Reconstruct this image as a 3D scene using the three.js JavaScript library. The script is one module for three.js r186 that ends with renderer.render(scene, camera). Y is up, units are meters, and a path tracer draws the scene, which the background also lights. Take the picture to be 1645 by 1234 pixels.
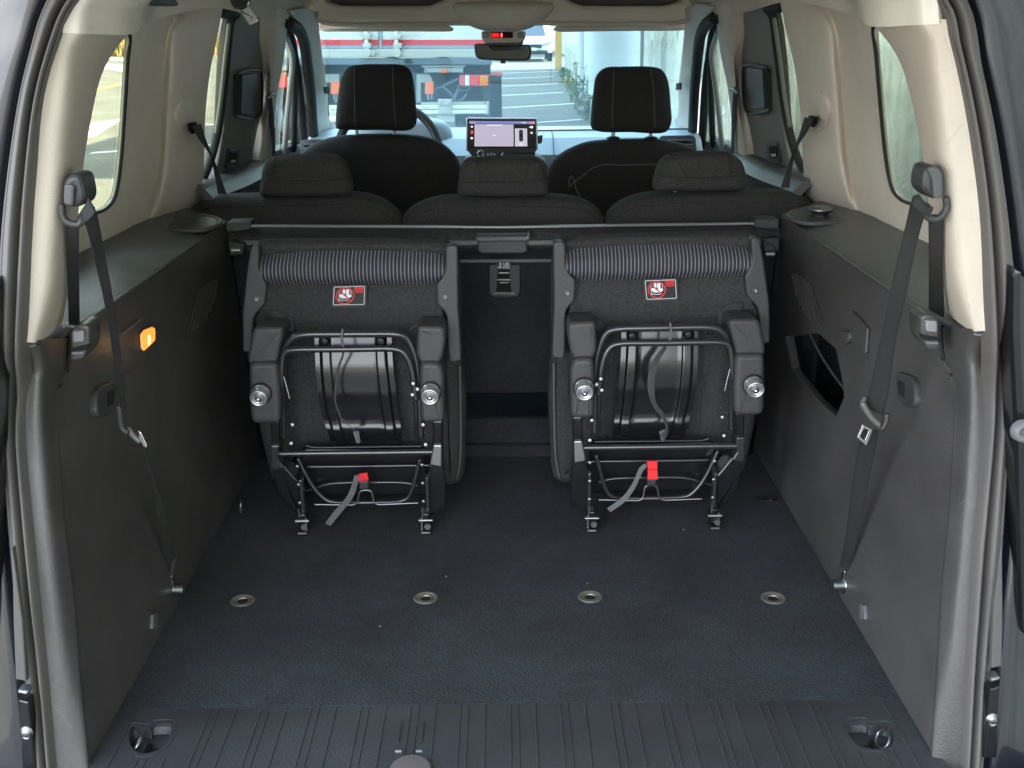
import * as THREE from 'three';
import { mergeGeometries } from 'three/addons/utils/BufferGeometryUtils.js';
import { RoundedBoxGeometry } from 'three/addons/geometries/RoundedBoxGeometry.js';

// ───────────── camera, sky, sun, exposure ─────────────
// y = 0 is the load floor of the van, x to the right, -z towards the front of the van
const scene = new THREE.Scene();
const camera = new THREE.PerspectiveCamera(37.84, 1024 / 768, 0.05, 4000);
camera.position.set(0, 1.0, 0);
camera.rotation.order = 'YXZ';
camera.rotation.y = -0.00528;
camera.rotation.x = -0.3127;
camera.rotation.z = -0.0105;
const renderer = new THREE.WebGLRenderer({ antialias: true });
renderer.toneMapping = THREE.LinearToneMapping;
renderer.toneMappingExposure = 6.3;
renderer.shadowMap.enabled = true;
const sunDir = new THREE.Vector3(0.62, 0.766, -0.17).normalize();
{
  // hazy summer sky with broken white cloud: air and clouds only
  const W = 512, H = 256, d = new Float32Array(W * H * 4), hash = (x, y) => { const k = Math.sin(x * 127.1 + y * 311.7) * 43758.5453; return k - Math.floor(k); };
  const vn = (x, y, px) => { const ix = Math.floor(x), iy = Math.floor(y), u = x - ix, v = y - iy, f = (t) => t * t * (3 - 2 * t), h = (a, b) => hash(((a % px) + px) % px, b); return (h(ix, iy) * (1 - f(u)) + h(ix + 1, iy) * f(u)) * (1 - f(v)) + (h(ix, iy + 1) * (1 - f(u)) + h(ix + 1, iy + 1) * f(u)) * f(v); };
  for (let j = 0; j < H; j++) for (let i = 0; i < W; i++) {
    const el = ((j + 0.5) / H - 0.5) * Math.PI, s = Math.max(0, Math.sin(el)), u = i / W;
    const k = Math.pow(1 - s, 2.2), n = 0.5 * vn(u * 12, el * 7, 12) + 0.3 * vn(u * 24, el * 15, 24) + 0.2 * vn(u * 60, el * 34, 60), c = Math.min(1, Math.max(0, (n - 0.46) * 5)) * 0.75;
    const air = [0.46 + 0.50 * k, 0.66 + 0.34 * k, 1.0 + 0.04 * k], o = (j * W + i) * 4, e = el < 0 ? 0.45 : 1;
    for (let q = 0; q < 3; q++) d[o + q] = (air[q] * (1 - c) + [1.5, 1.5, 1.48][q] * c) * e;
    d[o + 3] = 1;
  }
  const t = new THREE.DataTexture(d, W, H, THREE.RGBAFormat, THREE.FloatType);
  t.mapping = THREE.EquirectangularReflectionMapping; t.wrapS = THREE.RepeatWrapping; t.magFilter = t.minFilter = THREE.LinearFilter; t.needsUpdate = true;
  scene.background = t; scene.environment = t; scene.environmentIntensity = 1;
}
const sun = new THREE.DirectionalLight(new THREE.Color(1, 0.88, 0.72), 5);
sun.position.copy(sunDir).multiplyScalar(40);
sun.castShadow = true;
sun.shadow.mapSize.set(2048, 2048);
Object.assign(sun.shadow.camera, { left: -25, right: 25, top: 25, bottom: -25, near: 1, far: 120 });
scene.add(sun, sun.target);

// ───────────── helpers ─────────────
const V = (a) => new THREE.Vector3(a[0], a[1], a[2]);
function rng(seed) { let s = seed >>> 0; return () => { s = (s + 0x6D2B79F5) >>> 0; let t = s; t = Math.imul(t ^ (t >>> 15), t | 1); t ^= t + Math.imul(t ^ (t >>> 7), t | 61); return ((t ^ (t >>> 14)) >>> 0) / 4294967296; }; }
const mir = (p, s) => Array.isArray(p[0]) ? p.map((q) => mir(q, s)) : [p[0] * s, p[1], p[2]];
const off = (pts, d) => pts.map((p) => [p[0] + d[0], p[1] + d[1], p[2] + d[2]]);

function boxUV(g) {                       // uv in metres, from the axis each face looks along
  if (g.index) g = g.toNonIndexed();
  const p = g.attributes.position, uv = new Float32Array(p.count * 2);
  const a = new THREE.Vector3(), b = new THREE.Vector3(), c = new THREE.Vector3(), e = new THREE.Vector3();
  for (let i = 0; i < p.count; i += 3) {
    a.fromBufferAttribute(p, i); b.fromBufferAttribute(p, i + 1); c.fromBufferAttribute(p, i + 2);
    e.copy(b).sub(a).cross(c.clone().sub(a));
    const ax = Math.abs(e.x), ay = Math.abs(e.y), az = Math.abs(e.z);
    [a, b, c].forEach((q, k) => {
      const j = (i + k) * 2;
      if (az >= ax && az >= ay) { uv[j] = q.x; uv[j + 1] = q.y; } else if (ax >= ay) { uv[j] = q.z; uv[j + 1] = q.y; } else { uv[j] = q.x; uv[j + 1] = q.z; }
    });
  }
  g.setAttribute('uv', new THREE.BufferAttribute(uv, 2));
  return g;
}
const merge = (list) => mergeGeometries(list.map((g) => {
  const n = g.index ? g.toNonIndexed() : g;
  for (const k of Object.keys(n.attributes)) if (!['position', 'normal', 'uv'].includes(k)) n.deleteAttribute(k);
  if (!n.attributes.uv) n.setAttribute('uv', new THREE.BufferAttribute(new Float32Array(n.attributes.position.count * 2), 2));
  return n;
}));

function frame(pts, out) {
  const n = new THREE.Vector3(), P = pts.map(V);
  for (let i = 0; i < P.length; i++) { const a = P[i], b = P[(i + 1) % P.length]; n.x += (a.y - b.y) * (a.z + b.z); n.y += (a.z - b.z) * (a.x + b.x); n.z += (a.x - b.x) * (a.y + b.y); }
  n.normalize(); if (n.dot(V(out)) < 0) n.negate();
  const up = Math.abs(n.y) > 0.9 ? new THREE.Vector3(0, 0, -1) : new THREE.Vector3(0, 1, 0);
  const u = new THREE.Vector3().crossVectors(up, n).normalize(), v = new THREE.Vector3().crossVectors(n, u);
  const o = new THREE.Vector3(); P.forEach((q) => o.add(q)); o.divideScalar(P.length);
  return { n, u, v, o, to2: (q) => { const d = V(q).sub(o); return [d.dot(u), d.dot(v)]; } };
}
function outline2(q, r, smooth, target) {
  const s = target;
  if (smooth) {
    const c = new THREE.CatmullRomCurve3(q.map((a) => new THREE.Vector3(a[0], a[1], 0)), true, 'centripetal').getPoints(Math.max(48, q.length * 8));
    c.pop(); c.forEach((a, i) => (i ? s.lineTo(a.x, a.y) : s.moveTo(a.x, a.y))); s.closePath(); return s;
  }
  if (!r) { q.forEach((a, i) => (i ? s.lineTo(a[0], a[1]) : s.moveTo(a[0], a[1]))); s.closePath(); return s; }
  const n = q.length;
  for (let i = 0; i < n; i++) {
    const p = q[(i + n - 1) % n], a = q[i], b = q[(i + 1) % n];
    const d1 = Math.hypot(p[0] - a[0], p[1] - a[1]), d2 = Math.hypot(b[0] - a[0], b[1] - a[1]), k1 = Math.min(r, d1 * 0.48) / d1, k2 = Math.min(r, d2 * 0.48) / d2;
    const s1 = [a[0] + (p[0] - a[0]) * k1, a[1] + (p[1] - a[1]) * k1], s2 = [a[0] + (b[0] - a[0]) * k2, a[1] + (b[1] - a[1]) * k2];
    if (i) s.lineTo(s1[0], s1[1]); else s.moveTo(s1[0], s1[1]);
    s.quadraticCurveTo(a[0], a[1], s2[0], s2[1]);
  }
  s.closePath(); return s;
}
// a plate of real thickness: outline in space, front face on the outline, body behind it
function slab(pts, t, o = {}) {
  const f = frame(pts, o.out || [0, 0, 1]), b = Math.min(o.bevel ?? 0.003, t * 0.45);
  const sh = outline2(pts.map(f.to2), o.r || 0, o.smooth, new THREE.Shape());
  for (const h of o.holes || []) sh.holes.push(outline2(h.map(f.to2), o.hr || 0, o.hs, new THREE.Path()));
  const g = new THREE.ExtrudeGeometry(sh, { depth: t - 2 * b, bevelEnabled: b > 0, bevelThickness: b, bevelSize: b, bevelOffset: -b, bevelSegments: o.bs || 2, curveSegments: 5 });
  g.translate(0, 0, -(t - b));
  g.applyMatrix4(new THREE.Matrix4().makeBasis(f.u, f.v, f.n).setPosition(f.o));
  return g;
}
// an upholstered body: outline in space, swelling hf in front of it and hb behind it
function puff(pts, hf, hb, o = {}) {
  const f = frame(pts, o.out || [0, 0, 1]), seg = o.seg || 72, rings = o.rings || 10, e = o.e || 4;
  const c = new THREE.CatmullRomCurve3(pts.map(f.to2).map((a) => new THREE.Vector3(a[0], a[1], 0)), true, 'centripetal').getSpacedPoints(seg);
  const cx = o.cx || 0, cy = o.cy || 0, pos = [], idx = [];
  const put = (x, y, z) => { const w = f.o.clone().addScaledVector(f.u, x).addScaledVector(f.v, y).addScaledVector(f.n, z); pos.push(w.x, w.y, w.z); return pos.length / 3 - 1; };
  const lat = [];
  for (let k = 1; k <= 2 * rings - 1; k++) {
    const a = -Math.PI / 2 + (Math.PI * k) / (2 * rings), s = Math.pow(Math.cos(a), 2 / e), z = Math.sign(Math.sin(a)) * Math.pow(Math.abs(Math.sin(a)), 2 / (o.ez || 2.6));
    const row = []; for (let i = 0; i < seg; i++) row.push(put(cx + (c[i].x - cx) * s, cy + (c[i].y - cy) * s, z > 0 ? z * hf : z * hb));
    lat.push(row);
  }
  const bot = put(cx, cy, -hb), top = put(cx, cy, hf);
  for (let k = 0; k + 1 < lat.length; k++) for (let i = 0; i < seg; i++) { const j = (i + 1) % seg; idx.push(lat[k][i], lat[k][j], lat[k + 1][j], lat[k][i], lat[k + 1][j], lat[k + 1][i]); }
  const L = lat.length - 1;
  for (let i = 0; i < seg; i++) { const j = (i + 1) % seg; idx.push(bot, lat[0][j], lat[0][i], top, lat[L][i], lat[L][j]); }
  const g = new THREE.BufferGeometry(); g.setAttribute('position', new THREE.Float32BufferAttribute(pos, 3));
  const area = c.slice(0, -1).reduce((s, p, i) => { const q = c[i + 1]; return s + p.x * q.y - q.x * p.y; }, 0);
  if (area < 0) for (let i = 0; i < idx.length; i += 3) [idx[i], idx[i + 1]] = [idx[i + 1], idx[i]];
  g.setIndex(idx); g.computeVertexNormals(); return g;
}
// lays points onto the front of such a body (for seams)
function drape(pts, hf, o, curve) {
  const f = frame(pts, o.out || [0, 0, 1]), e = o.e || 4, cx = o.cx || 0, cy = o.cy || 0;
  const c = new THREE.CatmullRomCurve3(pts.map(f.to2).map((a) => new THREE.Vector3(a[0], a[1], 0)), true, 'centripetal').getSpacedPoints(72);
  return curve.map((p) => {
    const q = f.to2(p), dx = q[0] - cx, dy = q[1] - cy; let best = 0.99;
    for (let i = 0; i < 72; i++) {
      const ax = c[i].x - cx, ay = c[i].y - cy, bx = c[i + 1].x - c[i].x, by = c[i + 1].y - c[i].y, det = dx * -by + dy * bx; if (Math.abs(det) < 1e-12) continue;
      const t = (ax * -by + ay * bx) / det, u = (dx * ay - dy * ax) / det; if (t > 0 && u >= 0 && u <= 1) best = Math.min(0.99, 1 / t);
    }
    const z = hf * Math.pow(Math.sqrt(1 - Math.pow(best, e)), 2 / (o.ez || 2.6));
    return f.o.clone().addScaledVector(f.u, q[0]).addScaledVector(f.v, q[1]).addScaledVector(f.n, z + 0.0004).toArray();
  });
}
const dense = (pts, n = 24) => new THREE.CatmullRomCurve3(pts.map(V), false, 'centripetal').getPoints(n).map((p) => p.toArray());
// a smooth sheet through a grid of points, with thickness
function patch(rows, o = {}) {
  const nu = o.nu || 20, nv = o.nv || 20, t = o.t ?? 0.004;
  const cur = (a, n, lin) => {
    const P = a.map((q) => (q.isVector3 ? q : V(q))); const r = [];
    const c = new THREE.CatmullRomCurve3(P, false, 'catmullrom', 0.5);
    for (let i = 0; i <= n; i++) {
      if (lin || P.length === 2) { const k = (i / n) * (P.length - 1), j = Math.min(Math.floor(k), P.length - 2); r.push(P[j].clone().lerp(P[j + 1], k - j)); } else r.push(c.getPoint(i / n));
    }
    return r;
  };
  const U = rows.map((r) => cur(r, nu, o.linU)), G = [];
  for (let i = 0; i <= nu; i++) G.push(cur(U.map((r) => r[i]), nv, o.linV));      // G[u][v]
  const N = G.map((col, i) => col.map((_, j) => {
    const a = G[Math.min(i + 1, nu)][j].clone().sub(G[Math.max(i - 1, 0)][j]), b = G[i][Math.min(j + 1, nv)].clone().sub(G[i][Math.max(j - 1, 0)]);
    return a.cross(b).normalize();
  }));
  const avg = new THREE.Vector3(); N.forEach((c) => c.forEach((n) => avg.add(n)));
  const flip = avg.dot(V(o.out || [0, 0, 1])) < 0; if (flip) N.forEach((c) => c.forEach((n) => n.negate()));
  const pos = [], nor = [], uvs = [];
  const tri = (a, na, b, nb, c, nc, k = [0, 0, 0, 0, 0, 0]) => { uvs.push(...k); pos.push(a.x, a.y, a.z, b.x, b.y, b.z, c.x, c.y, c.z); nor.push(na.x, na.y, na.z, nb.x, nb.y, nb.z, nc.x, nc.y, nc.z); };
  const B = G.map((col, i) => col.map((p, j) => p.clone().addScaledVector(N[i][j], -t)));
  const M = N.map((col) => col.map((n) => n.clone().negate()));
  for (let i = 0; i < nu; i++) for (let j = 0; j < nv; j++) {
    const q = [[i, j], [i + 1, j], [i + 1, j + 1], [i, j + 1]]; if (flip) q.reverse();
    const [a, b, c, d] = q, g = (A, k) => A[k[0]][k[1]];
    const w = (k) => [k[0] / nu, (k[1] / nv) * (o.len || 1)];
    tri(g(G, a), g(N, a), g(G, b), g(N, b), g(G, c), g(N, c), [...w(a), ...w(b), ...w(c)]); tri(g(G, a), g(N, a), g(G, c), g(N, c), g(G, d), g(N, d), [...w(a), ...w(c), ...w(d)]);
    tri(g(B, c), g(M, c), g(B, b), g(M, b), g(B, a), g(M, a)); tri(g(B, d), g(M, d), g(B, c), g(M, c), g(B, a), g(M, a));
  }
  const edge = [];
  for (let i = 0; i < nu; i++) { edge.push([[i + 1, 0], [i, 0]]); edge.push([[i, nv], [i + 1, nv]]); }
  for (let j = 0; j < nv; j++) { edge.push([[0, j], [0, j + 1]]); edge.push([[nu, j + 1], [nu, j]]); }
  for (let [k, l] of edge) {
    if (flip) [k, l] = [l, k];
    const a = G[k[0]][k[1]], b = G[l[0]][l[1]], c = B[l[0]][l[1]], d = B[k[0]][k[1]];
    const n = b.clone().sub(a).cross(d.clone().sub(a)).normalize();
    tri(a, n, b, n, c, n); tri(a, n, c, n, d, n);
  }
  const g = new THREE.BufferGeometry();
  g.setAttribute('position', new THREE.Float32BufferAttribute(pos, 3)); g.setAttribute('normal', new THREE.Float32BufferAttribute(nor, 3));
  if (o.len) { g.setAttribute('uv', new THREE.Float32BufferAttribute(uvs, 2)); g.userData.keepUV = true; }
  return g;
}
const strip = (L, R, t, o = {}) => patch(L.map((l, i) => [l, R[i]]), { nu: 2, nv: o.nv || L.length * 5, t, ...o });
function fillet(pts, r) {
  const P = pts.map(V), o = [P[0]];
  for (let i = 1; i < P.length - 1; i++) {
    const a = P[i - 1].clone().sub(P[i]), b = P[i + 1].clone().sub(P[i]), ka = Math.min(r, a.length() * 0.48), kb = Math.min(r, b.length() * 0.48);
    const s = P[i].clone().addScaledVector(a.normalize(), ka), e = P[i].clone().addScaledVector(b.normalize(), kb);
    const c = new THREE.QuadraticBezierCurve3(s, P[i], e); for (let k = 0; k <= 5; k++) o.push(c.getPoint(k / 5));
  }
  o.push(P[P.length - 1]); return o;
}
class Poly extends THREE.Curve { constructor(p) { super(); this.p = p; } getPoint(t, o = new THREE.Vector3()) { const k = t * (this.p.length - 1), j = Math.min(Math.floor(k), this.p.length - 2); return o.copy(this.p[j]).lerp(this.p[j + 1], k - j); } getPointAt(t, o) { return this.getPoint(t, o); } getTangentAt(t, o) { return this.getTangent(t, o); } }
function tube(pts, r, o = {}) {
  const c = o.bend != null ? new Poly(fillet(pts, o.bend)) : new THREE.CatmullRomCurve3(pts.map(V), !!o.closed, 'centripetal');
  const n = o.seg || (o.bend != null ? c.p.length - 1 : Math.max(12, pts.length * 8));
  const g = [new THREE.TubeGeometry(c, n, r, o.rad || 10, !!o.closed)];
  if (!o.closed && !o.open) for (const t of [0, 1]) { const s = new THREE.SphereGeometry(r, o.rad || 10, 6); const p = c.getPoint(t); s.translate(p.x, p.y, p.z); g.push(s); }
  return merge(g);
}
function rb(w, h, d, r, p, rot) {
  const g = r ? new RoundedBoxGeometry(w, h, d, 2, Math.min(r, w * 0.49, h * 0.49, d * 0.49)) : new THREE.BoxGeometry(w, h, d);
  if (rot) g.applyMatrix4(new THREE.Matrix4().makeRotationFromEuler(new THREE.Euler(...rot)));
  g.translate(p[0], p[1], p[2]); return g;
}
const aim = (g, p, d) => { g.applyQuaternion(new THREE.Quaternion().setFromUnitVectors(new THREE.Vector3(0, 1, 0), V(d).normalize())); g.translate(p[0], p[1], p[2]); return g; };
const cyl = (r1, r2, h, p, d = [0, 1, 0], n = 24) => aim(new THREE.CylinderGeometry(r1, r2, h, n), p, d);
const lathe = (prof, p, d = [0, 1, 0], n = 28) => aim(new THREE.LatheGeometry(prof.map((a) => new THREE.Vector2(a[0], a[1])), n), p, d);
const bar = (a, b, w, h, r) => { const A = V(a), B = V(b), g = new RoundedBoxGeometry(w, A.distanceTo(B), h, 1, Math.min(r || 0.001, w * 0.4, h * 0.4)); const m = A.clone().add(B).multiplyScalar(0.5); return aim(g, [m.x, m.y, m.z], B.sub(A).toArray()); };

// ── scene graph ──
const used = new Map(), org = new WeakMap();
const numbered = (n) => { const k = used.get(n) || 0; used.set(n, k + 1); return k ? `${n}_${String(k).padStart(3, '0')}` : n; };
function tag(o, label, category, group, kind) { if (label) o.userData.label = label; if (category) o.userData.category = category; if (group) o.userData.group = group; if (kind) o.userData.kind = kind; return o; }
function thing(name, label, category, pos = [0, 0, 0], group) {
  const g = new THREE.Group(); g.name = numbered(name); g.position.set(...pos); org.set(g, V(pos)); scene.add(g); return tag(g, label, category, group);
}
// one named mesh; geometry is given in world metres and moved to its parent's origin
function P(name, geo, mat, parent = scene, label) {
  let g = Array.isArray(geo) ? merge(geo) : geo;
  if (!g.userData.keepUV) g = boxUV(g);
  const o = org.get(parent); if (o) g.translate(-o.x, -o.y, -o.z);
  const m = new THREE.Mesh(g, mat); m.name = parent === scene ? numbered(name) : name; m.castShadow = m.receiveShadow = true;
  if (o) org.set(m, o);
  if (label) m.userData.label = label;
  parent.add(m); return m;
}
const keep = (g) => { g.userData.keepUV = true; return g; };

// ───────────── textures and materials ─────────────
function tex(n, fn, rep, srgb) {
  const d = new Uint8Array(n * n * 4);
  for (let y = 0; y < n; y++) for (let x = 0; x < n; x++) { const c = fn(x, y), i = (y * n + x) * 4; if (typeof c === 'number') d[i] = d[i + 1] = d[i + 2] = c; else { d[i] = c[0]; d[i + 1] = c[1]; d[i + 2] = c[2]; } d[i + 3] = 255; }
  const t = new THREE.DataTexture(d, n, n); t.wrapS = t.wrapT = THREE.RepeatWrapping; t.magFilter = THREE.LinearFilter; t.minFilter = THREE.LinearMipmapLinearFilter; t.generateMipmaps = true;
  t.repeat.set(rep, rep); if (srgb) t.colorSpace = THREE.SRGBColorSpace; t.needsUpdate = true; return t;
}
function vnoise(n, cells, seed) {        // periodic value noise, 0..1
  const r = rng(seed), g = new Float32Array(cells * cells).map(() => r()), s = cells / n;
  return (x, y) => { const fx = x * s, fy = y * s, ix = Math.floor(fx), iy = Math.floor(fy); let u = fx - ix, v = fy - iy; u = u * u * (3 - 2 * u); v = v * v * (3 - 2 * v); const at = (a, b) => g[((b + cells) % cells) * cells + ((a + cells) % cells)]; return (at(ix, iy) * (1 - u) + at(ix + 1, iy) * u) * (1 - v) + (at(ix, iy + 1) * (1 - u) + at(ix + 1, iy + 1) * u) * v; };
}
const n256 = [8, 24, 64, 128].map((c, i) => vnoise(256, c, 11 + i)), n512 = [4, 16, 64, 256].map((c, i) => vnoise(512, c, 31 + i));
const cl = (v) => Math.max(0, Math.min(255, Math.round(v)));
const tGrain = tex(256, (x, y) => cl(255 * (0.6 * n256[3](x, y) + 0.4 * n256[2](x, y))), 9);
const tSmudge = tex(512, (x, y) => cl(150 + 60 * n512[0](x, y) + 50 * n512[1](x, y) + 20 * n512[2](x, y) - 15), 1.1);
const tCarpet = tex(512, (x, y) => { const a = n512[3](x, y), b = n512[2](x, y), c = n512[0](x, y), d = n512[1](x, y); const k = 0.62 + 0.30 * a + 0.14 * b + 0.24 * c + 0.14 * d; return [cl(125 * k), cl(128 * k), cl(133 * k)]; }, 2.2, true);
const tCarpetB = tex(512, (x, y) => cl(255 * (0.75 * n512[3](x, y) + 0.25 * n512[2](x, y))), 2.2);
const tWeave = tex(256, (x, y) => { const a = Math.sin(x * Math.PI / 4), b = Math.sin(y * Math.PI / 4); return cl(128 + 55 * a * b + 70 * (n256[3](x, y) - 0.5)); }, 14);
const tWeaveC = tex(256, (x, y) => cl(165 + 60 * (n256[3](x, y) - 0.5) + 40 * (n256[1](x, y) - 0.5) + 34 * Math.sin(x * Math.PI / 4) * Math.sin(y * Math.PI / 4)), 14, true);
const tStripe = tex(256, (x, y) => { const p = (x % 32) / 32, k = p > 0.28 && p < 0.56 ? 1 : 0, tw = 0.75 + 0.5 * n256[3](x, y); const a = k ? [142, 143, 149] : [58, 58, 65]; return a.map((v) => cl(v * (0.9 + 0.2 * (tw - 0.75)))); }, 1, true);
tStripe.repeat.set(1 / 0.0605, 9);
const tWeb = tex(128, (x, y) => cl(128 + 60 * Math.sin((x + y) * Math.PI / 8) + 40 * Math.sin(x * Math.PI / 4)), 45);
const rw = rng(77), scr = [...Array(70)].map(() => ({ x: rw() * 512, y: rw() * 512, a: rw() * 3.14, l: 6 + rw() * rw() * 60, k: 0.06 + rw() * 0.16 }));
const wearA = new Float32Array(512 * 512);
for (const q of scr) for (let t = 0; t < q.l; t += 0.5) { const x = Math.floor(q.x + Math.cos(q.a) * t + Math.sin(t * 0.05) * 2) & 511, y = Math.floor(q.y + Math.sin(q.a) * t) & 511; wearA[y * 512 + x] = Math.max(wearA[y * 512 + x], q.k); }
const tWear = tex(512, (x, y) => { const k = 0.80 + 0.13 * n512[0](x, y) + 0.10 * n512[1](x, y) + 0.05 * n512[3](x, y) + wearA[y * 512 + x]; return [cl(225 * k), cl(224 * k), cl(222 * k)]; }, 1.15, true);
const tGrime = tex(512, (x, y) => { const k = 0.93 + 0.06 * n512[0](x, y) + 0.04 * n512[1](x, y) + 0.02 * n512[2](x, y) - wearA[y * 512 + x] * 0.25; return [cl(244 * k), cl(243 * k), cl(240 * k)]; }, 0.8, true);
const tCloth = tex(512, (x, y) => { const a = n512[0](x * 0.5 + y * 0.25, y), b = n512[1](x, y), r = 1 - Math.abs(2 * a - 1); return cl(255 * (0.45 * r * r + 0.3 * b + 0.12 * n512[3](x, y) + 0.1 * n512[2](x, y))); }, 2.4);
const tBelt = tex(128, (x, y) => { const e = Math.min(x, 127 - x), h = (((x >> 3) + (y >> 3)) & 1) * 26, k = e < 5 ? 150 + ((y >> 2) & 1) * 70 : e < 12 ? 120 : 172 + h * Math.sin(y * 0.39) + 16 * Math.sin(x * 0.6); return cl(k); }, 1, true);
const C3 = (c) => new THREE.Color().setRGB(c[0], c[1], c[2]);
const std = (c, rough, o = {}) => new THREE.MeshStandardMaterial({ color: C3(c), roughness: rough, ...o });
const phy = (c, rough, o = {}) => new THREE.MeshPhysicalMaterial({ color: C3(c), roughness: rough, ...o });
const M = {
  trim: std([0.110, 0.105, 0.102], 0.5, { map: tWear, bumpMap: tGrain, bumpScale: 0.00035, roughnessMap: tSmudge }),
  shelf: std([0.14, 0.146, 0.15], 0.38, { map: tWear, bumpMap: tGrain, bumpScale: 0.0006 }),  // window sheen on the ledges put into a paler, bluer colour
  black: std([0.028, 0.028, 0.030], 0.45, { bumpMap: tGrain, bumpScale: 0.0004 }),
  cap: std([0.058, 0.058, 0.059], 0.45, { bumpMap: tGrain, bumpScale: 0.0005 }),
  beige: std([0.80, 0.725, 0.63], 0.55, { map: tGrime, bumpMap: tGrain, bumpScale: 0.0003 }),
  beigeDimmed: std([0.63, 0.56, 0.475], 0.5, { map: tGrime, bumpMap: tGrain, bumpScale: 0.0003 }),  // same plastic as beige, darkened so the strongly lit D pillars do not clip
  console: std([0.86, 0.81, 0.72], 0.55, { map: tGrime }),  // beige lightened in colour to make up for weak light under the roof
  liner: std([0.83, 0.775, 0.69], 0.92, { map: tGrime, bumpMap: tWeave, bumpScale: 0.0003 }),
  fabric: std([0.105, 0.103, 0.10], 0.95, { map: tWeaveC, bumpMap: tWeave, bumpScale: 0.0008 }),
  cloth: std([0.11, 0.11, 0.112], 0.95, { map: tWeaveC, bumpMap: tCloth, bumpScale: 0.012 }),
  front: std([0.085, 0.082, 0.078], 0.95, { map: tWeaveC, bumpMap: tWeave, bumpScale: 0.0006 }),
  stripe: std([0.85, 0.85, 0.86], 0.9, { map: tStripe }),
  carpet: std([0.116, 0.122, 0.130], 1, { map: tCarpet, bumpMap: tCarpetB, bumpScale: 0.0025 }),
  board: std([0.09, 0.09, 0.10], 1, { map: tCarpet, bumpMap: tCarpetB, bumpScale: 0.002 }),
  scuff: std([0.068, 0.071, 0.076], 0.45, { map: tWear, bumpMap: tGrain, bumpScale: 0.0005, roughnessMap: tSmudge }),
  seal: std([0.105, 0.096, 0.088], 0.62),
  rubber: std([0.02, 0.02, 0.02], 0.7),
  gloss: phy([0.010, 0.010, 0.012], 0.4, { specularIntensity: 0.2, clearcoat: 1, clearcoatRoughness: 0.12 }),
  paint: phy([0.004, 0.006, 0.013], 0.3, { clearcoat: 1, clearcoatRoughness: 0.04 }),
  tubeM: phy([0.03, 0.03, 0.031], 0.3, { clearcoat: 1, clearcoatRoughness: 0.15 }),
  steel: std([0.62, 0.62, 0.63], 0.24, { metalness: 1 }),
  dull: std([0.30, 0.30, 0.30], 0.4, { metalness: 1 }),
  zinc: std([0.30, 0.29, 0.24], 0.45, { metalness: 0.7 }),
  greyPl: std([0.66, 0.67, 0.68], 0.28, { metalness: 0.8 }),
  midPl: std([0.14, 0.14, 0.145], 0.45),
  web: std([0.030, 0.029, 0.029], 0.8, { bumpMap: tWeb, bumpScale: 0.0005 }),
  belt: std([0.050, 0.048, 0.047], 0.75, { map: tBelt, bumpMap: tBelt, bumpScale: 0.0008 }),
  webG: std([0.13, 0.13, 0.135], 0.85, { bumpMap: tWeb, bumpScale: 0.0005 }),
  webS: std([0.10, 0.10, 0.105], 0.85, { bumpMap: tWeb, bumpScale: 0.0005 }),
  red: std([0.85, 0.03, 0.035], 0.7),
  thread: std([0.12, 0.12, 0.12], 0.9),
  glass: phy([0.64, 0.75, 0.76], 0.02, { transmission: 1, thickness: 0 }),
  tint: phy([0.74, 0.78, 0.70], 0.02, { transmission: 1, thickness: 0 }),
  clear: phy([0.86, 0.92, 0.88], 0.02, { transmission: 1, thickness: 0 }),
  door: std([0.20, 0.187, 0.17], 0.6, { bumpMap: tGrain, bumpScale: 0.0003 }),
  dash: std([0.42, 0.49, 0.55], 0.38, { bumpMap: tGrain, bumpScale: 0.0003 }),  // blue sky glare on the dashboard put into its base colour
  guide: std([0.038, 0.038, 0.039], 0.45, { bumpMap: tGrain, bumpScale: 0.0003 }),
  hole: std([0.008, 0.008, 0.008], 0.9),
};
function canvasTex(w, h, draw) { const c = document.createElement('canvas'); c.width = w; c.height = h; const x = c.getContext('2d'); draw(x, w, h); const t = new THREE.CanvasTexture(c); t.colorSpace = THREE.SRGBColorSpace; t.anisotropy = 8; return t; }
// a printed face: a quad through four corners (top-left, top-right, bottom-right, bottom-left)
function quad(c) {
  const g = new THREE.BufferGeometry(), p = [c[0], c[3], c[2], c[0], c[2], c[1]].flat();
  g.setAttribute('position', new THREE.Float32BufferAttribute(p, 3)); g.setAttribute('uv', new THREE.Float32BufferAttribute([0, 1, 0, 0, 1, 0, 0, 1, 1, 0, 1, 1], 2)); g.computeVertexNormals(); return keep(g);
}

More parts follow.
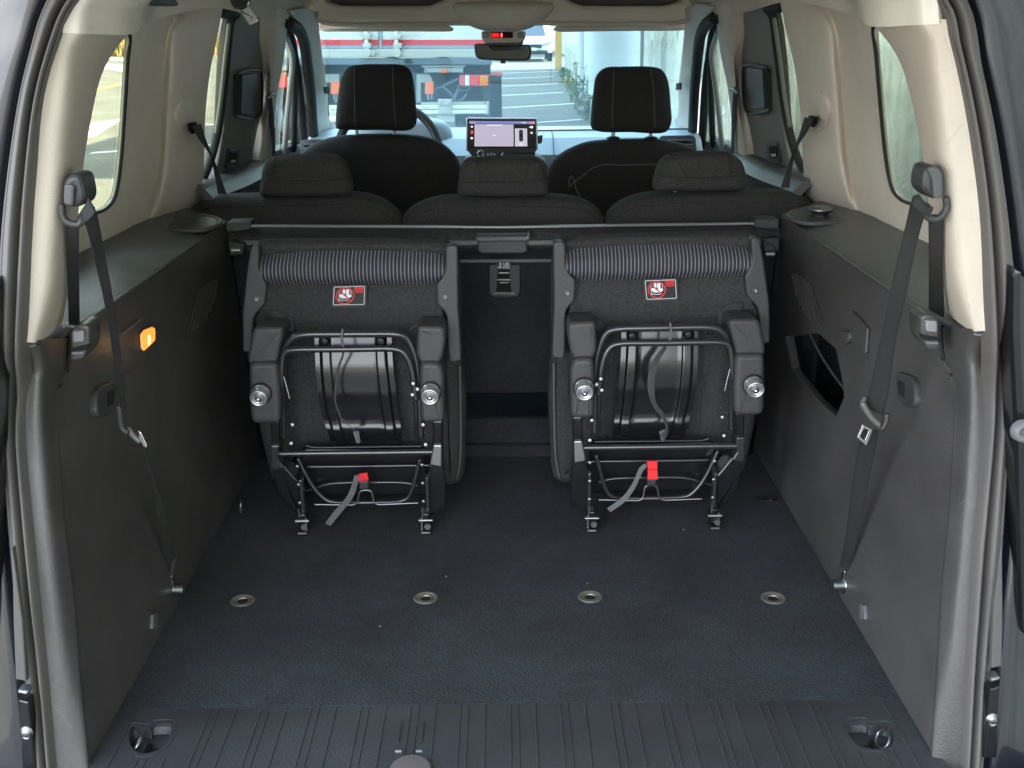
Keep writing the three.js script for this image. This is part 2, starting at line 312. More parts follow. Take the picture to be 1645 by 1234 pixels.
// ───────────── the place outside ─────────────
const GY = -0.57;
const tAsph = tex(512, (x, y) => { const k = 0.72 + 0.25 * n512[3](x, y) + 0.22 * n512[0](x, y) + 0.12 * n512[1](x, y); return [cl(112 * k), cl(111 * k), cl(104 * k)]; }, 0.25, true);
const tConc = tex(512, (x, y) => { const a = n512[0](x, y * 0.25), b = n512[1](x, y * 0.25), c = n512[2](x, y * 0.5), d = n512[3](x, y); const k = 0.62 + 0.28 * a + 0.22 * b + 0.16 * c + 0.1 * d - (b > 0.72 ? 0.22 : 0); return [cl(172 * k), cl(172 * k), cl(160 * k)]; }, 0.4, true);
const mAsph = std([0.90, 0.86, 0.78], 0.92, { map: tAsph }), mConc = std([1.15, 1.16, 1.10], 0.92, { map: tConc, bumpMap: tConc, bumpScale: 0.01 });
{
  const g = new THREE.PlaneGeometry(900, 900, 1, 1); g.rotateX(-Math.PI / 2); g.translate(0, GY, -100);
  tag(P('ground', g, mAsph), 'grey asphalt yard under and around the van', 'ground', null, 'structure');
  const mk = std([0.74, 0.74, 0.70], 0.8), yl = std([0.72, 0.56, 0.08], 0.8);
  const bays = [[2.234, -0.57, -38.745], [1.4239, -0.57, -34.6871], [1.3561, -0.57, -30.6268], [1.3164, -0.57, -26.7881], [1.3448, -0.57, -23.0425], [1.2385, -0.57, -19.227]];
  // slanting bay lines between the lorry and the wall
  bays.forEach((p) => {
    const a = [p[0] + 0.1, GY + 0.004, p[2]], b = [p[0] - 6.6, GY + 0.004, p[2] + 4.4], w = 0.09;
    const q = slab([[a[0], a[1], a[2] - w], [a[0], a[1], a[2] + w], [b[0], b[1], b[2] + w], [b[0], b[1], b[2] - w]], 0.003, { out: [0, 1, 0], bevel: 0 });
    tag(P('road_marking', q, mk), 'slanting white parking bay line on the asphalt between lorry and wall', 'road marking', 'parking bay lines between lorry and wall');
  });
  const line = (pts, m, label) => tag(P('road_marking', slab(pts.map((p) => [p[0], GY + 0.004, p[2]]), 0.003, { out: [0, 1, 0], bevel: 0 }), m), label, 'road marking');
  line([[-10.5908, -0.57, -30.0122], [-11.3029, -0.57, -35.5812], [-10.9253, -0.57, -34.3734], [-10.1936, -0.57, -28.8656]], yl, 'yellow line crossing the sunlit road, seen through the left rear side window');
  line([[-6.4445, -0.57, -16.7308], [-6.1214, -0.57, -17.162], [-6.8045, -0.57, -20.6927], [-6.7958, -0.57, -20.1553], [-6.9645, -0.57, -19.4213], [-7.152, -0.57, -18.6292]], mk, 'white arrow head painted on the sunlit road, seen through the left rear side window');
  line([[-15.6892, -0.57, -45.4309], [-12.9437, -0.57, -40.8292], [-14.9125, -0.57, -47.1264], [-17.6231, -0.57, -51.5022]], mk, 'broad white bar beyond the yellow line on the sunlit road');
  line([[-19.2322, -0.57, -57.1539], [-16.9793, -0.57, -53.7374], [-18.5901, -0.57, -58.8896], [-20.6506, -0.57, -61.7059]], mk, 'narrow white bar farthest out on the sunlit road, before the dry grass');
  line([[-21.8484, -0.57, -65.0059], [-19.516, -0.57, -61.851], [-20.9789, -0.57, -66.5303], [-23.1008, -0.57, -69.3166]], mk, 'thin white edge line just before the dry grass');
  // dry grass bank far out to the left
  const r = rng(5), blades = [], col = [];
  const gb = new THREE.BufferGeometry(); gb.setAttribute('position', new THREE.Float32BufferAttribute([-0.09, 0, 0, 0.09, 0, 0, 0.02, 1, 0.05], 3)); gb.setAttribute('normal', new THREE.Float32BufferAttribute([0, 0.5, 1, 0, 0.5, 1, 0, 0.5, 1], 3));
  const im = new THREE.InstancedMesh(gb, std([0.55, 0.40, 0.16], 1, { side: THREE.DoubleSide }), 9000), o = new THREE.Object3D(), cc = new THREE.Color();
  for (let i = 0; i < 9000; i++) {
    const t = r(), d = r() * 6; o.position.set(-34 + t * 26 - d * 0.3, GY, -63 - d - (t - 0.5) * 6); o.rotation.set((r() - 0.5) * 0.5, r() * 6.3, (r() - 0.5) * 0.6); o.scale.set(1 + r(), 0.5 + r() * 0.75, 1); o.updateMatrix(); im.setMatrixAt(i, o.matrix);
    im.setColorAt(i, cc.setRGB(0.7 + r() * 0.5, 0.65 + r() * 0.45, 0.4 + r() * 0.5));
  }
  im.name = 'dry_grass'; tag(im, 'strip of dry golden grass along the far edge of the sunlit road', 'grass', null, 'stuff'); scene.add(im);
  // pale hall beyond the grass
  const w = thing('warehouse', 'long pale warehouse beyond the dry grass on the far left', 'building', [-26, GY, -84]);
  P('wall', rb(46, 7, 10, 0, [-26, GY + 3.5, -84]), std([0.62, 0.64, 0.63], 0.8), w); P('roof', rb(46.8, 0.4, 10.8, 0, [-26, GY + 7.2, -84]), std([0.35, 0.36, 0.37], 0.7), w);
  for (let k = 0; k < 7; k++) P('window', rb(3.4, 1.2, 0.1, 0, [-44 + k * 6, GY + 5.2, -78.98]), std([0.08, 0.1, 0.12], 0.1), w);
}
// concrete wall beside the van, white building, low wall
{
  const w = thing('concrete_wall', 'weathered raw concrete wall close along the right side of the van', 'wall', [1.75, GY, -5.4]);
  const joints = [6.2, 1.8, -1.8, -5.4, -9, -12];
  for (let k = 0; k < 5; k++) P('wall_panel', rb(0.6, 4.4, joints[k] - joints[k + 1] - 0.02, 0.012, [1.75 + 0.003 * (k % 2), GY + 2.2, (joints[k] + joints[k + 1]) / 2]), mConc, w);
  P('coping', rb(0.7, 0.12, 18.2, 0.02, [1.76, GY + 4.46, -2.9]), mConc, w);
  P('joint_strip', rb(0.05, 4.3, 0.09, 0.004, [1.452, GY + 2.15, -12.06]), std([0.2, 0.19, 0.17], 0.9), w);
  const b = thing('white_building', 'smooth white rendered building beyond the concrete wall', 'building', [4.5, GY, -17]);
  const wt = std([0.70, 0.77, 0.79], 0.85, { bumpMap: tSmudge, bumpScale: 0.01 });
  P('wall', rb(6, 4.6, 9.2, 0.05, [4.48, GY + 2.3, -16.8]), wt, b); P('roof', rb(6.3, 0.25, 9.6, 0.02, [4.48, GY + 4.73, -16.8]), std([0.3, 0.3, 0.31], 0.8), b);
  P('plinth', rb(0.06, 0.35, 9.1, 0.01, [1.465, GY + 0.175, -16.75]), std([0.4, 0.4, 0.38], 0.9), b);
  const pip = P('downpipe', cyl(0.06, 0.06, 4.5, [1.44, GY + 2.25, -21.3]), std([0.7, 0.72, 0.72], 0.5), b);
  const rbk = thing('tall_block', 'unseen pale block added behind the white building to shade the parking bays', 'building', [8, GY, -31]);  // out of view, added for the shade it casts on the bays
  P('wall', rb(8.6, 7.6, 19, 0.05, [8, GY + 3.8, -31.4]), wt, rbk); P('roof', rb(9, 0.3, 19.4, 0.02, [8, GY + 7.7, -31.4]), std([0.3, 0.3, 0.31], 0.8), rbk);
  const lw = thing('low_wall', 'low grey concrete wall running on beyond the white building', 'wall', [1.8, GY, -29]);
  P('wall_body', slab([[1.55, GY + 0.85, -21.5], [2.02, GY + 0.85, -38], [2.32, GY + 0.85, -38], [1.85, GY + 0.85, -21.5]], 0.85, { out: [0, 1, 0], bevel: 0.02 }), mConc, lw);
  const p = thing('wooden_post', 'ochre timber post at the far end of the low wall', 'post', [1.9012, -0.57, -39.5991]);
  P('shaft', rb(0.22, 3.0, 0.22, 0.02, [p.position.x, GY + 1.5, p.position.z]), std([0.62, 0.36, 0.08], 0.8, { bumpMap: tSmudge, bumpScale: 0.01 }), p);
  P('cap', rb(0.28, 0.05, 0.28, 0.01, [p.position.x, GY + 3.02, p.position.z]), std([0.4, 0.25, 0.08], 0.8), p);
  const h = thing('office_building', 'cream building with dark windows far behind the ochre post', 'building', [9, GY, -60]);
  P('wall', rb(13, 7, 9, 0.05, [9.5, GY + 3.5, -60]), std([0.66, 0.62, 0.52], 0.85), h);
  P('roof', rb(13.6, 0.3, 9.6, 0.02, [9.5, GY + 7.15, -60]), std([0.3, 0.22, 0.18], 0.85), h);
  for (let f = 0; f < 2; f++) for (let k = 0; k < 4; k++) { const q = P('window', rb(1.5, 1.3, 0.12, 0.01, [4.3 + k * 3, GY + 1.7 + f * 2.9, -55.48]), std([0.7, 0.68, 0.62], 0.6), h); P('pane', rb(1.3, 1.1, 0.04, 0, [4.3 + k * 3, GY + 1.7 + f * 2.9, -55.41]), std([0.06, 0.08, 0.09], 0.08), q); }
}
// weeds along the foot of the wall
{
  const spots = [[1.6577, -0.57, -30.7221], [1.6091, -0.57, -27.3498], [1.5338, -0.57, -23.657], [1.458, -0.57, -20.2574], [1.4607, -0.57, -21.4368], [1.4873, -0.57, -19.0693], [1.7535, -0.57, -34.2155]];
  const lab = ['small weed tuft by the far part of the white building wall', 'low yellowish weed near the middle of the white wall foot', 'spreading weed with yellow tips at the white wall foot', 'tall leafy weed nearest the van at the white wall foot', 'bushy weed just behind the tallest one at the wall foot', 'short weed half hidden by the right front headrest', 'farthest weed tuft, near the ochre post'];
  const mg = std([0.16, 0.22, 0.07], 0.9, { side: THREE.DoubleSide }), my = std([0.36, 0.34, 0.09], 0.9, { side: THREE.DoubleSide }), mst = std([0.16, 0.17, 0.07], 0.9);
  spots.forEach((s, i) => {
    const r = rng(70 + i), x = Math.min(s[0] + 0.38, 1.40 + Math.max(0, -s[2] - 21) * 0.028), z = s[2], H = [0.35, 0.3, 0.42, 0.95, 0.5, 0.45, 0.3][i], t = thing('weed_plant', lab[i], 'weed', [x, GY, z]);
    const st = [], lf = [];
    for (let k = 0; k < 10; k++) {
      const a = r() * 6.28, l = H * (0.6 + r() * 0.4), q = [x + Math.cos(a) * l * 0.22 + (r() - 0.5) * 0.2, GY + l, z + Math.sin(a) * l * 0.35], b = [x + (r() - 0.5) * 0.2, GY, z + (r() - 0.5) * 0.3];
      st.push(tube([b, [(b[0] + q[0]) / 2, GY + l * 0.6, (b[2] + q[2]) / 2], q], 0.006, { rad: 4, seg: 5 }));
      for (let j = 0; j < 16; j++) { const f = 0.15 + 0.85 * r(), c = [b[0] + (q[0] - b[0]) * f, b[1] + l * f, b[2] + (q[2] - b[2]) * f], d = r() * 6.28, u = 0.05 + r() * 0.07; const e = [c[0] + Math.cos(d) * u, c[1] + (r() - 0.2) * u, c[2] + Math.sin(d) * u]; const n = [-Math.sin(d) * u * 0.3, u * 0.1, Math.cos(d) * u * 0.3]; const g = new THREE.BufferGeometry(); const mp = [(c[0] + e[0]) / 2, (c[1] + e[1]) / 2, (c[2] + e[2]) / 2]; g.setAttribute('position', new THREE.Float32BufferAttribute([...c, mp[0] + n[0], mp[1] + n[1], mp[2] + n[2], ...e, ...c, ...e, mp[0] - n[0], mp[1] - n[1], mp[2] - n[2]], 3)); g.computeVertexNormals(); lf.push(g); }
    }
    P('stem', st, mst, t); tag(P('foliage', lf, i % 3 === 1 ? my : mg, t), null, null, null, 'stuff');
  });
}
// parked car far ahead
{
  const zc = -47.5, x0 = 1.15, t = thing('parked_car', 'white car parked facing the van in the sun beside the lorry', 'car', [x0, GY, zc]);
  const wp = phy([0.8, 0.82, 0.82], 0.3, { clearcoat: 1 }), dk = std([0.02, 0.02, 0.022], 0.4), gl = phy([0.02, 0.025, 0.03], 0.05, { clearcoat: 1 });
  const prof = [[0.0, 0.35], [0.02, 0.62], [0.12, 0.78], [0.9, 0.98], [1.75, 1.42], [2.4, 1.52], [3.4, 1.46], [4.1, 1.02], [4.35, 0.95], [4.4, 0.3]];
  const side = (s) => prof.map((p) => [x0 + s, GY + p[1], zc - p[0]]);
  P('body', slab(side(0.88), 1.76, { out: [1, 0, 0], bevel: 0.08, bs: 4 }), wp, t);
  P('windscreen', slab([[x0 - 0.66, GY + 1.02, zc - 0.93], [x0 + 0.66, GY + 1.02, zc - 0.93], [x0 + 0.56, GY + 1.42, zc - 1.7], [x0 - 0.56, GY + 1.42, zc - 1.7]], 0.03, { r: 0.08 }), gl, t);
  P('grille', rb(0.9, 0.16, 0.06, 0.03, [x0, GY + 0.62, zc + 0.04]), dk, t); P('lower_grille', rb(1.4, 0.16, 0.08, 0.04, [x0, GY + 0.38, zc + 0.05]), dk, t);
  P('number_plate', rb(0.5, 0.11, 0.03, 0.005, [x0, GY + 0.5, zc + 0.09]), std([0.75, 0.75, 0.72], 0.5), t);
  for (const s of [-1, 1]) {
    P('headlight', slab([[x0 + s * 0.4, GY + 0.72, zc + 0.03], [x0 + s * 0.84, GY + 0.82, zc - 0.08], [x0 + s * 0.84, GY + 0.70, zc - 0.04], [x0 + s * 0.46, GY + 0.65, zc + 0.05]], 0.08, { r: 0.03 }), phy([0.25, 0.27, 0.28], 0.1, { clearcoat: 1 }), t);
    P('wing_mirror', rb(0.2, 0.14, 0.1, 0.04, [x0 + s * 1.0, GY + 1.02, zc - 1.2]), wp, t);
    for (const dz of [0.85, 3.5]) { const w = P('wheel', cyl(0.33, 0.33, 0.2, [x0 + s * 0.8, GY + 0.33, zc - dz], [1, 0, 0]), dk, t); P('rim', cyl(0.22, 0.22, 0.21, [x0 + s * 0.805, GY + 0.33, zc - dz], [1, 0, 0]), M.dull, w); }
  }
}
// the lorry ahead
{
  const Z = -13, t = thing('box_lorry', 'white box lorry with red stripe and galvanised underrun bar ahead of the windscreen', 'lorry', [-1.45, GY, -16]);
  const wh = std([0.74, 0.77, 0.76], 0.5, { map: tGrime }), gal = std([0.46, 0.48, 0.44], 0.5, { roughnessMap: tSmudge, metalness: 0.25, bumpMap: tSmudge, bumpScale: 0.004 }), bl = std([0.12, 0.16, 0.19], 0.6), dkc = std([0.02, 0.028, 0.033], 0.7), or = std([0.85, 0.16, 0.04], 0.4), wb = std([0.78, 0.80, 0.74], 0.5);
  const R = (a, b, z = Z) => null;
  const plate = (px4, th, o = {}) => slab(px4, th, { bevel: 0.006, ...o });
  const L = [-2.6247, 0.6516, -13][0], Rx = [-0.1255, 0.626, -13][0], yb = [-1.4353, 0.6327, -13][1];
  P('box_body', rb(Rx - L, 2.6, 6.5, 0.03, [(L + Rx) / 2, yb + 1.42, Z - 3.35]), wh, t);
  P('door_panel', plate([[-2.5548, 1.1239, -12.97], [-1.3543, 1.112, -12.97], [-1.3724, 0.7258, -12.97], [-2.5844, 0.7381, -12.97]], 0.06), wh, t); P('door_panel', plate([[-1.3134, 1.1115, -12.97], [-0.1246, 1.0997, -12.97], [-0.1307, 0.7131, -12.97], [-1.331, 0.7253, -12.97]], 0.06), wh, t);
  P('door_post', plate([[-1.3454, 1.1117, -12.95], [-1.3148, 1.1114, -12.95], [-1.3324, 0.7258, -12.95], [-1.3634, 0.7261, -12.95]], 0.06), std([0.35, 0.38, 0.4], 0.5), t);
  for (const c of [[[-2.5738, 0.8384, -12.955], [-1.3661, 0.8262, -12.955], [-1.3686, 0.7722, -12.955], [-2.5779, 0.7845, -12.955]], [[-1.3249, 0.8257, -12.955], [-0.129, 0.8137, -12.955], [-0.1299, 0.7597, -12.955], [-1.3274, 0.7718, -12.955]]]) P('red_stripe', plate(c, 0.02, { bevel: 0 }), std([0.72, 0.05, 0.07], 0.5), t);
  for (const c of [[[-2.5783, 0.7792, -12.955], [-1.3689, 0.767, -12.955], [-1.3703, 0.736, -12.955], [-2.5807, 0.7483, -12.955]], [[-1.3276, 0.7665, -12.955], [-0.1299, 0.7544, -12.955], [-0.1304, 0.7234, -12.955], [-1.329, 0.7356, -12.955]]]) P('grey_stripe', plate(c, 0.02, { bevel: 0 }), std([0.28, 0.31, 0.38], 0.5), t);
  P('rear_sill', plate([[-2.5842, 0.7396, -12.9], [-0.1232, 0.7146, -12.9], [-0.1245, 0.6289, -12.9], [-2.5907, 0.6541, -12.9]], 0.16), gal, t);
  P('cross_beam', plate([[-2.6217, 0.6451, -12.88], [-0.1176, 0.6195, -12.88], [-0.1187, 0.55, -12.88], [-2.6271, 0.5758, -12.88]], 0.14), bl, t);
  P('marker_lamp', [cyl(0.025, 0.025, 0.03, [-1.0581, 0.5967, -12.86], [0, 0, 1]), cyl(0.025, 0.025, 0.03, [-1.0204, 0.5963, -12.86], [0, 0, 1])], dkc, t);
  for (const x of [0, 1]) {
    const c = x ? [[-1.1587, 0.9801, -12.86], [-1.1639, 0.6933, -12.86]] : [[-1.4847, 0.9834, -12.86], [-1.4922, 0.6966, -12.86]];
    const l = P('locking_bar', cyl(0.022, 0.022, V(c[0]).distanceTo(V(c[1])), [(c[0][0] + c[1][0]) / 2, (c[0][1] + c[1][1]) / 2, Z + 0.14], [0, 1, 0]), wb, t);
    P('hinge', [0.05, 0.14, 0.24, 0.33].map((k) => rb(0.1 - k * 0.06, 0.055, 0.09, 0.012, [c[0][0] + (x ? 0.01 : 0), c[1][1] + k + 0.02, Z + 0.12])), gal, l);
    P('locking_cam', [cyl(0.05, 0.05, 0.06, [c[1][0], c[1][1] + 0.0, Z + 0.14], [0, 0, 1]), bar([c[1][0] + (x ? -0.06 : 0.09), c[1][1] - 0.02, Z + 0.14], [c[1][0], c[1][1] + 0.02, Z + 0.14], 0.05, 0.03)], gal, l);
  }
  P('chassis_frame', [rb(2.3, 0.36, 0.1, 0.02, [(L + Rx) / 2, yb - 0.34, Z - 0.25]), rb(0.12, 0.3, 6, 0.02, [(L + Rx) / 2 - 0.42, yb - 0.3, Z - 3.3]), rb(0.12, 0.3, 6, 0.02, [(L + Rx) / 2 + 0.42, yb - 0.3, Z - 3.3]), plate([[-2.6261, 0.5576, -13.4], [-0.1378, 0.532, -13.4], [-0.1449, 0.0862, -13.4], [-2.6596, 0.1128, -13.4]], 0.1)], dkc, t);
  P('bracket_plate', [plate([[-0.96, 0.4561, -12.95], [-0.8213, 0.4547, -12.95], [-0.7882, 0.4074, -12.95], [-0.7897, 0.3604, -12.95], [-0.9147, 0.3618, -12.95], [-0.9223, 0.1456, -12.95], [-0.9712, 0.1461, -12.95]], 0.03), plate([[-1.8189, 0.465, -12.95], [-1.9573, 0.4664, -12.95], [-1.9948, 0.42, -12.95], [-1.9977, 0.373, -12.95], [-1.8728, 0.3717, -12.95], [-1.8855, 0.1557, -12.95], [-1.8367, 0.1552, -12.95]], 0.03)], std([0.28, 0.30, 0.27], 0.6), t);
  P('plate_holder', [plate([[-0.8978, 0.5507, -12.9], [-0.4154, 0.5457, -12.9], [-0.4159, 0.5258, -12.9], [-0.8985, 0.5308, -12.9]], 0.05), plate([[-0.864, 0.5304, -12.9], [-0.8433, 0.5302, -12.9], [-0.8453, 0.4704, -12.9], [-0.8661, 0.4706, -12.9]], 0.03), plate([[-0.4573, 0.5263, -12.9], [-0.4366, 0.526, -12.9], [-0.438, 0.4662, -12.9], [-0.4587, 0.4664, -12.9]], 0.03), plate([[-0.8448, 0.5262, -12.92], [-0.4581, 0.5222, -12.92], [-0.4593, 0.4689, -12.92], [-0.8465, 0.4729, -12.92]], 0.03)], std([0.34, 0.38, 0.38], 0.5), t);
  P('reflector', plate([[-0.6914, 0.5029, -12.88], [-0.6088, 0.502, -12.88], [-0.6097, 0.4688, -12.88], [-0.6924, 0.4696, -12.88]], 0.03), or, t);
  for (const c of [[[-0.8659, 0.3738, -12.9], [-0.7656, 0.3727, -12.9], [-0.7699, 0.2351, -12.9], [-0.8706, 0.2362, -12.9]], [[-1.9134, 0.3847, -12.9], [-1.8132, 0.3836, -12.9], [-1.8211, 0.2461, -12.9], [-1.9216, 0.2472, -12.9]]]) { const q = P('bump_stop', plate(c, 0.12, { bevel: 0.015, r: 0.02 }), or, t); P('bolt', [-0.02, 0.02].map((d) => cyl(0.014, 0.014, 0.06, [(c[0][0] + c[1][0]) / 2 + d, c[2][1] - 0.025, Z + 0.06])), M.dull, q); }
  for (const s of [0, 1]) {
    const m = s ? (p) => p.map((q) => [L + Rx - q[0], q[1], q[2]]) : (p) => p;
    const q = P('tail_light', plate(m([[-0.4853, 0.4484, -12.86], [-0.1408, 0.4448, -12.86], [-0.1429, 0.3181, -12.86], [-0.4884, 0.3217, -12.86]]), 0.12, { bevel: 0.015, r: 0.03 }), std([0.30, 0.02, 0.03], 0.3), t);
    P('lens', plate(m([[-0.4746, 0.4423, -12.845], [-0.4195, 0.4417, -12.845], [-0.4221, 0.3318, -12.845], [-0.4773, 0.3324, -12.845]]), 0.03), std([0.65, 0.12, 0.14], 0.2), q); P('lens', plate(m([[-0.4161, 0.4417, -12.845], [-0.3679, 0.4412, -12.845], [-0.3703, 0.3313, -12.845], [-0.4186, 0.3318, -12.845]]), 0.03), std([0.78, 0.76, 0.72], 0.2), q);
    P('lens', plate(m([[-0.3645, 0.4412, -12.845], [-0.2578, 0.44, -12.845], [-0.2599, 0.3301, -12.845], [-0.3668, 0.3313, -12.845]]), 0.03), std([0.82, 0.06, 0.06], 0.2), q); P('lens', plate(m([[-0.2544, 0.44, -12.845], [-0.1614, 0.439, -12.845], [-0.1632, 0.3291, -12.845], [-0.2564, 0.3301, -12.845]]), 0.03), std([0.88, 0.26, 0.03], 0.2), q);
    P('mud_guard', plate(m([[-0.3981, 0.2905, -13.3], [-0.1407, 0.2878, -13.3], [-0.1474, -0.1317, -13.3], [-0.4073, -0.1289, -13.3]]), 0.04), std([0.07, 0.1, 0.12], 0.7), t);
    const wl = P('wheel', cyl(0.48, 0.48, 0.55, m([[-0.2894, -0.0564, -14]])[0], [1, 0, 0]), std([0.03, 0.032, 0.034], 0.9), t); P('rim', cyl(0.27, 0.27, 0.56, m([[-0.2894, -0.0564, -14]])[0], [1, 0, 0]), M.dull, wl);
  }
  P('underrun_bar', [plate([[-1.921, 0.1292, -12.8], [-0.18, 0.1209, -12.8], [-0.1738, 0.0784, -12.8], [-1.9234, 0.0888, -12.8]], 0.1, { bevel: 0.012 }), plate([[-1.9238, 0.0834, -12.8], [-0.1808, 0.0724, -12.8], [-0.1885, 0.0265, -12.8], [-1.9265, 0.0383, -12.8]], 0.1, { bevel: 0.012 })], wb, t);
  P('end_cap', plate([[-0.1861, 0.1585, -12.79], [-0.1551, 0.1582, -12.79], [-0.1608, 0.0203, -12.79], [-0.1885, 0.0205, -12.79]], 0.12, { bevel: 0.01 }), gal, t);
  P('bumper_step', plate([[-0.9152, 0.1522, -12.85], [-0.1939, 0.1547, -12.85], [-0.1946, 0.1189, -12.85], [-0.9164, 0.1185, -12.85]], 0.12, { bevel: 0.01 }), std([0.36, 0.38, 0.28], 0.6), t);
  const br = P('bar_bracket', [plate([[-0.7184, 0.1929, -12.76], [-0.5636, 0.1913, -12.76], [-0.5655, 0.121, -12.76], [-0.7205, 0.1226, -12.76]], 0.08), plate([[-0.7176, 0.1219, -12.77], [-0.5694, 0.1203, -12.77], [-0.5717, 0.0329, -12.77], [-0.7203, 0.0345, -12.77]], 0.03)], gal, t);
  P('bolt', [cyl(0.02, 0.02, 0.04, [-0.6916, 0.1692, -12.76], [0, 0, 1], 6), cyl(0.02, 0.02, 0.04, [-0.5918, 0.1682, -12.76], [0, 0, 1], 6)], M.steel, br);
  P('number_plate', plate([[-0.7496, 0.0151, -12.85], [-0.5444, 0.0129, -12.85], [-0.5463, -0.0618, -12.85], [-0.7519, -0.0596, -12.85]], 0.03), std([0.55, 0.6, 0.58], 0.6), t);
  P('number_plate_lamp', plate([[-0.8439, 0.0026, -12.85], [-0.7604, 0.0017, -12.85], [-0.761, -0.0187, -12.85], [-0.8446, -0.0178, -12.85]], 0.03), gal, t);
  const mq = new THREE.MeshStandardMaterial({ roughness: 0.5, map: canvasTex(256, 48, (x, w, h) => { x.fillStyle = '#e4e6dc'; x.fillRect(0, 0, w, h); x.fillStyle = '#6d7470'; x.font = '600 36px sans-serif'; x.textBaseline = 'middle'; x.textAlign = 'center'; x.fillText('LAMTIA', w / 2, h / 2 + 2); }) });
  P('maker_lettering', quad([[-0.9435, 0.1187, -12.793], [-0.7639, 0.1174, -12.793], [-0.7649, 0.0872, -12.793], [-0.9446, 0.0884, -12.793]]), mq, t);
  P('air_hose', [tube([[-0.7925, 0.2729, -12.95], [-0.6656, 0.3255, -12.95], [-0.5039, 0.3911, -12.95]], 0.012, { rad: 6 }), tube([[-0.5069, 0.2699, -12.95], [-0.5365, 0.2026, -12.95], [-0.5517, 0.1552, -12.95]], 0.02, { rad: 6 }), tube([[-0.4103, 0.2283, -12.95], [-0.4533, 0.1814, -12.95], [-0.5026, 0.1615, -12.95]], 0.012, { rad: 6 }), tube([[-0.666, 0.312, -12.95], [-0.5843, 0.2437, -12.95], [-0.5309, 0.1482, -12.95]], 0.014, { rad: 6 }), tube([[-0.5054, 0.3306, -12.95], [-0.4857, 0.2832, -12.95], [-0.4372, 0.2725, -12.95], [-0.3812, 0.2821, -12.95], [-0.3664, 0.3224, -12.95]], 0.01, { rad: 6 })], std([0.10, 0.14, 0.17], 0.5), t);
  P('side_marker', [bar([-0.1348, 0.4476, -12.95], [-0.0306, 0.4498, -12.95], 0.03, 0.03), rb(0.07, 0.05, 0.05, 0.015, [-0.0376, 0.4499, -12.95])], std([0.6, 0.12, 0.12], 0.5), t);
  // what shows of it through the left front window
  P('hinge_plate', plate([[-2.4398, 0.6526, -12.9], [-2.3712, 0.6519, -12.9], [-2.3812, 0.5129, -12.9], [-2.45, 0.5136, -12.9]], 0.04, { r: 0.02 }), gal, t);
  P('corner_reflector', plate([[-2.4826, 0.4882, -12.88], [-2.3863, 0.4872, -12.88], [-2.3944, 0.374, -12.88], [-2.4909, 0.375, -12.88]], 0.05), or, t);
}

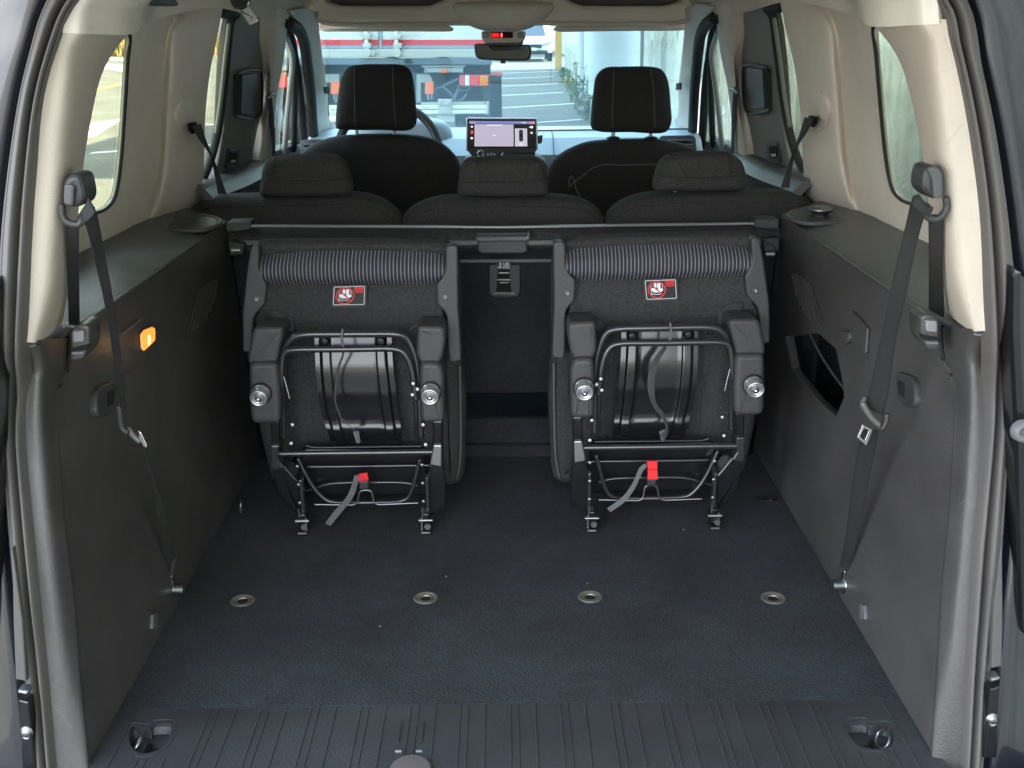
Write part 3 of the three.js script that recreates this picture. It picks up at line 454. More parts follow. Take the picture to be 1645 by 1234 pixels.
// ───────────── the van: shell and trim ─────────────
const van = thing('van', 'black passenger van seen from its open tailgate, with beige pillars and dark trims', 'van', [0, GY, -2.8]);
const SIDE = [['left', 1], ['right', -1]];
{
  P('roof_panel', patch([[[-0.78, 1.1, -1.30], [-0.4, 1.2, -1.25], [0.4, 1.2, -1.25], [0.78, 1.1, -1.30]], [[-0.8, 1.12, -2.6], [-0.4, 1.25, -2.6], [0.4, 1.25, -2.6], [0.8, 1.12, -2.6]], [[-0.76, 1.1, -3.95], [-0.4, 1.16, -3.95], [0.4, 1.16, -3.95], [0.76, 1.1, -3.95]]], { out: [0, 1, 0], t: 0.01 }), M.paint, van);
  const tg = P('tailgate', patch([[[-0.6, 1.16, -1.32], [0, 1.2, -1.32], [0.6, 1.16, -1.32]], [[-0.66, 1.27, -0.8], [0, 1.31, -0.8], [0.66, 1.27, -0.8]], [[-0.68, 1.36, -0.3], [0, 1.40, -0.3], [0.68, 1.36, -0.3]], [[-0.66, 1.36, -0.2], [0, 1.40, -0.18], [0.66, 1.36, -0.2]]], { out: [0, 1, 0], t: 0.05 }), M.paint, van);
  P('tailgate_lining', slab([[-0.55, 1.125, -1.25], [0.55, 1.125, -1.25], [0.6, 1.27, -0.32], [-0.6, 1.27, -0.32]], 0.02, { out: [0, -1, 0], r: 0.05, bevel: 0.005 }), M.trim, tg);
  P('cabin_floor', rb(1.5, 0.03, 2.3, 0, [0, -0.1, -3.7]), M.board, van);
  P('load_floor_pan', rb(1.5, 0.03, 1.32, 0, [0, -0.04, -1.9]), M.board, van);
  P('firewall', rb(1.6, 1.0, 0.05, 0, [0, 0.02, -4.86]), M.black, van);
  P('bonnet', patch([[[-0.8, 0.46, -4.82], [0, 0.53, -4.82], [0.8, 0.46, -4.82]], [[-0.78, 0.4, -5.3], [0, 0.47, -5.3], [0.78, 0.4, -5.3]], [[-0.7, 0.1, -5.75], [0, 0.15, -5.85], [0.7, 0.1, -5.75]]], { out: [0, 1, 0], t: 0.01 }), M.paint, van);
  P('rear_bumper', rb(1.76, 0.32, 0.16, 0.05, [0, -0.2, -1.2]), M.black, van);
  // headlining: from rail to rail across the roof
  const rail = [...[[-0.5201, 0.9927, -1.395]], ...[[-0.4973, 0.9911, -1.424]], ...[[-0.5046, 0.9894, -1.61]], ...[[-0.649, 1.0034, -2.1494]], ...[[-0.6335, 1.0215, -2.3098]], ...[[-0.6048, 1.034, -2.5282]], [-0.612, 1.018, -2.95], [-0.612, 1.014, -3.35], [-0.612, 1.008, -3.75]];
  const rows = rail.map((p, i) => {
    const h = i < 2 ? 0.07 : 0.075, q = [p[0] + 0.012, p[1] + 0.035, p[2]], r2 = [p[0] + 0.07, p[1] + h, p[2]], c = [0, 1.15, p[2]], k = [-0.3, 1.135, p[2]];
    const l = [p, q, r2, k, c]; return [...l, ...l.slice(0, 4).reverse().map((a) => mir(a, -1))];
  });
  rows.push(rows[8].map((p) => [p[0] * 0.98, p[1] - 0.01, -4.0]));
  P('headlining', patch(rows, { out: [0, -1, 0], t: 0.012, nu: 64, nv: 72 }), M.liner, van);
  P('rear_header', patch([[[-0.455, 1.068, -1.388], [-0.42, 1.09, -1.385], [0, 1.115, -1.37], [0.42, 1.09, -1.385], [0.455, 1.068, -1.388]], [[-0.45, 1.09, -1.47], [-0.4, 1.12, -1.49], [0, 1.14, -1.48], [0.4, 1.12, -1.49], [0.45, 1.09, -1.47]]], { t: 0.02 }), M.beige, van);
}
const GREY_LINES = [];
for (const [nm, s] of SIDE) {
  const m = (p) => mir(p, s), O = [s, 0, 0];
  P('roof_rail', [rb(0.05, 0.12, 2.4, 0.01, [-0.725 * s, 1.085, -2.92]), rb(0.14, 0.03, 2.4, 0.005, [-0.70 * s, 1.05, -2.92])], M.black, van);
  // outer body below the windows
  P('body_side', [rb(0.02, 1.0, 3.6, 0, [-0.90 * s, 0.03, -3.05]), slab(m([[-0.7111, 1.0462, -2.6009], [-0.8536, 0.5714, -2.8129], [-0.85, 0.5833, -2.0106], [-0.7991, 0.7529, -1.8391], [-0.7188, 1.0207, -1.7853]]), 0.012, { out: O, holes: [m([[-0.7259, 0.9969, -2.3208], [-0.7459, 0.9304, -2.3445], [-0.8035, 0.7382, -2.4158], [-0.8316, 0.6446, -2.4277], [-0.8384, 0.622, -2.3217], [-0.8293, 0.6524, -2.0701], [-0.773, 0.8401, -1.974], [-0.7396, 0.9512, -2.0248], [-0.7276, 0.9912, -2.1467]])] })], M.paint, van);
  // quarter panel with the window
  const hole = m([[-0.669, 0.9866, -2.1136], [-0.684, 0.9367, -2.1321], [-0.7112, 0.8459, -2.1665], [-0.7364, 0.7621, -2.1959], [-0.7517, 0.7109, -2.2062], [-0.7609, 0.6803, -2.2009], [-0.765, 0.6666, -2.1647], [-0.765, 0.6666, -2.1055], [-0.7631, 0.6729, -2.0053], [-0.757, 0.6932, -1.9216], [-0.7408, 0.7472, -1.8753], [-0.7098, 0.8508, -1.8404], [-0.6815, 0.9451, -1.8758], [-0.671, 0.98, -1.9753]]);
  const qp = P('quarter_trim', slab(m([[-0.6522, 1.0428, -2.4083], [-0.6719, 0.9771, -2.3645], [-0.694, 0.9034, -2.3974], [-0.7336, 0.7712, -2.469], [-0.7811, 0.6128, -2.5419], [-0.7877, 0.5908, -2.5134], [-0.7858, 0.5973, -2.3711], [-0.7865, 0.595, -2.2328], [-0.7854, 0.5986, -2.0567], [-0.7831, 0.6062, -1.8489], [-0.7361, 0.7631, -1.7606], [-0.6933, 0.9056, -1.7273], [-0.6665, 0.9949, -1.8122], [-0.6658, 0.9974, -2.0795]]), 0.008, { out: O, holes: [hole], bevel: 0.001 }), M.beige, van);
  P('window_seal', tube(m([[-0.6688, 0.9856, -2.1126], [-0.6835, 0.9368, -2.1305], [-0.7107, 0.846, -2.1649], [-0.7358, 0.7623, -2.1943], [-0.7512, 0.7111, -2.2045], [-0.7603, 0.6806, -2.1993], [-0.7644, 0.6669, -2.1631], [-0.7644, 0.6669, -2.1039], [-0.7626, 0.6731, -2.0038], [-0.7565, 0.6935, -1.9202], [-0.7403, 0.7474, -1.8739], [-0.7092, 0.8509, -1.839], [-0.6809, 0.9452, -1.8743], [-0.6705, 0.98, -1.9738]]), 0.0036, { closed: true, seg: 120, rad: 6 }), M.rubber, qp);
  P('quarter_window', slab(m([[-0.6694, 0.9972, -2.1399], [-0.6878, 0.9358, -2.1617], [-0.7409, 0.7586, -2.2276], [-0.7709, 0.6588, -2.2461], [-0.7735, 0.65, -2.1072], [-0.7647, 0.6795, -1.9087], [-0.7127, 0.8525, -1.8201], [-0.682, 0.955, -1.867], [-0.6709, 0.9919, -1.9794]]), 0.004, { out: O, bevel: 0 }), M.tint, van);
  // C pillar
  const rowC = [
    [[-0.6554, 1.0321, -2.4207], [-0.6392, 1.0361, -2.4624], [-0.618, 1.04, -2.591]], [[-0.6701, 0.983, -2.3693], [-0.6502, 0.9828, -2.3742], [-0.6308, 0.9806, -2.5712]], [[-0.694, 0.9034, -2.3974], [-0.6688, 0.9041, -2.376], [-0.6563, 0.8955, -2.5706]],
    [[-0.7212, 0.8126, -2.441], [-0.6957, 0.8143, -2.4164], [-0.6854, 0.7987, -2.6106]], [[-0.7503, 0.7156, -2.4924], [-0.7253, 0.7157, -2.4664], [-0.7172, 0.6928, -2.6841]], [[-0.7776, 0.6247, -2.5102], [-0.7562, 0.6294, -2.505], [-0.7511, 0.5964, -2.7626]], [[-0.7876, 0.5914, -2.485], [-0.7796, 0.5846, -2.5506], [-0.7767, 0.5443, -2.8305]],
  ].map((r) => [[r[0][0] - 0.012, r[0][1], r[0][2] + 0.05], [r[0][0] - 0.001, r[0][1], r[0][2] + 0.012], r[1], r[2], [r[2][0] - 0.004, r[2][1], r[2][2] - 0.04], [r[2][0] - 0.05, r[2][1], r[2][2] - 0.07]]);
  const cp = P('c_pillar_trim', patch(m(rowC), { out: [s, 0, 0.6], t: 0.006, nu: 40, nv: 30 }), M.beige, van);
  P('belt_bezel', puff(m([[-0.6618, 0.8506, -2.4802], [-0.6629, 0.8469, -2.4378], [-0.6678, 0.8306, -2.4159], [-0.6736, 0.8112, -2.4206], [-0.6806, 0.7879, -2.4525], [-0.6863, 0.7689, -2.5021], [-0.6887, 0.7611, -2.555], [-0.6829, 0.7804, -2.583], [-0.6724, 0.8153, -2.5714], [-0.6642, 0.8426, -2.5228]].map((p) => [p[0] - 0.013, p[1], p[2]])), 0.004, 0.03, { out: [s, 0, 0.6], e: 3, ez: 2 }), M.beige, cp);
  P('belt_slot', slab(m([[-0.6695, 0.7985, -2.4645], [-0.6701, 0.7962, -2.5232], [-0.6756, 0.778, -2.5322], [-0.6777, 0.7711, -2.5061], [-0.6741, 0.7831, -2.4763]]), 0.008, { out: [s, 0, 0.6], r: 0.006 }), M.hole, cp);
  // D pillar
  const rowD = [
    [[-0.5191, 0.9975, -1.4], [-0.496, 0.9943, -1.43], [-0.507, 0.9954, -1.62]], [[-0.5305, 0.9736, -1.4], [-0.5138, 0.9727, -1.43], [-0.5284, 0.969, -1.6]], [[-0.5435, 0.9378, -1.4], [-0.5246, 0.9362, -1.43], [-0.5546, 0.9282, -1.6]], [[-0.5646, 0.8719, -1.4], [-0.5411, 0.8688, -1.43], [-0.5803, 0.8529, -1.6]],
    [[-0.5789, 0.8192, -1.4], [-0.5529, 0.8149, -1.43], [-0.5967, 0.7927, -1.6]], [[-0.5963, 0.7338, -1.4], [-0.5724, 0.7277, -1.43], [-0.619, 0.695, -1.6]], [[-0.6075, 0.6777, -1.4], [-0.5866, 0.6704, -1.43], [-0.6373, 0.631, -1.6]], [[-0.62, 0.612, -1.4], [-0.6133, 0.606, -1.43], [-0.6503, 0.5881, -1.6]],
  ].map((r) => [[r[0][0] - 0.012, r[0][1], r[0][2] + 0.004], ...r, [r[2][0] - 0.03, r[2][1], r[2][2] - 0.012], [r[2][0] - 0.11, r[2][1], r[2][2] - 0.05], [r[2][0] - 0.16, r[2][1], r[2][2] - 0.1]]);
  const dp = P('d_pillar_trim', patch(m(rowD), { out: [s * 0.3, 0, 1], t: 0.006, nu: 40, nv: 36 }), M.beigeDimmed, van);
  P('clip_notch', slab(m([[-0.5686, 0.8575, -1.409], [-0.5492, 0.8535, -1.409], [-0.5506, 0.8437, -1.409], [-0.5714, 0.8485, -1.409]]), 0.006, { bevel: 0.002 }), std([0.66, 0.62, 0.55], 0.5), dp);
  
  // lower side trim
  const cub = mir([[0.6251, 0.3985, -2.1697], [0.6253, 0.4013, -2.0386], [0.6226, 0.3592, -1.9766], [0.6212, 0.3365, -1.9534], [0.6182, 0.2886, -1.9821], [0.6175, 0.2776, -2.1173], [0.6177, 0.2805, -2.3109], [0.6208, 0.3302, -2.3933]], -1);
  const W = [[-0.6367, 0.5818, -1.6234], [-0.6365, 0.5786, -1.632], [-0.6362, 0.5738, -1.7856], [-0.6359, 0.5696, -2.5537], [-0.635, 0.5558, -2.6003], [-0.6303, 0.4805, -2.5512], [-0.5978, -0.0342, -2.4449], [-0.5987, -0.0206, -1.861], [-0.6002, 0.0039, -1.4842], [-0.5988, -0.0194, -1.3515], [-0.6, -0.0007, -1.349], [-0.6056, 0.0895, -1.3701], [-0.6124, 0.197, -1.4056], [-0.6198, 0.3137, -1.4246], [-0.6265, 0.4201, -1.462], [-0.6288, 0.4571, -1.4699], [-0.6317, 0.5039, -1.4944], [-0.6328, 0.521, -1.5268], [-0.6359, 0.5691, -1.569]];
  W[4] = [-0.6358, 0.569, -2.555]; W[5] = [-0.63, 0.45, -2.56]; W[6] = [-0.598, -0.02, -2.55]; W[7] = [-0.598, -0.03, -1.8]; W[8] = [-0.598, -0.03, -1.48]; W[9] = [-0.598, -0.04, -1.33];
  const st = P('side_trim', slab(m(W), 0.02, { out: O, holes: s < 0 ? [m(cub)] : [], bevel: 0.004, hr: 0.004 }), M.trim, van);
  // rear edge of the trim, rolling out to the seal
  const rowE = [[[-0.62, 0.612, -1.4], [-0.6099, 0.6068, -1.43], [-0.6361, 0.5731, -1.5614]], [[-0.6393, 0.5681, -1.4342], [-0.6177, 0.5661, -1.4399], [-0.6334, 0.5303, -1.5269]], [[-0.6396, 0.54, -1.4292], [-0.6226, 0.5383, -1.4339], [-0.6325, 0.5159, -1.4915]], [[-0.6474, 0.4769, -1.4178], [-0.6265, 0.4752, -1.4215], [-0.629, 0.46, -1.4623]], [[-0.6459, 0.367, -1.3981], [-0.6256, 0.3651, -1.4017], [-0.6222, 0.3526, -1.4288]], [[-0.6426, 0.2549, -1.3779], [-0.6213, 0.2526, -1.3815], [-0.6151, 0.239, -1.4063]], [[-0.6392, 0.1414, -1.3575], [-0.6176, 0.1388, -1.361], [-0.6082, 0.1299, -1.3747]], [[-0.6367, 0.0111, -1.334], [-0.614, 0.0082, -1.3375], [-0.6003, 0.0046, -1.3419]], [[-0.6349, -0.04, -1.3248], [-0.6129, -0.0431, -1.3282], [-0.5973, -0.0435, -1.3284]]].map((r) => [[r[0][0] - 0.01, r[0][1], r[0][2]], r[0], r[1], [r[2][0] + 0.0025, r[2][1], r[2][2]], [r[2][0] + 0.002, r[2][1], r[2][2] - 0.012], [r[2][0] - 0.002, r[2][1], r[2][2] - 0.022]]);
  P('trim_edge', patch(m(rowE), { out: [s, 0, 1], t: 0.005, nu: 24, nv: 40 }), M.trim, van);
  // sloping top of the trim beside the D pillar
  P('trim_shoulder', patch(m([[[-0.6224, 0.6098, -1.405], [-0.6118, 0.6051, -1.43], [-0.636, 0.5715, -1.5605]], [[-0.6466, 0.5876, -1.5], [-0.638, 0.59, -1.53], [-0.6363, 0.5768, -1.5853]], [[-0.6714, 0.5755, -1.62], [-0.6559, 0.581, -1.62], [-0.636, 0.578, -1.605]]]), { out: [0, 1, 0.3], t: 0.006 }), M.trim, st);
  // shelf on top
  const sh = P('side_shelf', patch(m([[[-0.636, 0.571, -1.60], [-0.66, 0.578, -1.60], [-0.80, 0.608, -1.60]], [[-0.636, 0.571, -2.0], [-0.66, 0.578, -2.0], [-0.80, 0.606, -2.0]], [[-0.636, 0.571, -2.45], [-0.66, 0.576, -2.45], [-0.81, 0.598, -2.45]], [[-0.637, 0.569, -2.56], [-0.66, 0.572, -2.6], [-0.81, 0.585, -2.75]]]), { out: [0, 1, 0], t: 0.012, nu: 24, nv: 24 }), M.shelf, van);
  P('shelf_lip', tube(m([[-0.637, 0.572, -1.61], [-0.637, 0.572, -2.1], [-0.638, 0.570, -2.555]]), 0.004, { rad: 8 }), M.trim, sh);
  P('shelf_end', rb(0.16, 0.16, 0.02, 0.008, [-0.715 * s, 0.49, -2.555]), M.trim, sh);
  const ring = m([[-0.773, 0.584, -2.4156], [-0.7703, 0.584, -2.5279], [-0.6819, 0.584, -2.5558], [-0.6379, 0.584, -2.5023], [-0.6279, 0.584, -2.4216], [-0.651, 0.584, -2.3698]]);
  P('tray_rim', tube(ring, 0.005, { closed: true, seg: 60, rad: 8 }), M.shelf, sh);
  P('tray', slab(off(ring, [0, 0.0025, 0]), 0.006, { out: [0, 1, 0], r: 0.03, bevel: 0.002 }), M.black, sh);
  // grille ribs of the loudspeaker
  const ribA = mir([[0.6273, 0.4817, -2.2538], [0.6273, 0.4812, -2.2733], [0.6273, 0.4807, -2.2932], [0.6273, 0.4802, -2.3133], [0.6272, 0.4797, -2.3338], [0.6271, 0.478, -2.3541], [0.627, 0.4761, -2.3691], [0.6268, 0.4729, -2.3837], [0.6266, 0.4697, -2.3985]], -1), ribB = mir([[0.624, 0.429, -2.1373], [0.6234, 0.4191, -2.1506], [0.6233, 0.4171, -2.168], [0.6232, 0.4161, -2.1911], [0.6232, 0.4152, -2.2147], [0.6232, 0.4154, -2.2393], [0.6233, 0.418, -2.2708], [0.6237, 0.4231, -2.3043], [0.6243, 0.4332, -2.3413]], -1);
  for (let k = 0; k < 9; k++) {
    const f = k / 8, A = ribA[k], B = ribB[k], a = m([A])[0], b = m([B])[0];
    P('grille_rib', bar(a, b, 0.0035, 0.003, 0.001), M.trim, st);
  }
  // bag hook, retaining slot, clip, loop
  const HK = [...[[-0.6197, 0.471, -1.6149], [-0.62, 0.4757, -1.6369], [-0.6194, 0.466, -1.6924], [-0.6188, 0.4574, -1.6996], [-0.6168, 0.4258, -1.6791], [-0.6167, 0.4241, -1.6456], [-0.6174, 0.435, -1.6063], [-0.6182, 0.4483, -1.5999]]];
  const hk = P('bag_hook', slab(m(HK), 0.022, { out: O, r: 0.008, bevel: 0.005, bs: 3 }), M.cap, st);
  P('hook_recess', slab(m([[-0.6185, 0.4605, -1.6526], [-0.6182, 0.455, -1.6847], [-0.617, 0.4358, -1.6711], [-0.6172, 0.439, -1.6408]]), 0.004, { out: O, bevel: 0.001, r: 0.004 }), M.hole, hk);
  const cs = P('cover_slot', slab(m([[-0.601, 0.6013, -1.5], [-0.587, 0.61, -1.5], [-0.5746, 0.6063, -1.5], [-0.5787, 0.5742, -1.5], [-0.5902, 0.5581, -1.5], [-0.6069, 0.5565, -1.5]]), 0.05, { r: 0.006, bevel: 0.004 }), M.trim, st);
  P('slot_face', slab(m([[-0.5959, 0.6014, -1.493], [-0.5804, 0.6021, -1.493], [-0.5824, 0.5861, -1.493], [-0.5981, 0.5845, -1.493]]), 0.01, { r: 0.003, bevel: 0.002 }), std([0.24, 0.24, 0.25], 0.4), cs);
  P('slot_mouth', slab(m([[-0.6016, 0.576, -1.495], [-0.5761, 0.581, -1.495], [-0.5785, 0.5757, -1.495], [-0.5869, 0.5704, -1.495], [-0.6026, 0.5688, -1.495]]), 0.01, { bevel: 0.001 }), M.hole, cs);
  P('slot_lip', slab(m([[-0.5995, 0.5726, -1.488], [-0.5806, 0.5733, -1.488], [-0.5837, 0.5688, -1.488], [-0.6001, 0.5681, -1.488]]), 0.014, { bevel: 0.002 }), std([0.16, 0.16, 0.165], 0.4), cs);
  P('trim_clip', slab(m([[-0.597, 0.0469, -1.6691], [-0.5976, 0.0569, -1.6784], [-0.5972, 0.0504, -1.6961], [-0.5957, 0.0265, -1.6858], [-0.5965, 0.0389, -1.6645]]), 0.006, { out: O, bevel: 0.001 }), M.midPl, st);
  P('panel_joint', tube(m([[-0.6345, 0.415, -2.42], [-0.6285, 0.355, -2.1], [-0.6265, 0.34, -1.75]]), 0.0028, { rad: 6 }), M.trim, st);
  P('panel_joint', tube(m([[-0.6285, 0.39, -1.62], [-0.6265, 0.37, -1.50], [-0.6215, 0.3, -1.46], [-0.611, 0.1, -1.43]]), 0.0022, { rad: 6 }), M.trim, st);
  // pocket behind the opening
  const pk = P('storage_pocket', [rb(0.012, 0.4, 0.62, 0, [-0.735 * s, 0.3, -2.2]), rb(0.10, 0.012, 0.62, 0, [-0.685 * s, 0.11, -2.2])], M.hole, van);
  P('pocket_ledge', [rb(0.10, 0.09, 0.22, 0.006, [-0.69 * s, 0.17, -2.06])], M.shelf, pk);
  // sliding door: rear view of its frame, pillar panel and grab handle
  const sd = P('sliding_door', slab(m([[-0.634, 1.0534, -2.8429], [-0.6403, 1.0323, -2.8497], [-0.6588, 0.9708, -2.8545], [-0.6809, 0.8969, -2.8895], [-0.7043, 0.8189, -2.9402], [-0.7266, 0.7448, -2.9933], [-0.7463, 0.6791, -3.0104], [-0.7655, 0.6149, -3.0048], [-0.7739, 0.587, -3.0287], [-0.7942, 0.5192, -3.5172], [-0.787, 0.5433, -3.538], [-0.7584, 0.6388, -3.4662], [-0.7426, 0.6914, -3.4559], [-0.7263, 0.7458, -3.4613], [-0.7027, 0.8242, -3.4121], [-0.6808, 0.8974, -3.3229], [-0.6651, 0.9496, -3.2403], [-0.6456, 1.0146, -3.1535], [-0.6345, 1.0517, -3.1135]]), 0.03, { out: [s, 0, 0.5], bevel: 0.006, bs: 3 }), M.door, van);
  const hd = P('grab_handle', tube(m([[-0.6721, 0.8831, -2.9689], [-0.6728, 0.8806, -3.1847], [-0.6768, 0.8673, -3.2658], [-0.7115, 0.7516, -3.3823], [-0.7142, 0.7426, -3.3392], [-0.7075, 0.7651, -3.0753], [-0.7035, 0.7785, -3.0259], [-0.6741, 0.8764, -2.9471]]), 0.0034, { closed: true, seg: 70 }), M.black, sd);
  P('handle_pad', slab(m([[-0.6791, 0.873, -3.0256], [-0.6796, 0.8713, -3.2138], [-0.6832, 0.8592, -3.26], [-0.714, 0.7568, -3.3608], [-0.7155, 0.7515, -3.3144], [-0.7108, 0.7675, -3.1286], [-0.707, 0.7799, -3.0939]]), 0.012, { out: [s, 0, 0.5], r: 0.012 }), M.midPl, hd);
  P('handle_shadow_slot', slab(m([[-0.6764, 0.8768, -2.9719], [-0.6768, 0.8758, -3.0307], [-0.7091, 0.768, -3.1213], [-0.7073, 0.7741, -3.063]]), 0.01, { out: [s, 0, 0.5], r: 0.004 }), M.hole, hd);  // near-black strip along one edge of the handle frame
  const sw = P('window_switch', slab(m([[-0.7374, 0.6822, -3.0725], [-0.7419, 0.6671, -3.2154], [-0.7626, 0.5981, -3.2824], [-0.7543, 0.6257, -3.0879]]), 0.012, { out: [s, 0, 0.5], r: 0.01, bevel: 0.003 }), M.cap, sd);
  P('switch_rocker', slab(m([[-0.7374, 0.6718, -3.0763], [-0.7407, 0.6609, -3.1767], [-0.7511, 0.6263, -3.1942], [-0.7472, 0.6394, -3.0989]]), 0.01, { out: [s, 0, 0.5], r: 0.006, bevel: 0.002 }), M.hole, sw); P('switch_icon', slab(m([[-0.7429, 0.6486, -3.106], [-0.745, 0.6417, -3.1652], [-0.747, 0.6351, -3.1638], [-0.7449, 0.642, -3.1047]]), 0.003, { out: [s, 0, 0.5], bevel: 0 }), std([0.7, 0.7, 0.7], 0.5), sw);
  P('window_frame', [tube(m([[-0.6433, 1.0223, -2.8393], [-0.6484, 1.0053, -2.8161], [-0.6717, 0.9276, -2.8485], [-0.7035, 0.8216, -2.8978], [-0.7293, 0.7357, -2.9206], [-0.7489, 0.6703, -2.9049], [-0.7634, 0.6219, -2.8443], [-0.7696, 0.6014, -2.731]]), 0.011, { rad: 8 }), tube(m([[-0.6408, 1.0308, -2.6825], [-0.6421, 1.0265, -2.8354]]), 0.016, { rad: 8 })], M.rubber, sd);
  P('frame_trim', tube(m([[-0.6471, 0.9996, -2.7955], [-0.6729, 0.9136, -2.8289], [-0.7022, 0.8158, -2.8707], [-0.724, 0.7432, -2.8887]]), 0.005, { rad: 8 }), std([0.24, 0.24, 0.2], 0.4), sd);
  P('door_glass', slab(m([[-0.6556, 1.0314, -2.8967], [-0.6738, 0.9706, -2.8868], [-0.7197, 0.8175, -2.9647], [-0.7688, 0.6539, -2.9926], [-0.7831, 0.6063, -2.8905], [-0.7707, 0.6477, -2.5923], [-0.6543, 1.0357, -2.324]]), 0.004, { out: O, bevel: 0 }), M.tint, sd);
  P('door_sill_trim', patch(m([[[-0.70, 0.60, -2.72], [-0.74, 0.635, -2.72], [-0.82, 0.64, -2.72]], [[-0.69, 0.585, -3.1], [-0.735, 0.615, -3.1], [-0.82, 0.62, -3.1]], [[-0.70, 0.57, -3.6], [-0.74, 0.60, -3.6], [-0.82, 0.60, -3.6]]]), { out: [0, 1, 0], t: 0.02 }), M.shelf, sd);
  P('door_lower_panel', rb(0.06, 0.66, 1.0, 0.02, [-0.80 * s, 0.26, -3.2]), M.trim, sd);
  // B pillar
  const rowB = [[[-0.6359, 1.0303, -3.1608], [-0.6055, 1.0383, -3.1964], [-0.6242, 1.0362, -3.4861]], [[-0.6551, 0.9665, -3.1975], [-0.6275, 0.9651, -3.2832], [-0.6463, 0.9624, -3.518]], [[-0.6757, 0.8976, -3.3154], [-0.6478, 0.8973, -3.3172], [-0.6681, 0.8896, -3.5569]], [[-0.695, 0.8334, -3.4043], [-0.666, 0.8368, -3.3321], [-0.6874, 0.8252, -3.5637]], [[-0.7172, 0.7593, -3.4495], [-0.6882, 0.7627, -3.398], [-0.7106, 0.7481, -3.6045]], [[-0.7479, 0.657, -3.4683], [-0.72, 0.6565, -3.4705], [-0.7452, 0.6327, -3.7083]], [[-0.7832, 0.5394, -3.5094], [-0.756, 0.5368, -3.5262], [-0.7878, 0.4908, -3.8731]]].map((r) => [[r[0][0] - 0.04, r[0][1], r[0][2] - 0.01], ...r, [r[2][0] - 0.05, r[2][1], r[2][2] - 0.06]]);
  P('b_pillar_trim', patch(m(rowB), { out: [s, 0, 0.8], t: 0.006, nu: 28, nv: 28, linU: false }), M.beige, van);
  P('b_pillar_foot', slab(m([[-0.7745, 0.5517, -3.4731], [-0.791, 0.4968, -3.892], [-0.8253, 0.3823, -4.025], [-0.8023, 0.4589, -3.5318]]), 0.04, { out: [s, 0, 0.6], r: 0.01 }), M.black, van);
  // front door seen past the B pillar
  const fd = P('front_door', [slab(m([[-0.7844, 0.5852, -3.8927], [-0.7893, 0.5691, -4.2077], [-0.8124, 0.4919, -4.9492], [-0.916, 0.1465, -5.545], [-0.8511, 0.363, -4.1507]]), 0.04, { out: [s, 0, 0.6], r: 0.01, bevel: 0.008 }), rb(0.06, 0.6, 1.2, 0.02, [-0.85 * s, 0.2, -4.2])], M.cap, van);
  P('door_frame', [tube(m([[-0.6578, 0.9907, -3.5714], [-0.6669, 0.9603, -3.694], [-0.6862, 0.896, -3.8442], [-0.7185, 0.7884, -4.0838], [-0.7643, 0.6357, -4.3713], [-0.7992, 0.5194, -4.5903]]), 0.016, { rad: 8 }), tube(m([[-0.6862, 0.896, -3.8442], [-0.717, 0.7934, -3.9901], [-0.7897, 0.5509, -4.2941]]), 0.012, { rad: 8 })], M.rubber, fd);
  P('frame_trim', tube(m([[-0.6605, 0.9651, -3.5965], [-0.6832, 0.8895, -3.8016], [-0.7101, 0.7997, -3.8709], [-0.7423, 0.6924, -3.9483], [-0.7798, 0.5674, -4.0562]]), 0.009, { rad: 8 }), std([0.30, 0.31, 0.28], 0.35), fd);
  P('door_glass', slab(m([[-0.6624, 1.0086, -3.4269], [-0.6657, 0.9977, -3.659], [-0.7019, 0.877, -3.9495], [-0.8103, 0.5158, -4.6249], [-0.7875, 0.5917, -3.911]]), 0.004, { out: O, bevel: 0 }), M.clear, fd);
  P('door_mirror', rb(0.16, 0.17, 0.12, 0.05, [-1.0 * s, 0.60, -4.45]), M.paint, van);
  // A pillar
  const ap = P('a_pillar_trim', patch(m([[[-0.5996, 1.0346, -3.3296], [-0.5821, 1.0429, -3.5007], [-0.5748, 1.0339, -3.7104]], [[-0.6152, 0.9827, -3.6285], [-0.6004, 0.9819, -3.7273], [-0.5918, 0.9774, -3.8094]], [[-0.6465, 0.8782, -3.8948], [-0.6322, 0.8759, -3.9612], [-0.6232, 0.8728, -4.0532]], [[-0.681, 0.7634, -4.1403], [-0.6678, 0.7574, -4.2401], [-0.6598, 0.7507, -4.3527]], [[-0.7112, 0.6626, -4.3167], [-0.6994, 0.6519, -4.4497], [-0.6921, 0.643, -4.56]], [[-0.7503, 0.5323, -4.5556], [-0.7369, 0.5438, -4.7882], [-0.7191, 0.5531, -5.0817]]].map((r) => [...r, [r[2][0] - 0.02, r[2][1], r[2][2] - 0.05]])), { out: [s, 0, 1], t: 0.006, nu: 20, nv: 24 }), M.beige, van);
  P('airbag_tab', slab(m([[-0.6331, 0.7895, -4.085], [-0.6349, 0.7835, -4.1983], [-0.6432, 0.756, -4.2581], [-0.6411, 0.7629, -4.1414]]), 0.006, { bevel: 0.001 }), M.hole, ap);
  P('door_seal', tube(m([[-0.6136, 1.0047, -3.3951], [-0.619, 0.9867, -3.5635], [-0.6305, 0.9482, -3.7288], [-0.6502, 0.8827, -3.881], [-0.6858, 0.7641, -4.1289], [-0.7162, 0.6625, -4.319], [-0.7501, 0.5496, -4.5303]]), 0.018, { rad: 10 }), M.rubber, ap);
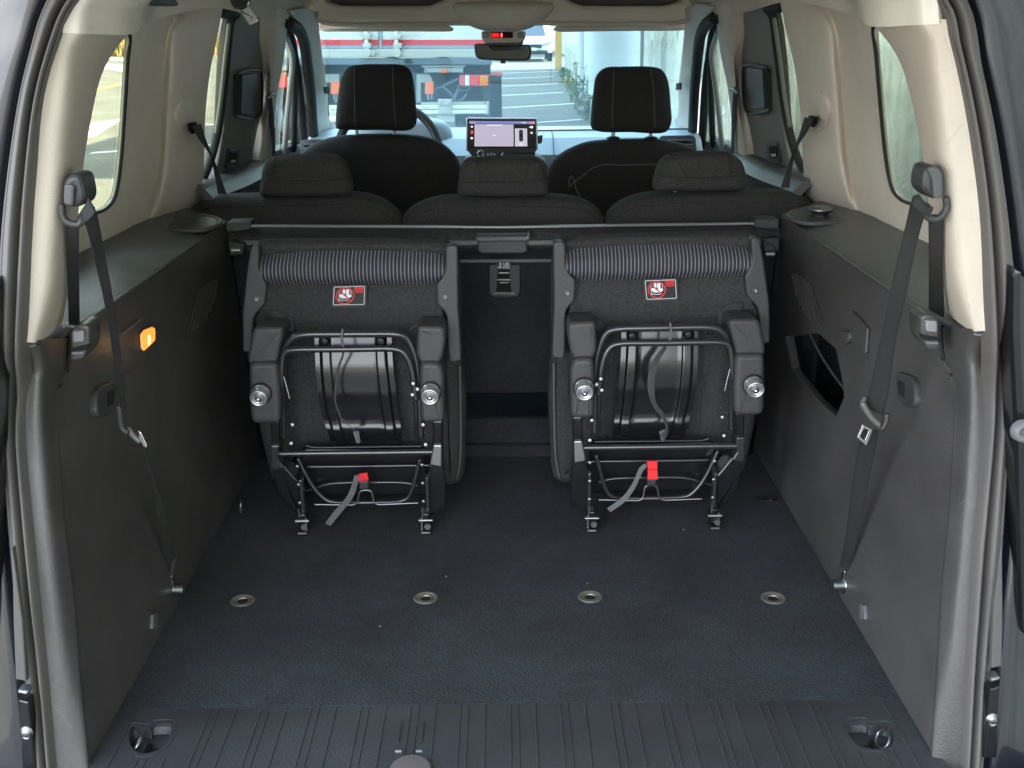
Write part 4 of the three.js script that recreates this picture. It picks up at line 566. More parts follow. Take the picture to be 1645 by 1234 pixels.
  // seal round the tailgate opening
  const inn = s > 0 ? [[-0.04, 1.106, -1.385], [-0.30, 1.098, -1.385], [-0.44, 1.07, -1.39], ...[[-0.4973, 1.0295, -1.4], [-0.5261, 0.9842, -1.4], [-0.5549, 0.9146, -1.4], [-0.5791, 0.8177, -1.4], [-0.5963, 0.7338, -1.4], [-0.62, 0.612, -1.4]], ...[[-0.6396, 0.54, -1.4292], [-0.6474, 0.4769, -1.4178], [-0.6459, 0.367, -1.3981], [-0.6426, 0.2549, -1.3779], [-0.6392, 0.1414, -1.3575], [-0.6367, 0.0111, -1.334], [-0.6335, -0.0584, -1.3215]]] : [[0.04, 1.106, -1.385], [0.30, 1.098, -1.385], [0.44, 1.07, -1.39], ...[[0.5145, 1.0195, -1.4], [0.5351, 0.9735, -1.4], [0.5559, 0.9147, -1.4], [0.5772, 0.8422, -1.4], [0.5976, 0.7548, -1.4], [0.6235, 0.605, -1.4]], ...[[0.643, 0.5279, -1.427], [0.6444, 0.4609, -1.415], [0.6367, 0.3135, -1.3884], [0.6348, 0.2203, -1.3717], [0.6339, 0.1621, -1.3612], [0.6325, -0.0072, -1.3307], [0.6303, -0.077, -1.3181]]];
  const ou = s > 0 ? [[-0.04, 1.146, -1.385], [-0.32, 1.138, -1.385], [-0.47, 1.105, -1.39], ...[[-0.5354, 1.0299, -1.4], [-0.5656, 0.9668, -1.4], [-0.5901, 0.9003, -1.4], [-0.6198, 0.7966, -1.4], [-0.639, 0.7104, -1.4], [-0.6566, 0.6041, -1.4]], ...[[-0.6765, 0.5355, -1.4284], [-0.6783, 0.4773, -1.4179], [-0.6781, 0.376, -1.3997], [-0.6767, 0.2554, -1.378], [-0.6709, 0.1321, -1.3558], [-0.6672, 0.0116, -1.3341], [-0.665, -0.0579, -1.3216]]] : [[0.04, 1.146, -1.385], [0.32, 1.138, -1.385], [0.47, 1.105, -1.39], ...[[0.5515, 1.0192, -1.4], [0.5786, 0.9407, -1.4], [0.6011, 0.8743, -1.4], [0.6228, 0.7981, -1.4], [0.6422, 0.7194, -1.4], [0.6609, 0.6296, -1.4]], ...[[0.6825, 0.5274, -1.4269], [0.6791, 0.4605, -1.4149], [0.6772, 0.3069, -1.3873], [0.6728, 0.2198, -1.3716], [0.67, 0.1313, -1.3556], [0.6642, -0.0076, -1.3306], [0.6603, -0.0775, -1.3181]]];
  const prof = [[-0.05, -0.01], [0.02, 0.008], [0.1, 0.017], [0.2, 0.018], [0.29, 0.01], [0.34, -0.006], [0.39, 0.004], [0.46, 0.016], [0.55, 0.02], [0.65, 0.018], [0.76, 0.014], [0.81, 0.0115], [0.85, 0.012], [0.89, 0.0095], [0.94, 0.0075], [1.0, 0.0], [1.04, -0.02]];
  P('tailgate_seal', patch(inn.map((a, i) => prof.map(([t, d]) => [a[0] + (ou[i][0] - a[0]) * t, a[1] + (ou[i][1] - a[1]) * t, a[2] + d])), { nu: 64, nv: 70, t: 0.006 }), M.seal, van);
  // painted body round the opening
  const jb = ou.map((a) => [a[0] - s * 0.004, a[1], a[2] - 0.012]);
  const rowJ = jb.map((a, i) => { const k = i < 3 ? 0 : 1, up = Math.max(0, Math.min(1, (a[1] - 0.3) / 0.3)); const w = Math.max(0.12, 0.93 - Math.abs(a[0])) * k; return [[a[0], a[1], a[2]], [a[0] - s * 0.025 * k, a[1] + (k ? 0 : 0.04), a[2] + 0.012], [a[0] - s * w * 0.55, a[1] + (k ? -0.05 * up : 0.09), a[2] - 0.03], [a[0] - s * w, a[1] + (k ? -0.1 * up : 0.11), a[2] - 0.14]]; });
  const jm = P('body_jamb', patch(rowJ, { nu: 20, nv: 60, t: 0.004 }), M.paint, van);
  const lk = P('latch_plate', slab(m([[-0.6649, 0.1352, -1.315], [-0.6512, 0.1311, -1.315], [-0.6568, 0.0196, -1.315], [-0.6756, 0.0199, -1.315]]), 0.02, { bevel: 0.003 }), M.gloss, jm);
  P('bolt', lathe([[0, 0.006], [0.005, 0.006], [0.006, 0.003], [0.009, 0.002], [0.009, 0]], m([[-0.6605, 0.084, -1.315]])[0], [0, 0, 1]), M.dull, lk);
  P('bracket', [slab(m([[-0.6612, 0.152, -1.31], [-0.6482, 0.1499, -1.31], [-0.649, 0.1441, -1.31], [-0.6618, 0.1481, -1.31]]), 0.02, { bevel: 0.003 }), slab(m([[-0.6658, 0.0801, -1.308], [-0.655, 0.079, -1.308], [-0.6564, 0.075, -1.308], [-0.6616, 0.0741, -1.308]]), 0.02, { bevel: 0.003 })], M.dull, lk);
  P('jamb_strip', slab(m([[-0.6466, 0.3539, -1.33], [-0.6494, 0.244, -1.33], [-0.6574, 0.1535, -1.33], [-0.6713, 0.1566, -1.33], [-0.6618, 0.2442, -1.33]]), 0.01, { bevel: 0.002 }), std([0.09, 0.085, 0.08], 0.5), jm);
  P('tail_lamp', slab(m([[-0.6484, 0.6877, -1.36], [-0.628, 0.711, -1.36], [-0.6394, 0.6154, -1.36], [-0.6602, 0.4987, -1.36], [-0.7086, 0.1793, -1.36], [-0.753, 0.1799, -1.36], [-0.6727, 0.68, -1.36]]), 0.05, { bevel: 0.01, r: 0.02 }), M.gloss, van);
  if (s < 0) P('lamp_screw', lathe([[0, 0.004], [0.005, 0.004], [0.006, 0.012], [0.013, 0.012], [0.015, 0.0]], m([[0.663, 0.4927, -1.35]].map((q) => [-q[0], q[1], q[2]]))[0], [0, 0, 1]), M.midPl, jm);
}
// things only one side has
{
  const st = van.children.filter((c) => c.name === 'side_trim');
  P('cover_panel', slab([[0.6253, 0.4974, -1.966], [0.6249, 0.491, -1.8684], [0.6221, 0.4461, -1.857], [0.622, 0.4443, -1.9512]], 0.006, { out: [-1, 0, 0], r: 0.006, bevel: 0.002 }), M.trim, st[1]);
  P('cover_panel', slab([[0.6253, 0.4964, -1.8402], [0.6263, 0.5134, -1.7769], [0.6219, 0.4428, -1.7557], [0.6217, 0.4397, -1.8298]], 0.006, { out: [-1, 0, 0], r: 0.01, bevel: 0.002 }), M.trim, st[1]);
  P('finger_notch', puff([[0.6215, 0.4437, -2.0002], [0.6221, 0.4546, -1.9778], [0.6224, 0.4589, -1.9491], [0.6218, 0.4486, -1.9441], [0.6208, 0.4328, -1.967], [0.6208, 0.4332, -1.9949]], 0.004, 0.004, { out: [-1, 0, 0] }), M.trim, st[1]);
  P('socket_cap', lathe([[0, 0.022], [0.022, 0.022], [0.026, 0.018], [0.026, 0.012], [0.018, 0.010], [0.018, 0]], [0.6963, 0.584, -2.4611]), M.dull, van.children.filter((c) => c.name === 'side_shelf')[1]);
  P('trim_reflector', slab([[-0.6408, 0.3866, -2.4], [-0.6281, 0.3907, -2.4], [-0.6237, 0.3323, -2.4], [-0.6404, 0.3296, -2.4]], 0.01, { bevel: 0.002 }), M.midPl, st[0]);
  P('panel_line', tube([[-0.6268, 0.5208, -1.7752], [-0.6268, 0.52, -1.871]], 0.0016, { rad: 6 }), M.midPl, st[0]);
  P('panel_line', tube([[-0.6227, 0.4558, -1.761], [-0.6226, 0.454, -1.8196]], 0.0014, { rad: 6 }), M.cap, st[0]);
}
// windscreen, overhead shelf, dashboard
{
  P('windscreen', slab([[-0.72, 0.985, -3.98], [0.72, 0.985, -3.98], [0.78, 0.54, -4.80], [-0.78, 0.54, -4.80]], 0.005, { bevel: 0 }), M.glass, van);
  const oc = P('overhead_shelf', slab([[-0.5926, 1.1446, -3.72], [-0.5988, 1.0491, -3.72], [-0.5856, 1.0117, -3.72], [-0.543, 1.0019, -3.72], [-0.0913, 0.9974, -3.72], [0.1054, 0.9955, -3.72], [0.5485, 0.9929, -3.72], [0.5974, 1.0036, -3.72], [0.6116, 1.0408, -3.72], [0.6079, 1.133, -3.72]], 0.42, { bevel: 0.015, bs: 4, holes: [[[-0.5317, 1.1258, -3.72], [-0.5508, 1.0671, -3.72], [-0.5106, 1.0537, -3.72], [-0.2272, 1.0509, -3.72], [-0.1717, 1.0745, -3.72], [-0.1568, 1.1221, -3.72]], [[0.1935, 1.1187, -3.72], [0.2074, 1.0633, -3.72], [0.2525, 1.0462, -3.72], [0.5173, 1.0436, -3.72], [0.5679, 1.0561, -3.72], [0.5657, 1.1151, -3.72]]], hr: 0.01 }), M.console, van);
  P('shelf_back', [slab([[-0.5763, 1.1381, -3.8], [-0.5819, 1.0479, -3.8], [-0.1523, 1.0437, -3.8], [-0.15, 1.134, -3.8]], 0.01, {}), slab([[0.1876, 1.1307, -3.8], [0.1879, 1.0403, -3.8], [0.5989, 1.0362, -3.8], [0.5955, 1.1268, -3.8]], 0.01, {})], std([0.16, 0.14, 0.12], 0.8), oc);
  P('shelf_edge', tube([[-0.5841, 1.0098, -3.71], [-0.5417, 1.0001, -3.71], [-0.2087, 0.9967, -3.71], [0.1051, 0.9936, -3.71], [0.5569, 0.991, -3.71], [0.5998, 1.0017, -3.71]], 0.006, { rad: 8 }), M.liner, oc);
  const dm = P('dome_console', puff([[-0.1528, 1.0521, -3.72], [-0.09, 1.0607, -3.72], [0.0039, 1.0616, -3.72], [0.1056, 1.0588, -3.72], [0.1643, 1.0508, -3.72], [0.1526, 1.023, -3.72], [0.1093, 0.9898, -3.72], [0.0659, 0.9733, -3.72], [0.0028, 0.9702, -3.72], [-0.0602, 0.9746, -3.72], [-0.1071, 0.992, -3.72], [-0.1438, 1.0222, -3.72]], 0.05, 0.06, { e: 3.2 }), M.console, oc);
  const sm = P('belt_reminder', slab([[-0.0683, 0.9719, -3.84], [0.0782, 0.9704, -3.84], [0.076, 0.9432, -3.84], [0.0596, 0.9336, -3.84], [-0.0547, 0.9348, -3.84], [-0.0668, 0.9447, -3.84]], 0.05, { r: 0.008, bevel: 0.005 }), M.beige, oc);
  const dsp = canvasTex(256, 80, (x, w, h) => {
    x.fillStyle = '#0a0203'; x.fillRect(0, 0, w, h);
    x.fillStyle = '#ff1a20'; x.shadowColor = '#ff2030'; x.shadowBlur = 14;
    for (let k = 0; k < 3; k++) { const c = 22 + k * 28; x.beginPath(); x.arc(c, 26, 8, 0, 7); x.fill(); x.fillRect(c - 9, 36, 18, 30); }
    x.fillStyle = '#ff6a5a'; x.beginPath(); x.arc(122, 26, 9, 0, 7); x.fill(); x.fillRect(111, 37, 22, 16); x.fillRect(116, 52, 12, 18);
  });
  P('red_display', quad([[-0.0358, 0.9697, -3.837], [0.0354, 0.9689, -3.837], [0.0352, 0.9495, -3.837], [-0.0361, 0.9502, -3.837]]), new THREE.MeshPhysicalMaterial({ color: 0x020202, roughness: 0.6, specularIntensity: 0.12, emissive: 0xffffff, emissiveMap: dsp, emissiveIntensity: 0.5 }), sm);
  P('dome_lens', [puff([[-0.0623, 0.966, -3.838], [-0.042, 0.9658, -3.838], [-0.0422, 0.9522, -3.838], [-0.0625, 0.9524, -3.838]], 0.003, 0.003), puff([[0.0516, 0.9649, -3.838], [0.072, 0.9647, -3.838], [0.0719, 0.9511, -3.838], [0.0515, 0.9513, -3.838]], 0.003, 0.003)], std([0.3, 0.29, 0.25], 0.4), sm);
  P('console_base', slab([[-0.059, 0.9404, -3.86], [0.0722, 0.939, -3.86], [0.0639, 0.9234, -3.86], [-0.0511, 0.9246, -3.86]], 0.05, { r: 0.005 }), M.black, oc);
  // dashboard
  const prof = [[-0.76, 0.57, -4.86], [-0.76, 0.588, -4.72], [-0.76, 0.592, -4.5], [-0.76, 0.575, -4.38], [-0.76, 0.52, -4.30], [-0.76, 0.25, -4.30], [-0.76, 0.05, -4.5], [-0.76, 0.05, -4.86]];
  const db = P('dashboard', slab(prof, 1.52, { out: [-1, 0, 0], bevel: 0.012, bs: 3 }), M.dash, van);
  P('trim_seam', [tube([[-0.1, 0.5935, -4.49], [0.74, 0.5935, -4.49]], 0.003, { rad: 6 }), tube([[0.19, 0.59, -4.5], [0.19, 0.575, -4.372], [0.19, 0.52, -4.292]], 0.0025, { rad: 6 })], M.midPl, db);
  P('instrument_hood', puff([[-0.56, 0.57, -4.42], [-0.54, 0.63, -4.42], [-0.38, 0.655, -4.42], [-0.22, 0.63, -4.42], [-0.2, 0.57, -4.42]], 0.06, 0.1, {}), M.dash, db);
  for (const x of [-0.70, 0.66]) { const v = P('air_vent', slab([[x - 0.07, 0.52, -4.28], [x + 0.07, 0.52, -4.28], [x + 0.07, 0.585, -4.33], [x - 0.07, 0.585, -4.33]], 0.03, { r: 0.02, bevel: 0.004 }), M.black, db); for (let k = 0; k < 3; k++) P('vent_slat', rb(0.11, 0.004, 0.012, 0.001, [x, 0.535 + k * 0.016, -4.285 - k * 0.013]), M.midPl, v); }
  const sw = P('steering_wheel', (() => { const g = new THREE.TorusGeometry(0.185, 0.016, 12, 48); g.rotateX(-0.45); g.translate(-0.42, 0.55, -4.14); return g; })(), M.black, van);
  P('hub', puff([[-0.51, 0.55, -4.14], [-0.48, 0.60, -4.16], [-0.36, 0.60, -4.16], [-0.33, 0.55, -4.14], [-0.38, 0.49, -4.11], [-0.46, 0.49, -4.11]], 0.03, 0.03), M.black, sw); P('spoke', [bar([-0.6, 0.55, -4.14], [-0.24, 0.55, -4.14], 0.03, 0.015)], M.black, sw);
}
// scuff plate at the sill
{
  const yT = 0.004, sp = P('sill_plate', slab([[-0.607, yT, -1.488], [0.607, yT, -1.488], [0.615, yT, -1.22], [-0.615, yT, -1.22]], 0.03, { out: [0, 1, 0], bevel: 0.004, holes: [[[-0.5675, 0.004, -1.4204], [-0.566, 0.004, -1.445], [-0.5398, 0.004, -1.4413], [-0.537, 0.004, -1.4506], [-0.5092, 0.004, -1.4515], [-0.4998, 0.004, -1.4311], [-0.4988, 0.004, -1.3948], [-0.5128, 0.004, -1.3747], [-0.5348, 0.004, -1.3709], [-0.5552, 0.004, -1.3902]], [[0.4953, 0.004, -1.4238], [0.5072, 0.004, -1.4329], [0.5313, 0.004, -1.4323], [0.5344, 0.004, -1.4245], [0.5615, 0.004, -1.4223], [0.5643, 0.004, -1.3978], [0.5499, 0.004, -1.3655], [0.5258, 0.004, -1.3574], [0.4984, 0.004, -1.3667], [0.491, 0.004, -1.3904]]], hs: true }), M.scuff, van);
  for (let k = 0; k < 31; k++) { const x = -0.57 + k * 0.038; for (const [xr, w] of k % 2 ? [[x, 0.0026], [x + 0.012, 0.0022]] : [[x, 0.0026]]) { const z0 = Math.abs(Math.abs(xr) - 0.525) < 0.042 ? -1.362 : -1.482; P('rib', rb(w, 0.0022, -z0 - 1.225, 0.0008, [xr, yT + 0.0003, (z0 - 1.225) / 2]), M.scuff, sp); } }
  for (const s of [1, -1]) {
    const c = s > 0 ? [-0.5288, 0.004, -1.4104] : [0.5249, 0.004, -1.3941];
    const ol = s > 0 ? [[-0.5694, 0.004, -1.4204], [-0.568, 0.004, -1.4482], [-0.5407, 0.004, -1.4444], [-0.5379, 0.004, -1.4538], [-0.5092, 0.004, -1.4547], [-0.4979, 0.004, -1.431], [-0.4965, 0.004, -1.3933], [-0.5119, 0.004, -1.3718], [-0.5348, 0.004, -1.368], [-0.5566, 0.004, -1.3888]] : [[0.4934, 0.004, -1.4238], [0.5072, 0.004, -1.436], [0.5322, 0.004, -1.4355], [0.5353, 0.004, -1.4275], [0.5634, 0.004, -1.4253], [0.5661, 0.004, -1.3977], [0.5508, 0.004, -1.3626], [0.5249, 0.004, -1.3546], [0.4966, 0.004, -1.3638], [0.4888, 0.004, -1.389]];
    const cu = P('tie_down_cup', slab(ol.map((p) => [c[0] + (p[0] - c[0]) * 0.96, -0.019, c[2] + (p[2] - c[2]) * 0.96]), 0.006, { out: [0, 1, 0], smooth: true, bevel: 0.002 }), M.scuff, sp);
    P('cup_wall', patch([...ol, ol[0]].map((p) => [[p[0], 0.005, p[2]], [c[0] + (p[0] - c[0]) * 0.97, -0.003, c[2] + (p[2] - c[2]) * 0.97], [c[0] + (p[0] - c[0]) * 0.84, -0.017, c[2] + (p[2] - c[2]) * 0.84]]), { out: [0, 1, 0], t: 0.001, nu: 8, nv: 60 }), M.scuff, cu);
    P('cup_block', [rb(0.008, 0.008, 0.03, 0.003, [c[0] - s * 0.006, c[1] - 0.019, c[2] + 0.004]), rb(0.022, 0.008, 0.014, 0.003, [c[0] + s * 0.012, c[1] - 0.018, c[2] + 0.01])], M.gloss, cu);
    P('tie_down_ring', tube([...Array(12)].map((_, k) => { const a = k / 12 * 6.283; return [c[0] - s * 0.018 + Math.sin(a) * 0.007, c[1] - 0.006 + Math.sin(a) * 0.010, c[2] + 0.002 + Math.cos(a) * 0.017]; }), 0.0022, { closed: true, seg: 40, rad: 8 }), M.dull, cu);
  }
  P('lock_striker', [lathe([[0.029, 0], [0.029, 0.006], [0.026, 0.009], [0.0, 0.009]], [...[[-0.1401, 0.004, -1.3244]][0]], [0, 1, 0])], std([0.2, 0.18, 0.18], 0.35, { metalness: 0.4 }), sp);
  for (const q of [[-0.1645, 0.0055, -1.4152], [-0.1314, 0.0055, -1.4144]]) P('striker_slot', rb(0.0035, 0.002, 0.05, 0, q), M.scuff, sp);
  for (const q of [[-0.1612, 0.006, -1.3685], [-0.1317, 0.006, -1.3679]]) P('drain_mark', rb(0.009, 0.002, 0.003, 0, q), std([0.3, 0.32, 0.34], 0.3), sp);
}

// ───────────── things in the van ─────────────
// load floor carpet with its anchor rings
{
  const t = thing('boot_carpet', 'dark blue grey felt carpet covering the load floor', 'carpet', [0, 0, -2]);
  const A = [[-0.4841, 0, -1.8207], [-0.1514, 0, -1.821], [0.1476, 0, -1.8177], [0.4777, 0, -1.8042]], F = [[-0.4243, 0, -2.2621], [-0.1813, 0, -2.2613], [0.1786, 0, -2.2501], [0.4171, 0, -2.2427]];
  const circ = (c, r) => [...Array(18)].map((_, k) => [c[0] + r * Math.cos(k * 0.349), 0.004, c[2] + r * Math.sin(k * 0.349)]);
  P('felt', slab([[-0.604, 0.004, -1.484], [0.604, 0.004, -1.484], [0.601, 0.004, -2.0], [0.598, 0.004, -2.512], [-0.598, 0.004, -2.512], [-0.601, 0.004, -2.0]], 0.014, { out: [0, 1, 0], bevel: 0.003, holes: A.map((c) => circ(c, 0.019)) }), M.carpet, t);
  for (const c of A) {
    const r = P('anchor_ring', lathe([[0.0225, 0.0038], [0.0215, 0.0056], [0.0185, 0.0056], [0.0175, 0.0036], [0.0135, 0.0026], [0.0125, 0.0042], [0.0108, 0.0040], [0.0095, 0.0], [0.0085, -0.012]], [c[0], 0, c[2]]), M.zinc, t);
    P('anchor_bore', cyl(0.0095, 0.0095, 0.004, [c[0], 0.0005, c[2]]), M.hole, r);
  }
  P('riser', [slab([[-0.3219, 0, -2.512], [0.3228, -0.0087, -2.512], [0.3219, 0.0283, -2.512], [-0.3202, 0.0368, -2.512]], 0.02, { bevel: 0.004 }), slab([[-0.3377, 0.0253, -2.53], [0.3394, 0.0163, -2.53], [0.3374, 0.0899, -2.53], [-0.334, 0.0987, -2.53]], 0.02, { bevel: 0.003 })], M.board, t);
  P('lashing_loop', tube([[-0.578, 0.0, -2.24], [-0.578, 0.024, -2.238], [-0.574, 0.03, -2.225], [-0.572, 0.024, -2.208], [-0.572, 0, -2.206]], 0.003, { rad: 8 }), M.dull, t);
  P('floor_slot', rb(0.05, 0.004, 0.014, 0.002, [0.565, 0.005, -2.235]), M.hole, t);
  P('slot_wire', tube([[0.565, 0.006, -2.245], [0.570, 0.01, -2.225]], 0.002, { rad: 6 }), M.dull, t);
  // bits of lint
  const r = rng(9); P('lint', [[950, 938], [708, 925], [592, 1018], [1098, 860]].map((p, k) => rb(0.003, 0.001, 0.002, 0, [[0.146, -1.866], [-0.118, -1.90], [-0.224, -1.72], [0.36, -2.09], [-0.2, -1.97], [0.385, -1.78], [-0.13, -1.96]][k].reduce((a, v, i) => (a[i ? 2 : 0] = v, a), [0, 0.006, 0]))), M.greyPl, t);
}
// folded third-row seats: left one as measured, right one is its mirror
function foldedSeat(s, label, dy) {
  const xc = -0.295 * s, t = thing('folded_seat', label, 'folding seat', [xc, 0, -2.12], 'folded third row seats tumbled forward');
  const m = (p) => (Array.isArray(p[0]) ? p.map(m) : [p[0] * s + (s < 0 ? 0.003 : 0), p[1] + dy * Math.min(1, Math.max(0, p[1] / 0.15)), p[2]]);
  // backrest, lying behind the cushion
  const bk = P('backrest', slab(m([[-0.5205, 0.5632, -2.27], [-0.5404, 0.3515, -2.27], [-0.5392, 0.1702, -2.27], [-0.5215, 0.0512, -2.27], [-0.504, 0.0317, -2.27], [-0.1168, 0.025, -2.27], [-0.0946, 0.0424, -2.27], [-0.0875, 0.2351, -2.27], [-0.0949, 0.3117, -2.27], [-0.0941, 0.5063, -2.27], [-0.1055, 0.5609, -2.27]]), 0.12, { r: 0.03, bevel: 0.03, bs: 5 }), M.fabric, t);
  P('backrest_piping', tube(m([[-0.0976, 0.3054, -2.268], [-0.0987, 0.2078, -2.268], [-0.1028, 0.0931, -2.268], [-0.1107, 0.0494, -2.268]]), 0.0022, { rad: 6 }), M.thread, bk);
  // cushion: cloth on its underside, fabric edge, ribbed front roll
  const cu = P('cushion_cover', patch(m([[[-0.4983, 0.5109, -2.235], [-0.3183, 0.5011, -2.235], [-0.1207, 0.5065, -2.235]], [[-0.4884, 0.4821, -2.225], [-0.3185, 0.4736, -2.225], [-0.1362, 0.4779, -2.225]], [[-0.4995, 0.4466, -2.222], [-0.3202, 0.4353, -2.222], [-0.1294, 0.4447, -2.222]], [[-0.5155, 0.4154, -2.232], [-0.3234, 0.3998, -2.232], [-0.1258, 0.4106, -2.232]], [[-0.5224, 0.359, -2.262], [-0.3305, 0.343, -2.262], [-0.1317, 0.3487, -2.262]], [[-0.5159, 0.2413, -2.268], [-0.3369, 0.239, -2.268], [-0.1432, 0.2365, -2.268]], [[-0.497, 0.1412, -2.262], [-0.3416, 0.1391, -2.262], [-0.1619, 0.1368, -2.262]]]), { t: 0.03, nu: 28, nv: 36 }), M.cloth, t);
  P('front_roll', patch(m([[[-0.4948, 0.5522, -2.24], [-0.4718, 0.557, -2.24], [-0.391, 0.5624, -2.24], [-0.3079, 0.564, -2.24], [-0.2188, 0.5617, -2.24], [-0.1447, 0.557, -2.24], [-0.121, 0.5503, -2.24]], [[-0.4977, 0.5423, -2.22], [-0.4762, 0.5459, -2.22], [-0.3886, 0.5499, -2.22], [-0.3061, 0.5515, -2.22], [-0.2175, 0.5492, -2.22], [-0.139, 0.5432, -2.22], [-0.1166, 0.5378, -2.22]], [[-0.4973, 0.5322, -2.208], [-0.4748, 0.5332, -2.208], [-0.3876, 0.5347, -2.208], [-0.3054, 0.535, -2.208], [-0.2171, 0.5339, -2.208], [-0.1386, 0.5317, -2.208], [-0.1163, 0.5289, -2.208]], [[-0.4958, 0.5194, -2.208], [-0.4736, 0.5166, -2.208], [-0.3889, 0.5144, -2.208], [-0.3066, 0.5134, -2.208], [-0.218, 0.5123, -2.208], [-0.1417, 0.514, -2.208], [-0.1191, 0.5188, -2.208]], [[-0.4887, 0.5034, -2.228], [-0.4713, 0.4993, -2.228], [-0.3933, 0.4971, -2.228], [-0.3101, 0.4961, -2.228], [-0.2205, 0.495, -2.228], [-0.151, 0.4955, -2.228], [-0.1357, 0.5005, -2.228]]]), { t: 0.02, nu: 40, nv: 20 }), M.stripe, cu);
  P('cushion_top', patch(m([[[-0.4985, 0.5499, -2.245], [-0.3088, 0.5605, -2.245], [-0.12, 0.548, -2.245]], [[-0.496, 0.5687, -2.24], [-0.3074, 0.5742, -2.24], [-0.1193, 0.5644, -2.24]], [[-0.4992, 0.5802, -2.26], [-0.3096, 0.5806, -2.26], [-0.1199, 0.5758, -2.26]], [[-0.5069, 0.5743, -2.32], [-0.3176, 0.5734, -2.32], [-0.1282, 0.5699, -2.32]], [[-0.5207, 0.5378, -2.4], [-0.3298, 0.5356, -2.4], [-0.1413, 0.5334, -2.4]]]), { out: [0, 1, 1], t: 0.02, nu: 20, nv: 24 }), M.cloth, cu);
  P('cover_fold', [puff(m([[-0.482, 0.4438, -2.222], [-0.464, 0.4462, -2.222], [-0.4349, 0.4275, -2.222], [-0.4315, 0.4038, -2.222], [-0.447, 0.4013, -2.222], [-0.4738, 0.4175, -2.222]]), 0.008, 0.01, { e: 3 }), puff(m([[-0.2009, 0.401, -2.222], [-0.1837, 0.4166, -2.222], [-0.135, 0.4291, -2.222], [-0.1276, 0.4211, -2.222], [-0.1381, 0.4107, -2.222], [-0.1693, 0.3926, -2.222], [-0.1949, 0.3903, -2.222]]), 0.01, 0.01, { e: 3 })], M.cloth, cu);
  // side brackets
  for (const q of [[[-0.5041, 0.5782, -2.205], [-0.4938, 0.583, -2.205], [-0.4881, 0.578, -2.205], [-0.4927, 0.5353, -2.205], [-0.4866, 0.5175, -2.205], [-0.4791, 0.5021, -2.205], [-0.486, 0.4624, -2.205], [-0.4983, 0.4496, -2.205], [-0.5106, 0.4368, -2.205], [-0.5164, 0.3963, -2.205], [-0.5205, 0.3621, -2.205], [-0.5383, 0.3623, -2.205], [-0.5329, 0.4409, -2.205], [-0.5149, 0.5368, -2.205]], [[-0.1174, 0.5737, -2.205], [-0.1098, 0.5786, -2.205], [-0.0938, 0.5759, -2.205], [-0.0956, 0.4538, -2.205], [-0.0932, 0.3977, -2.205], [-0.0921, 0.3381, -2.205], [-0.1164, 0.3344, -2.205], [-0.1182, 0.365, -2.205], [-0.1188, 0.4333, -2.205], [-0.126, 0.4464, -2.205], [-0.137, 0.4581, -2.205], [-0.1382, 0.4993, -2.205], [-0.1253, 0.5132, -2.205], [-0.1186, 0.5283, -2.205]]]) {
    const b = P('side_bracket', slab(m(q), 0.035, { r: 0.006, bevel: 0.004, bs: 3 }), M.cap, t);
    const c = q[0][0] < -0.4 ? [-0.5005, 0.4744, -2.204] : [-0.1214, 0.4743, -2.204];
    P('screw', lathe([[0.0055, 0], [0.005, 0.0025], [0.003, 0.003], [0.002, 0.001], [0, 0.001]], m(c), [0, 0, 1], 16), M.dull, b);
  }
  // hinge caps and their plungers
  const caps = [[[[-0.4962, 0.4319, -2.135], [-0.4412, 0.4325, -2.135], [-0.437, 0.4223, -2.135], [-0.4464, 0.3944, -2.135], [-0.4567, 0.356, -2.135], [-0.5112, 0.3541, -2.135], [-0.5137, 0.3683, -2.135], [-0.5042, 0.4092, -2.135]], [[-0.5079, 0.3643, -2.118], [-0.454, 0.3649, -2.118], [-0.4507, 0.343, -2.118], [-0.4508, 0.2911, -2.118], [-0.4543, 0.2437, -2.118], [-0.4623, 0.2372, -2.118], [-0.5072, 0.2365, -2.118], [-0.5138, 0.2472, -2.118], [-0.5116, 0.3049, -2.118]], [-0.4874, 0.304, -2.112]], [[[-0.1745, 0.428, -2.135], [-0.167, 0.4317, -2.135], [-0.1218, 0.4299, -2.135], [-0.1188, 0.4044, -2.135], [-0.1247, 0.3699, -2.135], [-0.1339, 0.3519, -2.135], [-0.1698, 0.3523, -2.135], [-0.1777, 0.3731, -2.135]], [[-0.1695, 0.3614, -2.118], [-0.1315, 0.3609, -2.118], [-0.1235, 0.3389, -2.118], [-0.125, 0.2447, -2.118], [-0.1302, 0.2355, -2.118], [-0.1678, 0.2347, -2.118], [-0.1724, 0.2454, -2.118], [-0.1725, 0.3136, -2.118]], [-0.1508, 0.3023, -2.112]]];
  for (const [u, l, k] of caps) {
    const c = P('hinge_cap', slab(m(l), 0.10, { r: 0.012, bevel: 0.01, bs: 4 }), M.cap, t);
    P('cap_top', slab(m(u), 0.085, { r: 0.010, bevel: 0.008, bs: 4 }), M.cap, c);
    const K = m(k), kn = P('plunger', lathe([[0.0195, 0], [0.0195, 0.004], [0.0165, 0.005], [0.0165, 0.008], [0.0182, 0.009], [0.0182, 0.014], [0.0158, 0.015], [0.0158, 0.018], [0.0172, 0.019], [0.0172, 0.024], [0.015, 0.026], [0.0115, 0.024], [0.0105, 0.02], [0, 0.02]], K, [0, -0.12, 1]), M.greyPl, t);
    P('plunger_tip', lathe([[0.0, 0.033], [0.003, 0.0325], [0.006, 0.029], [0.0085, 0.024], [0.0085, 0.018]].reverse(), K, [0, -0.12, 1]), M.steel, kn);
    P('plunger_ring', lathe([[0.022, -0.002], [0.022, 0.002], [0.0195, 0.003]], K, [0, -0.12, 1]), M.black, kn);
  }
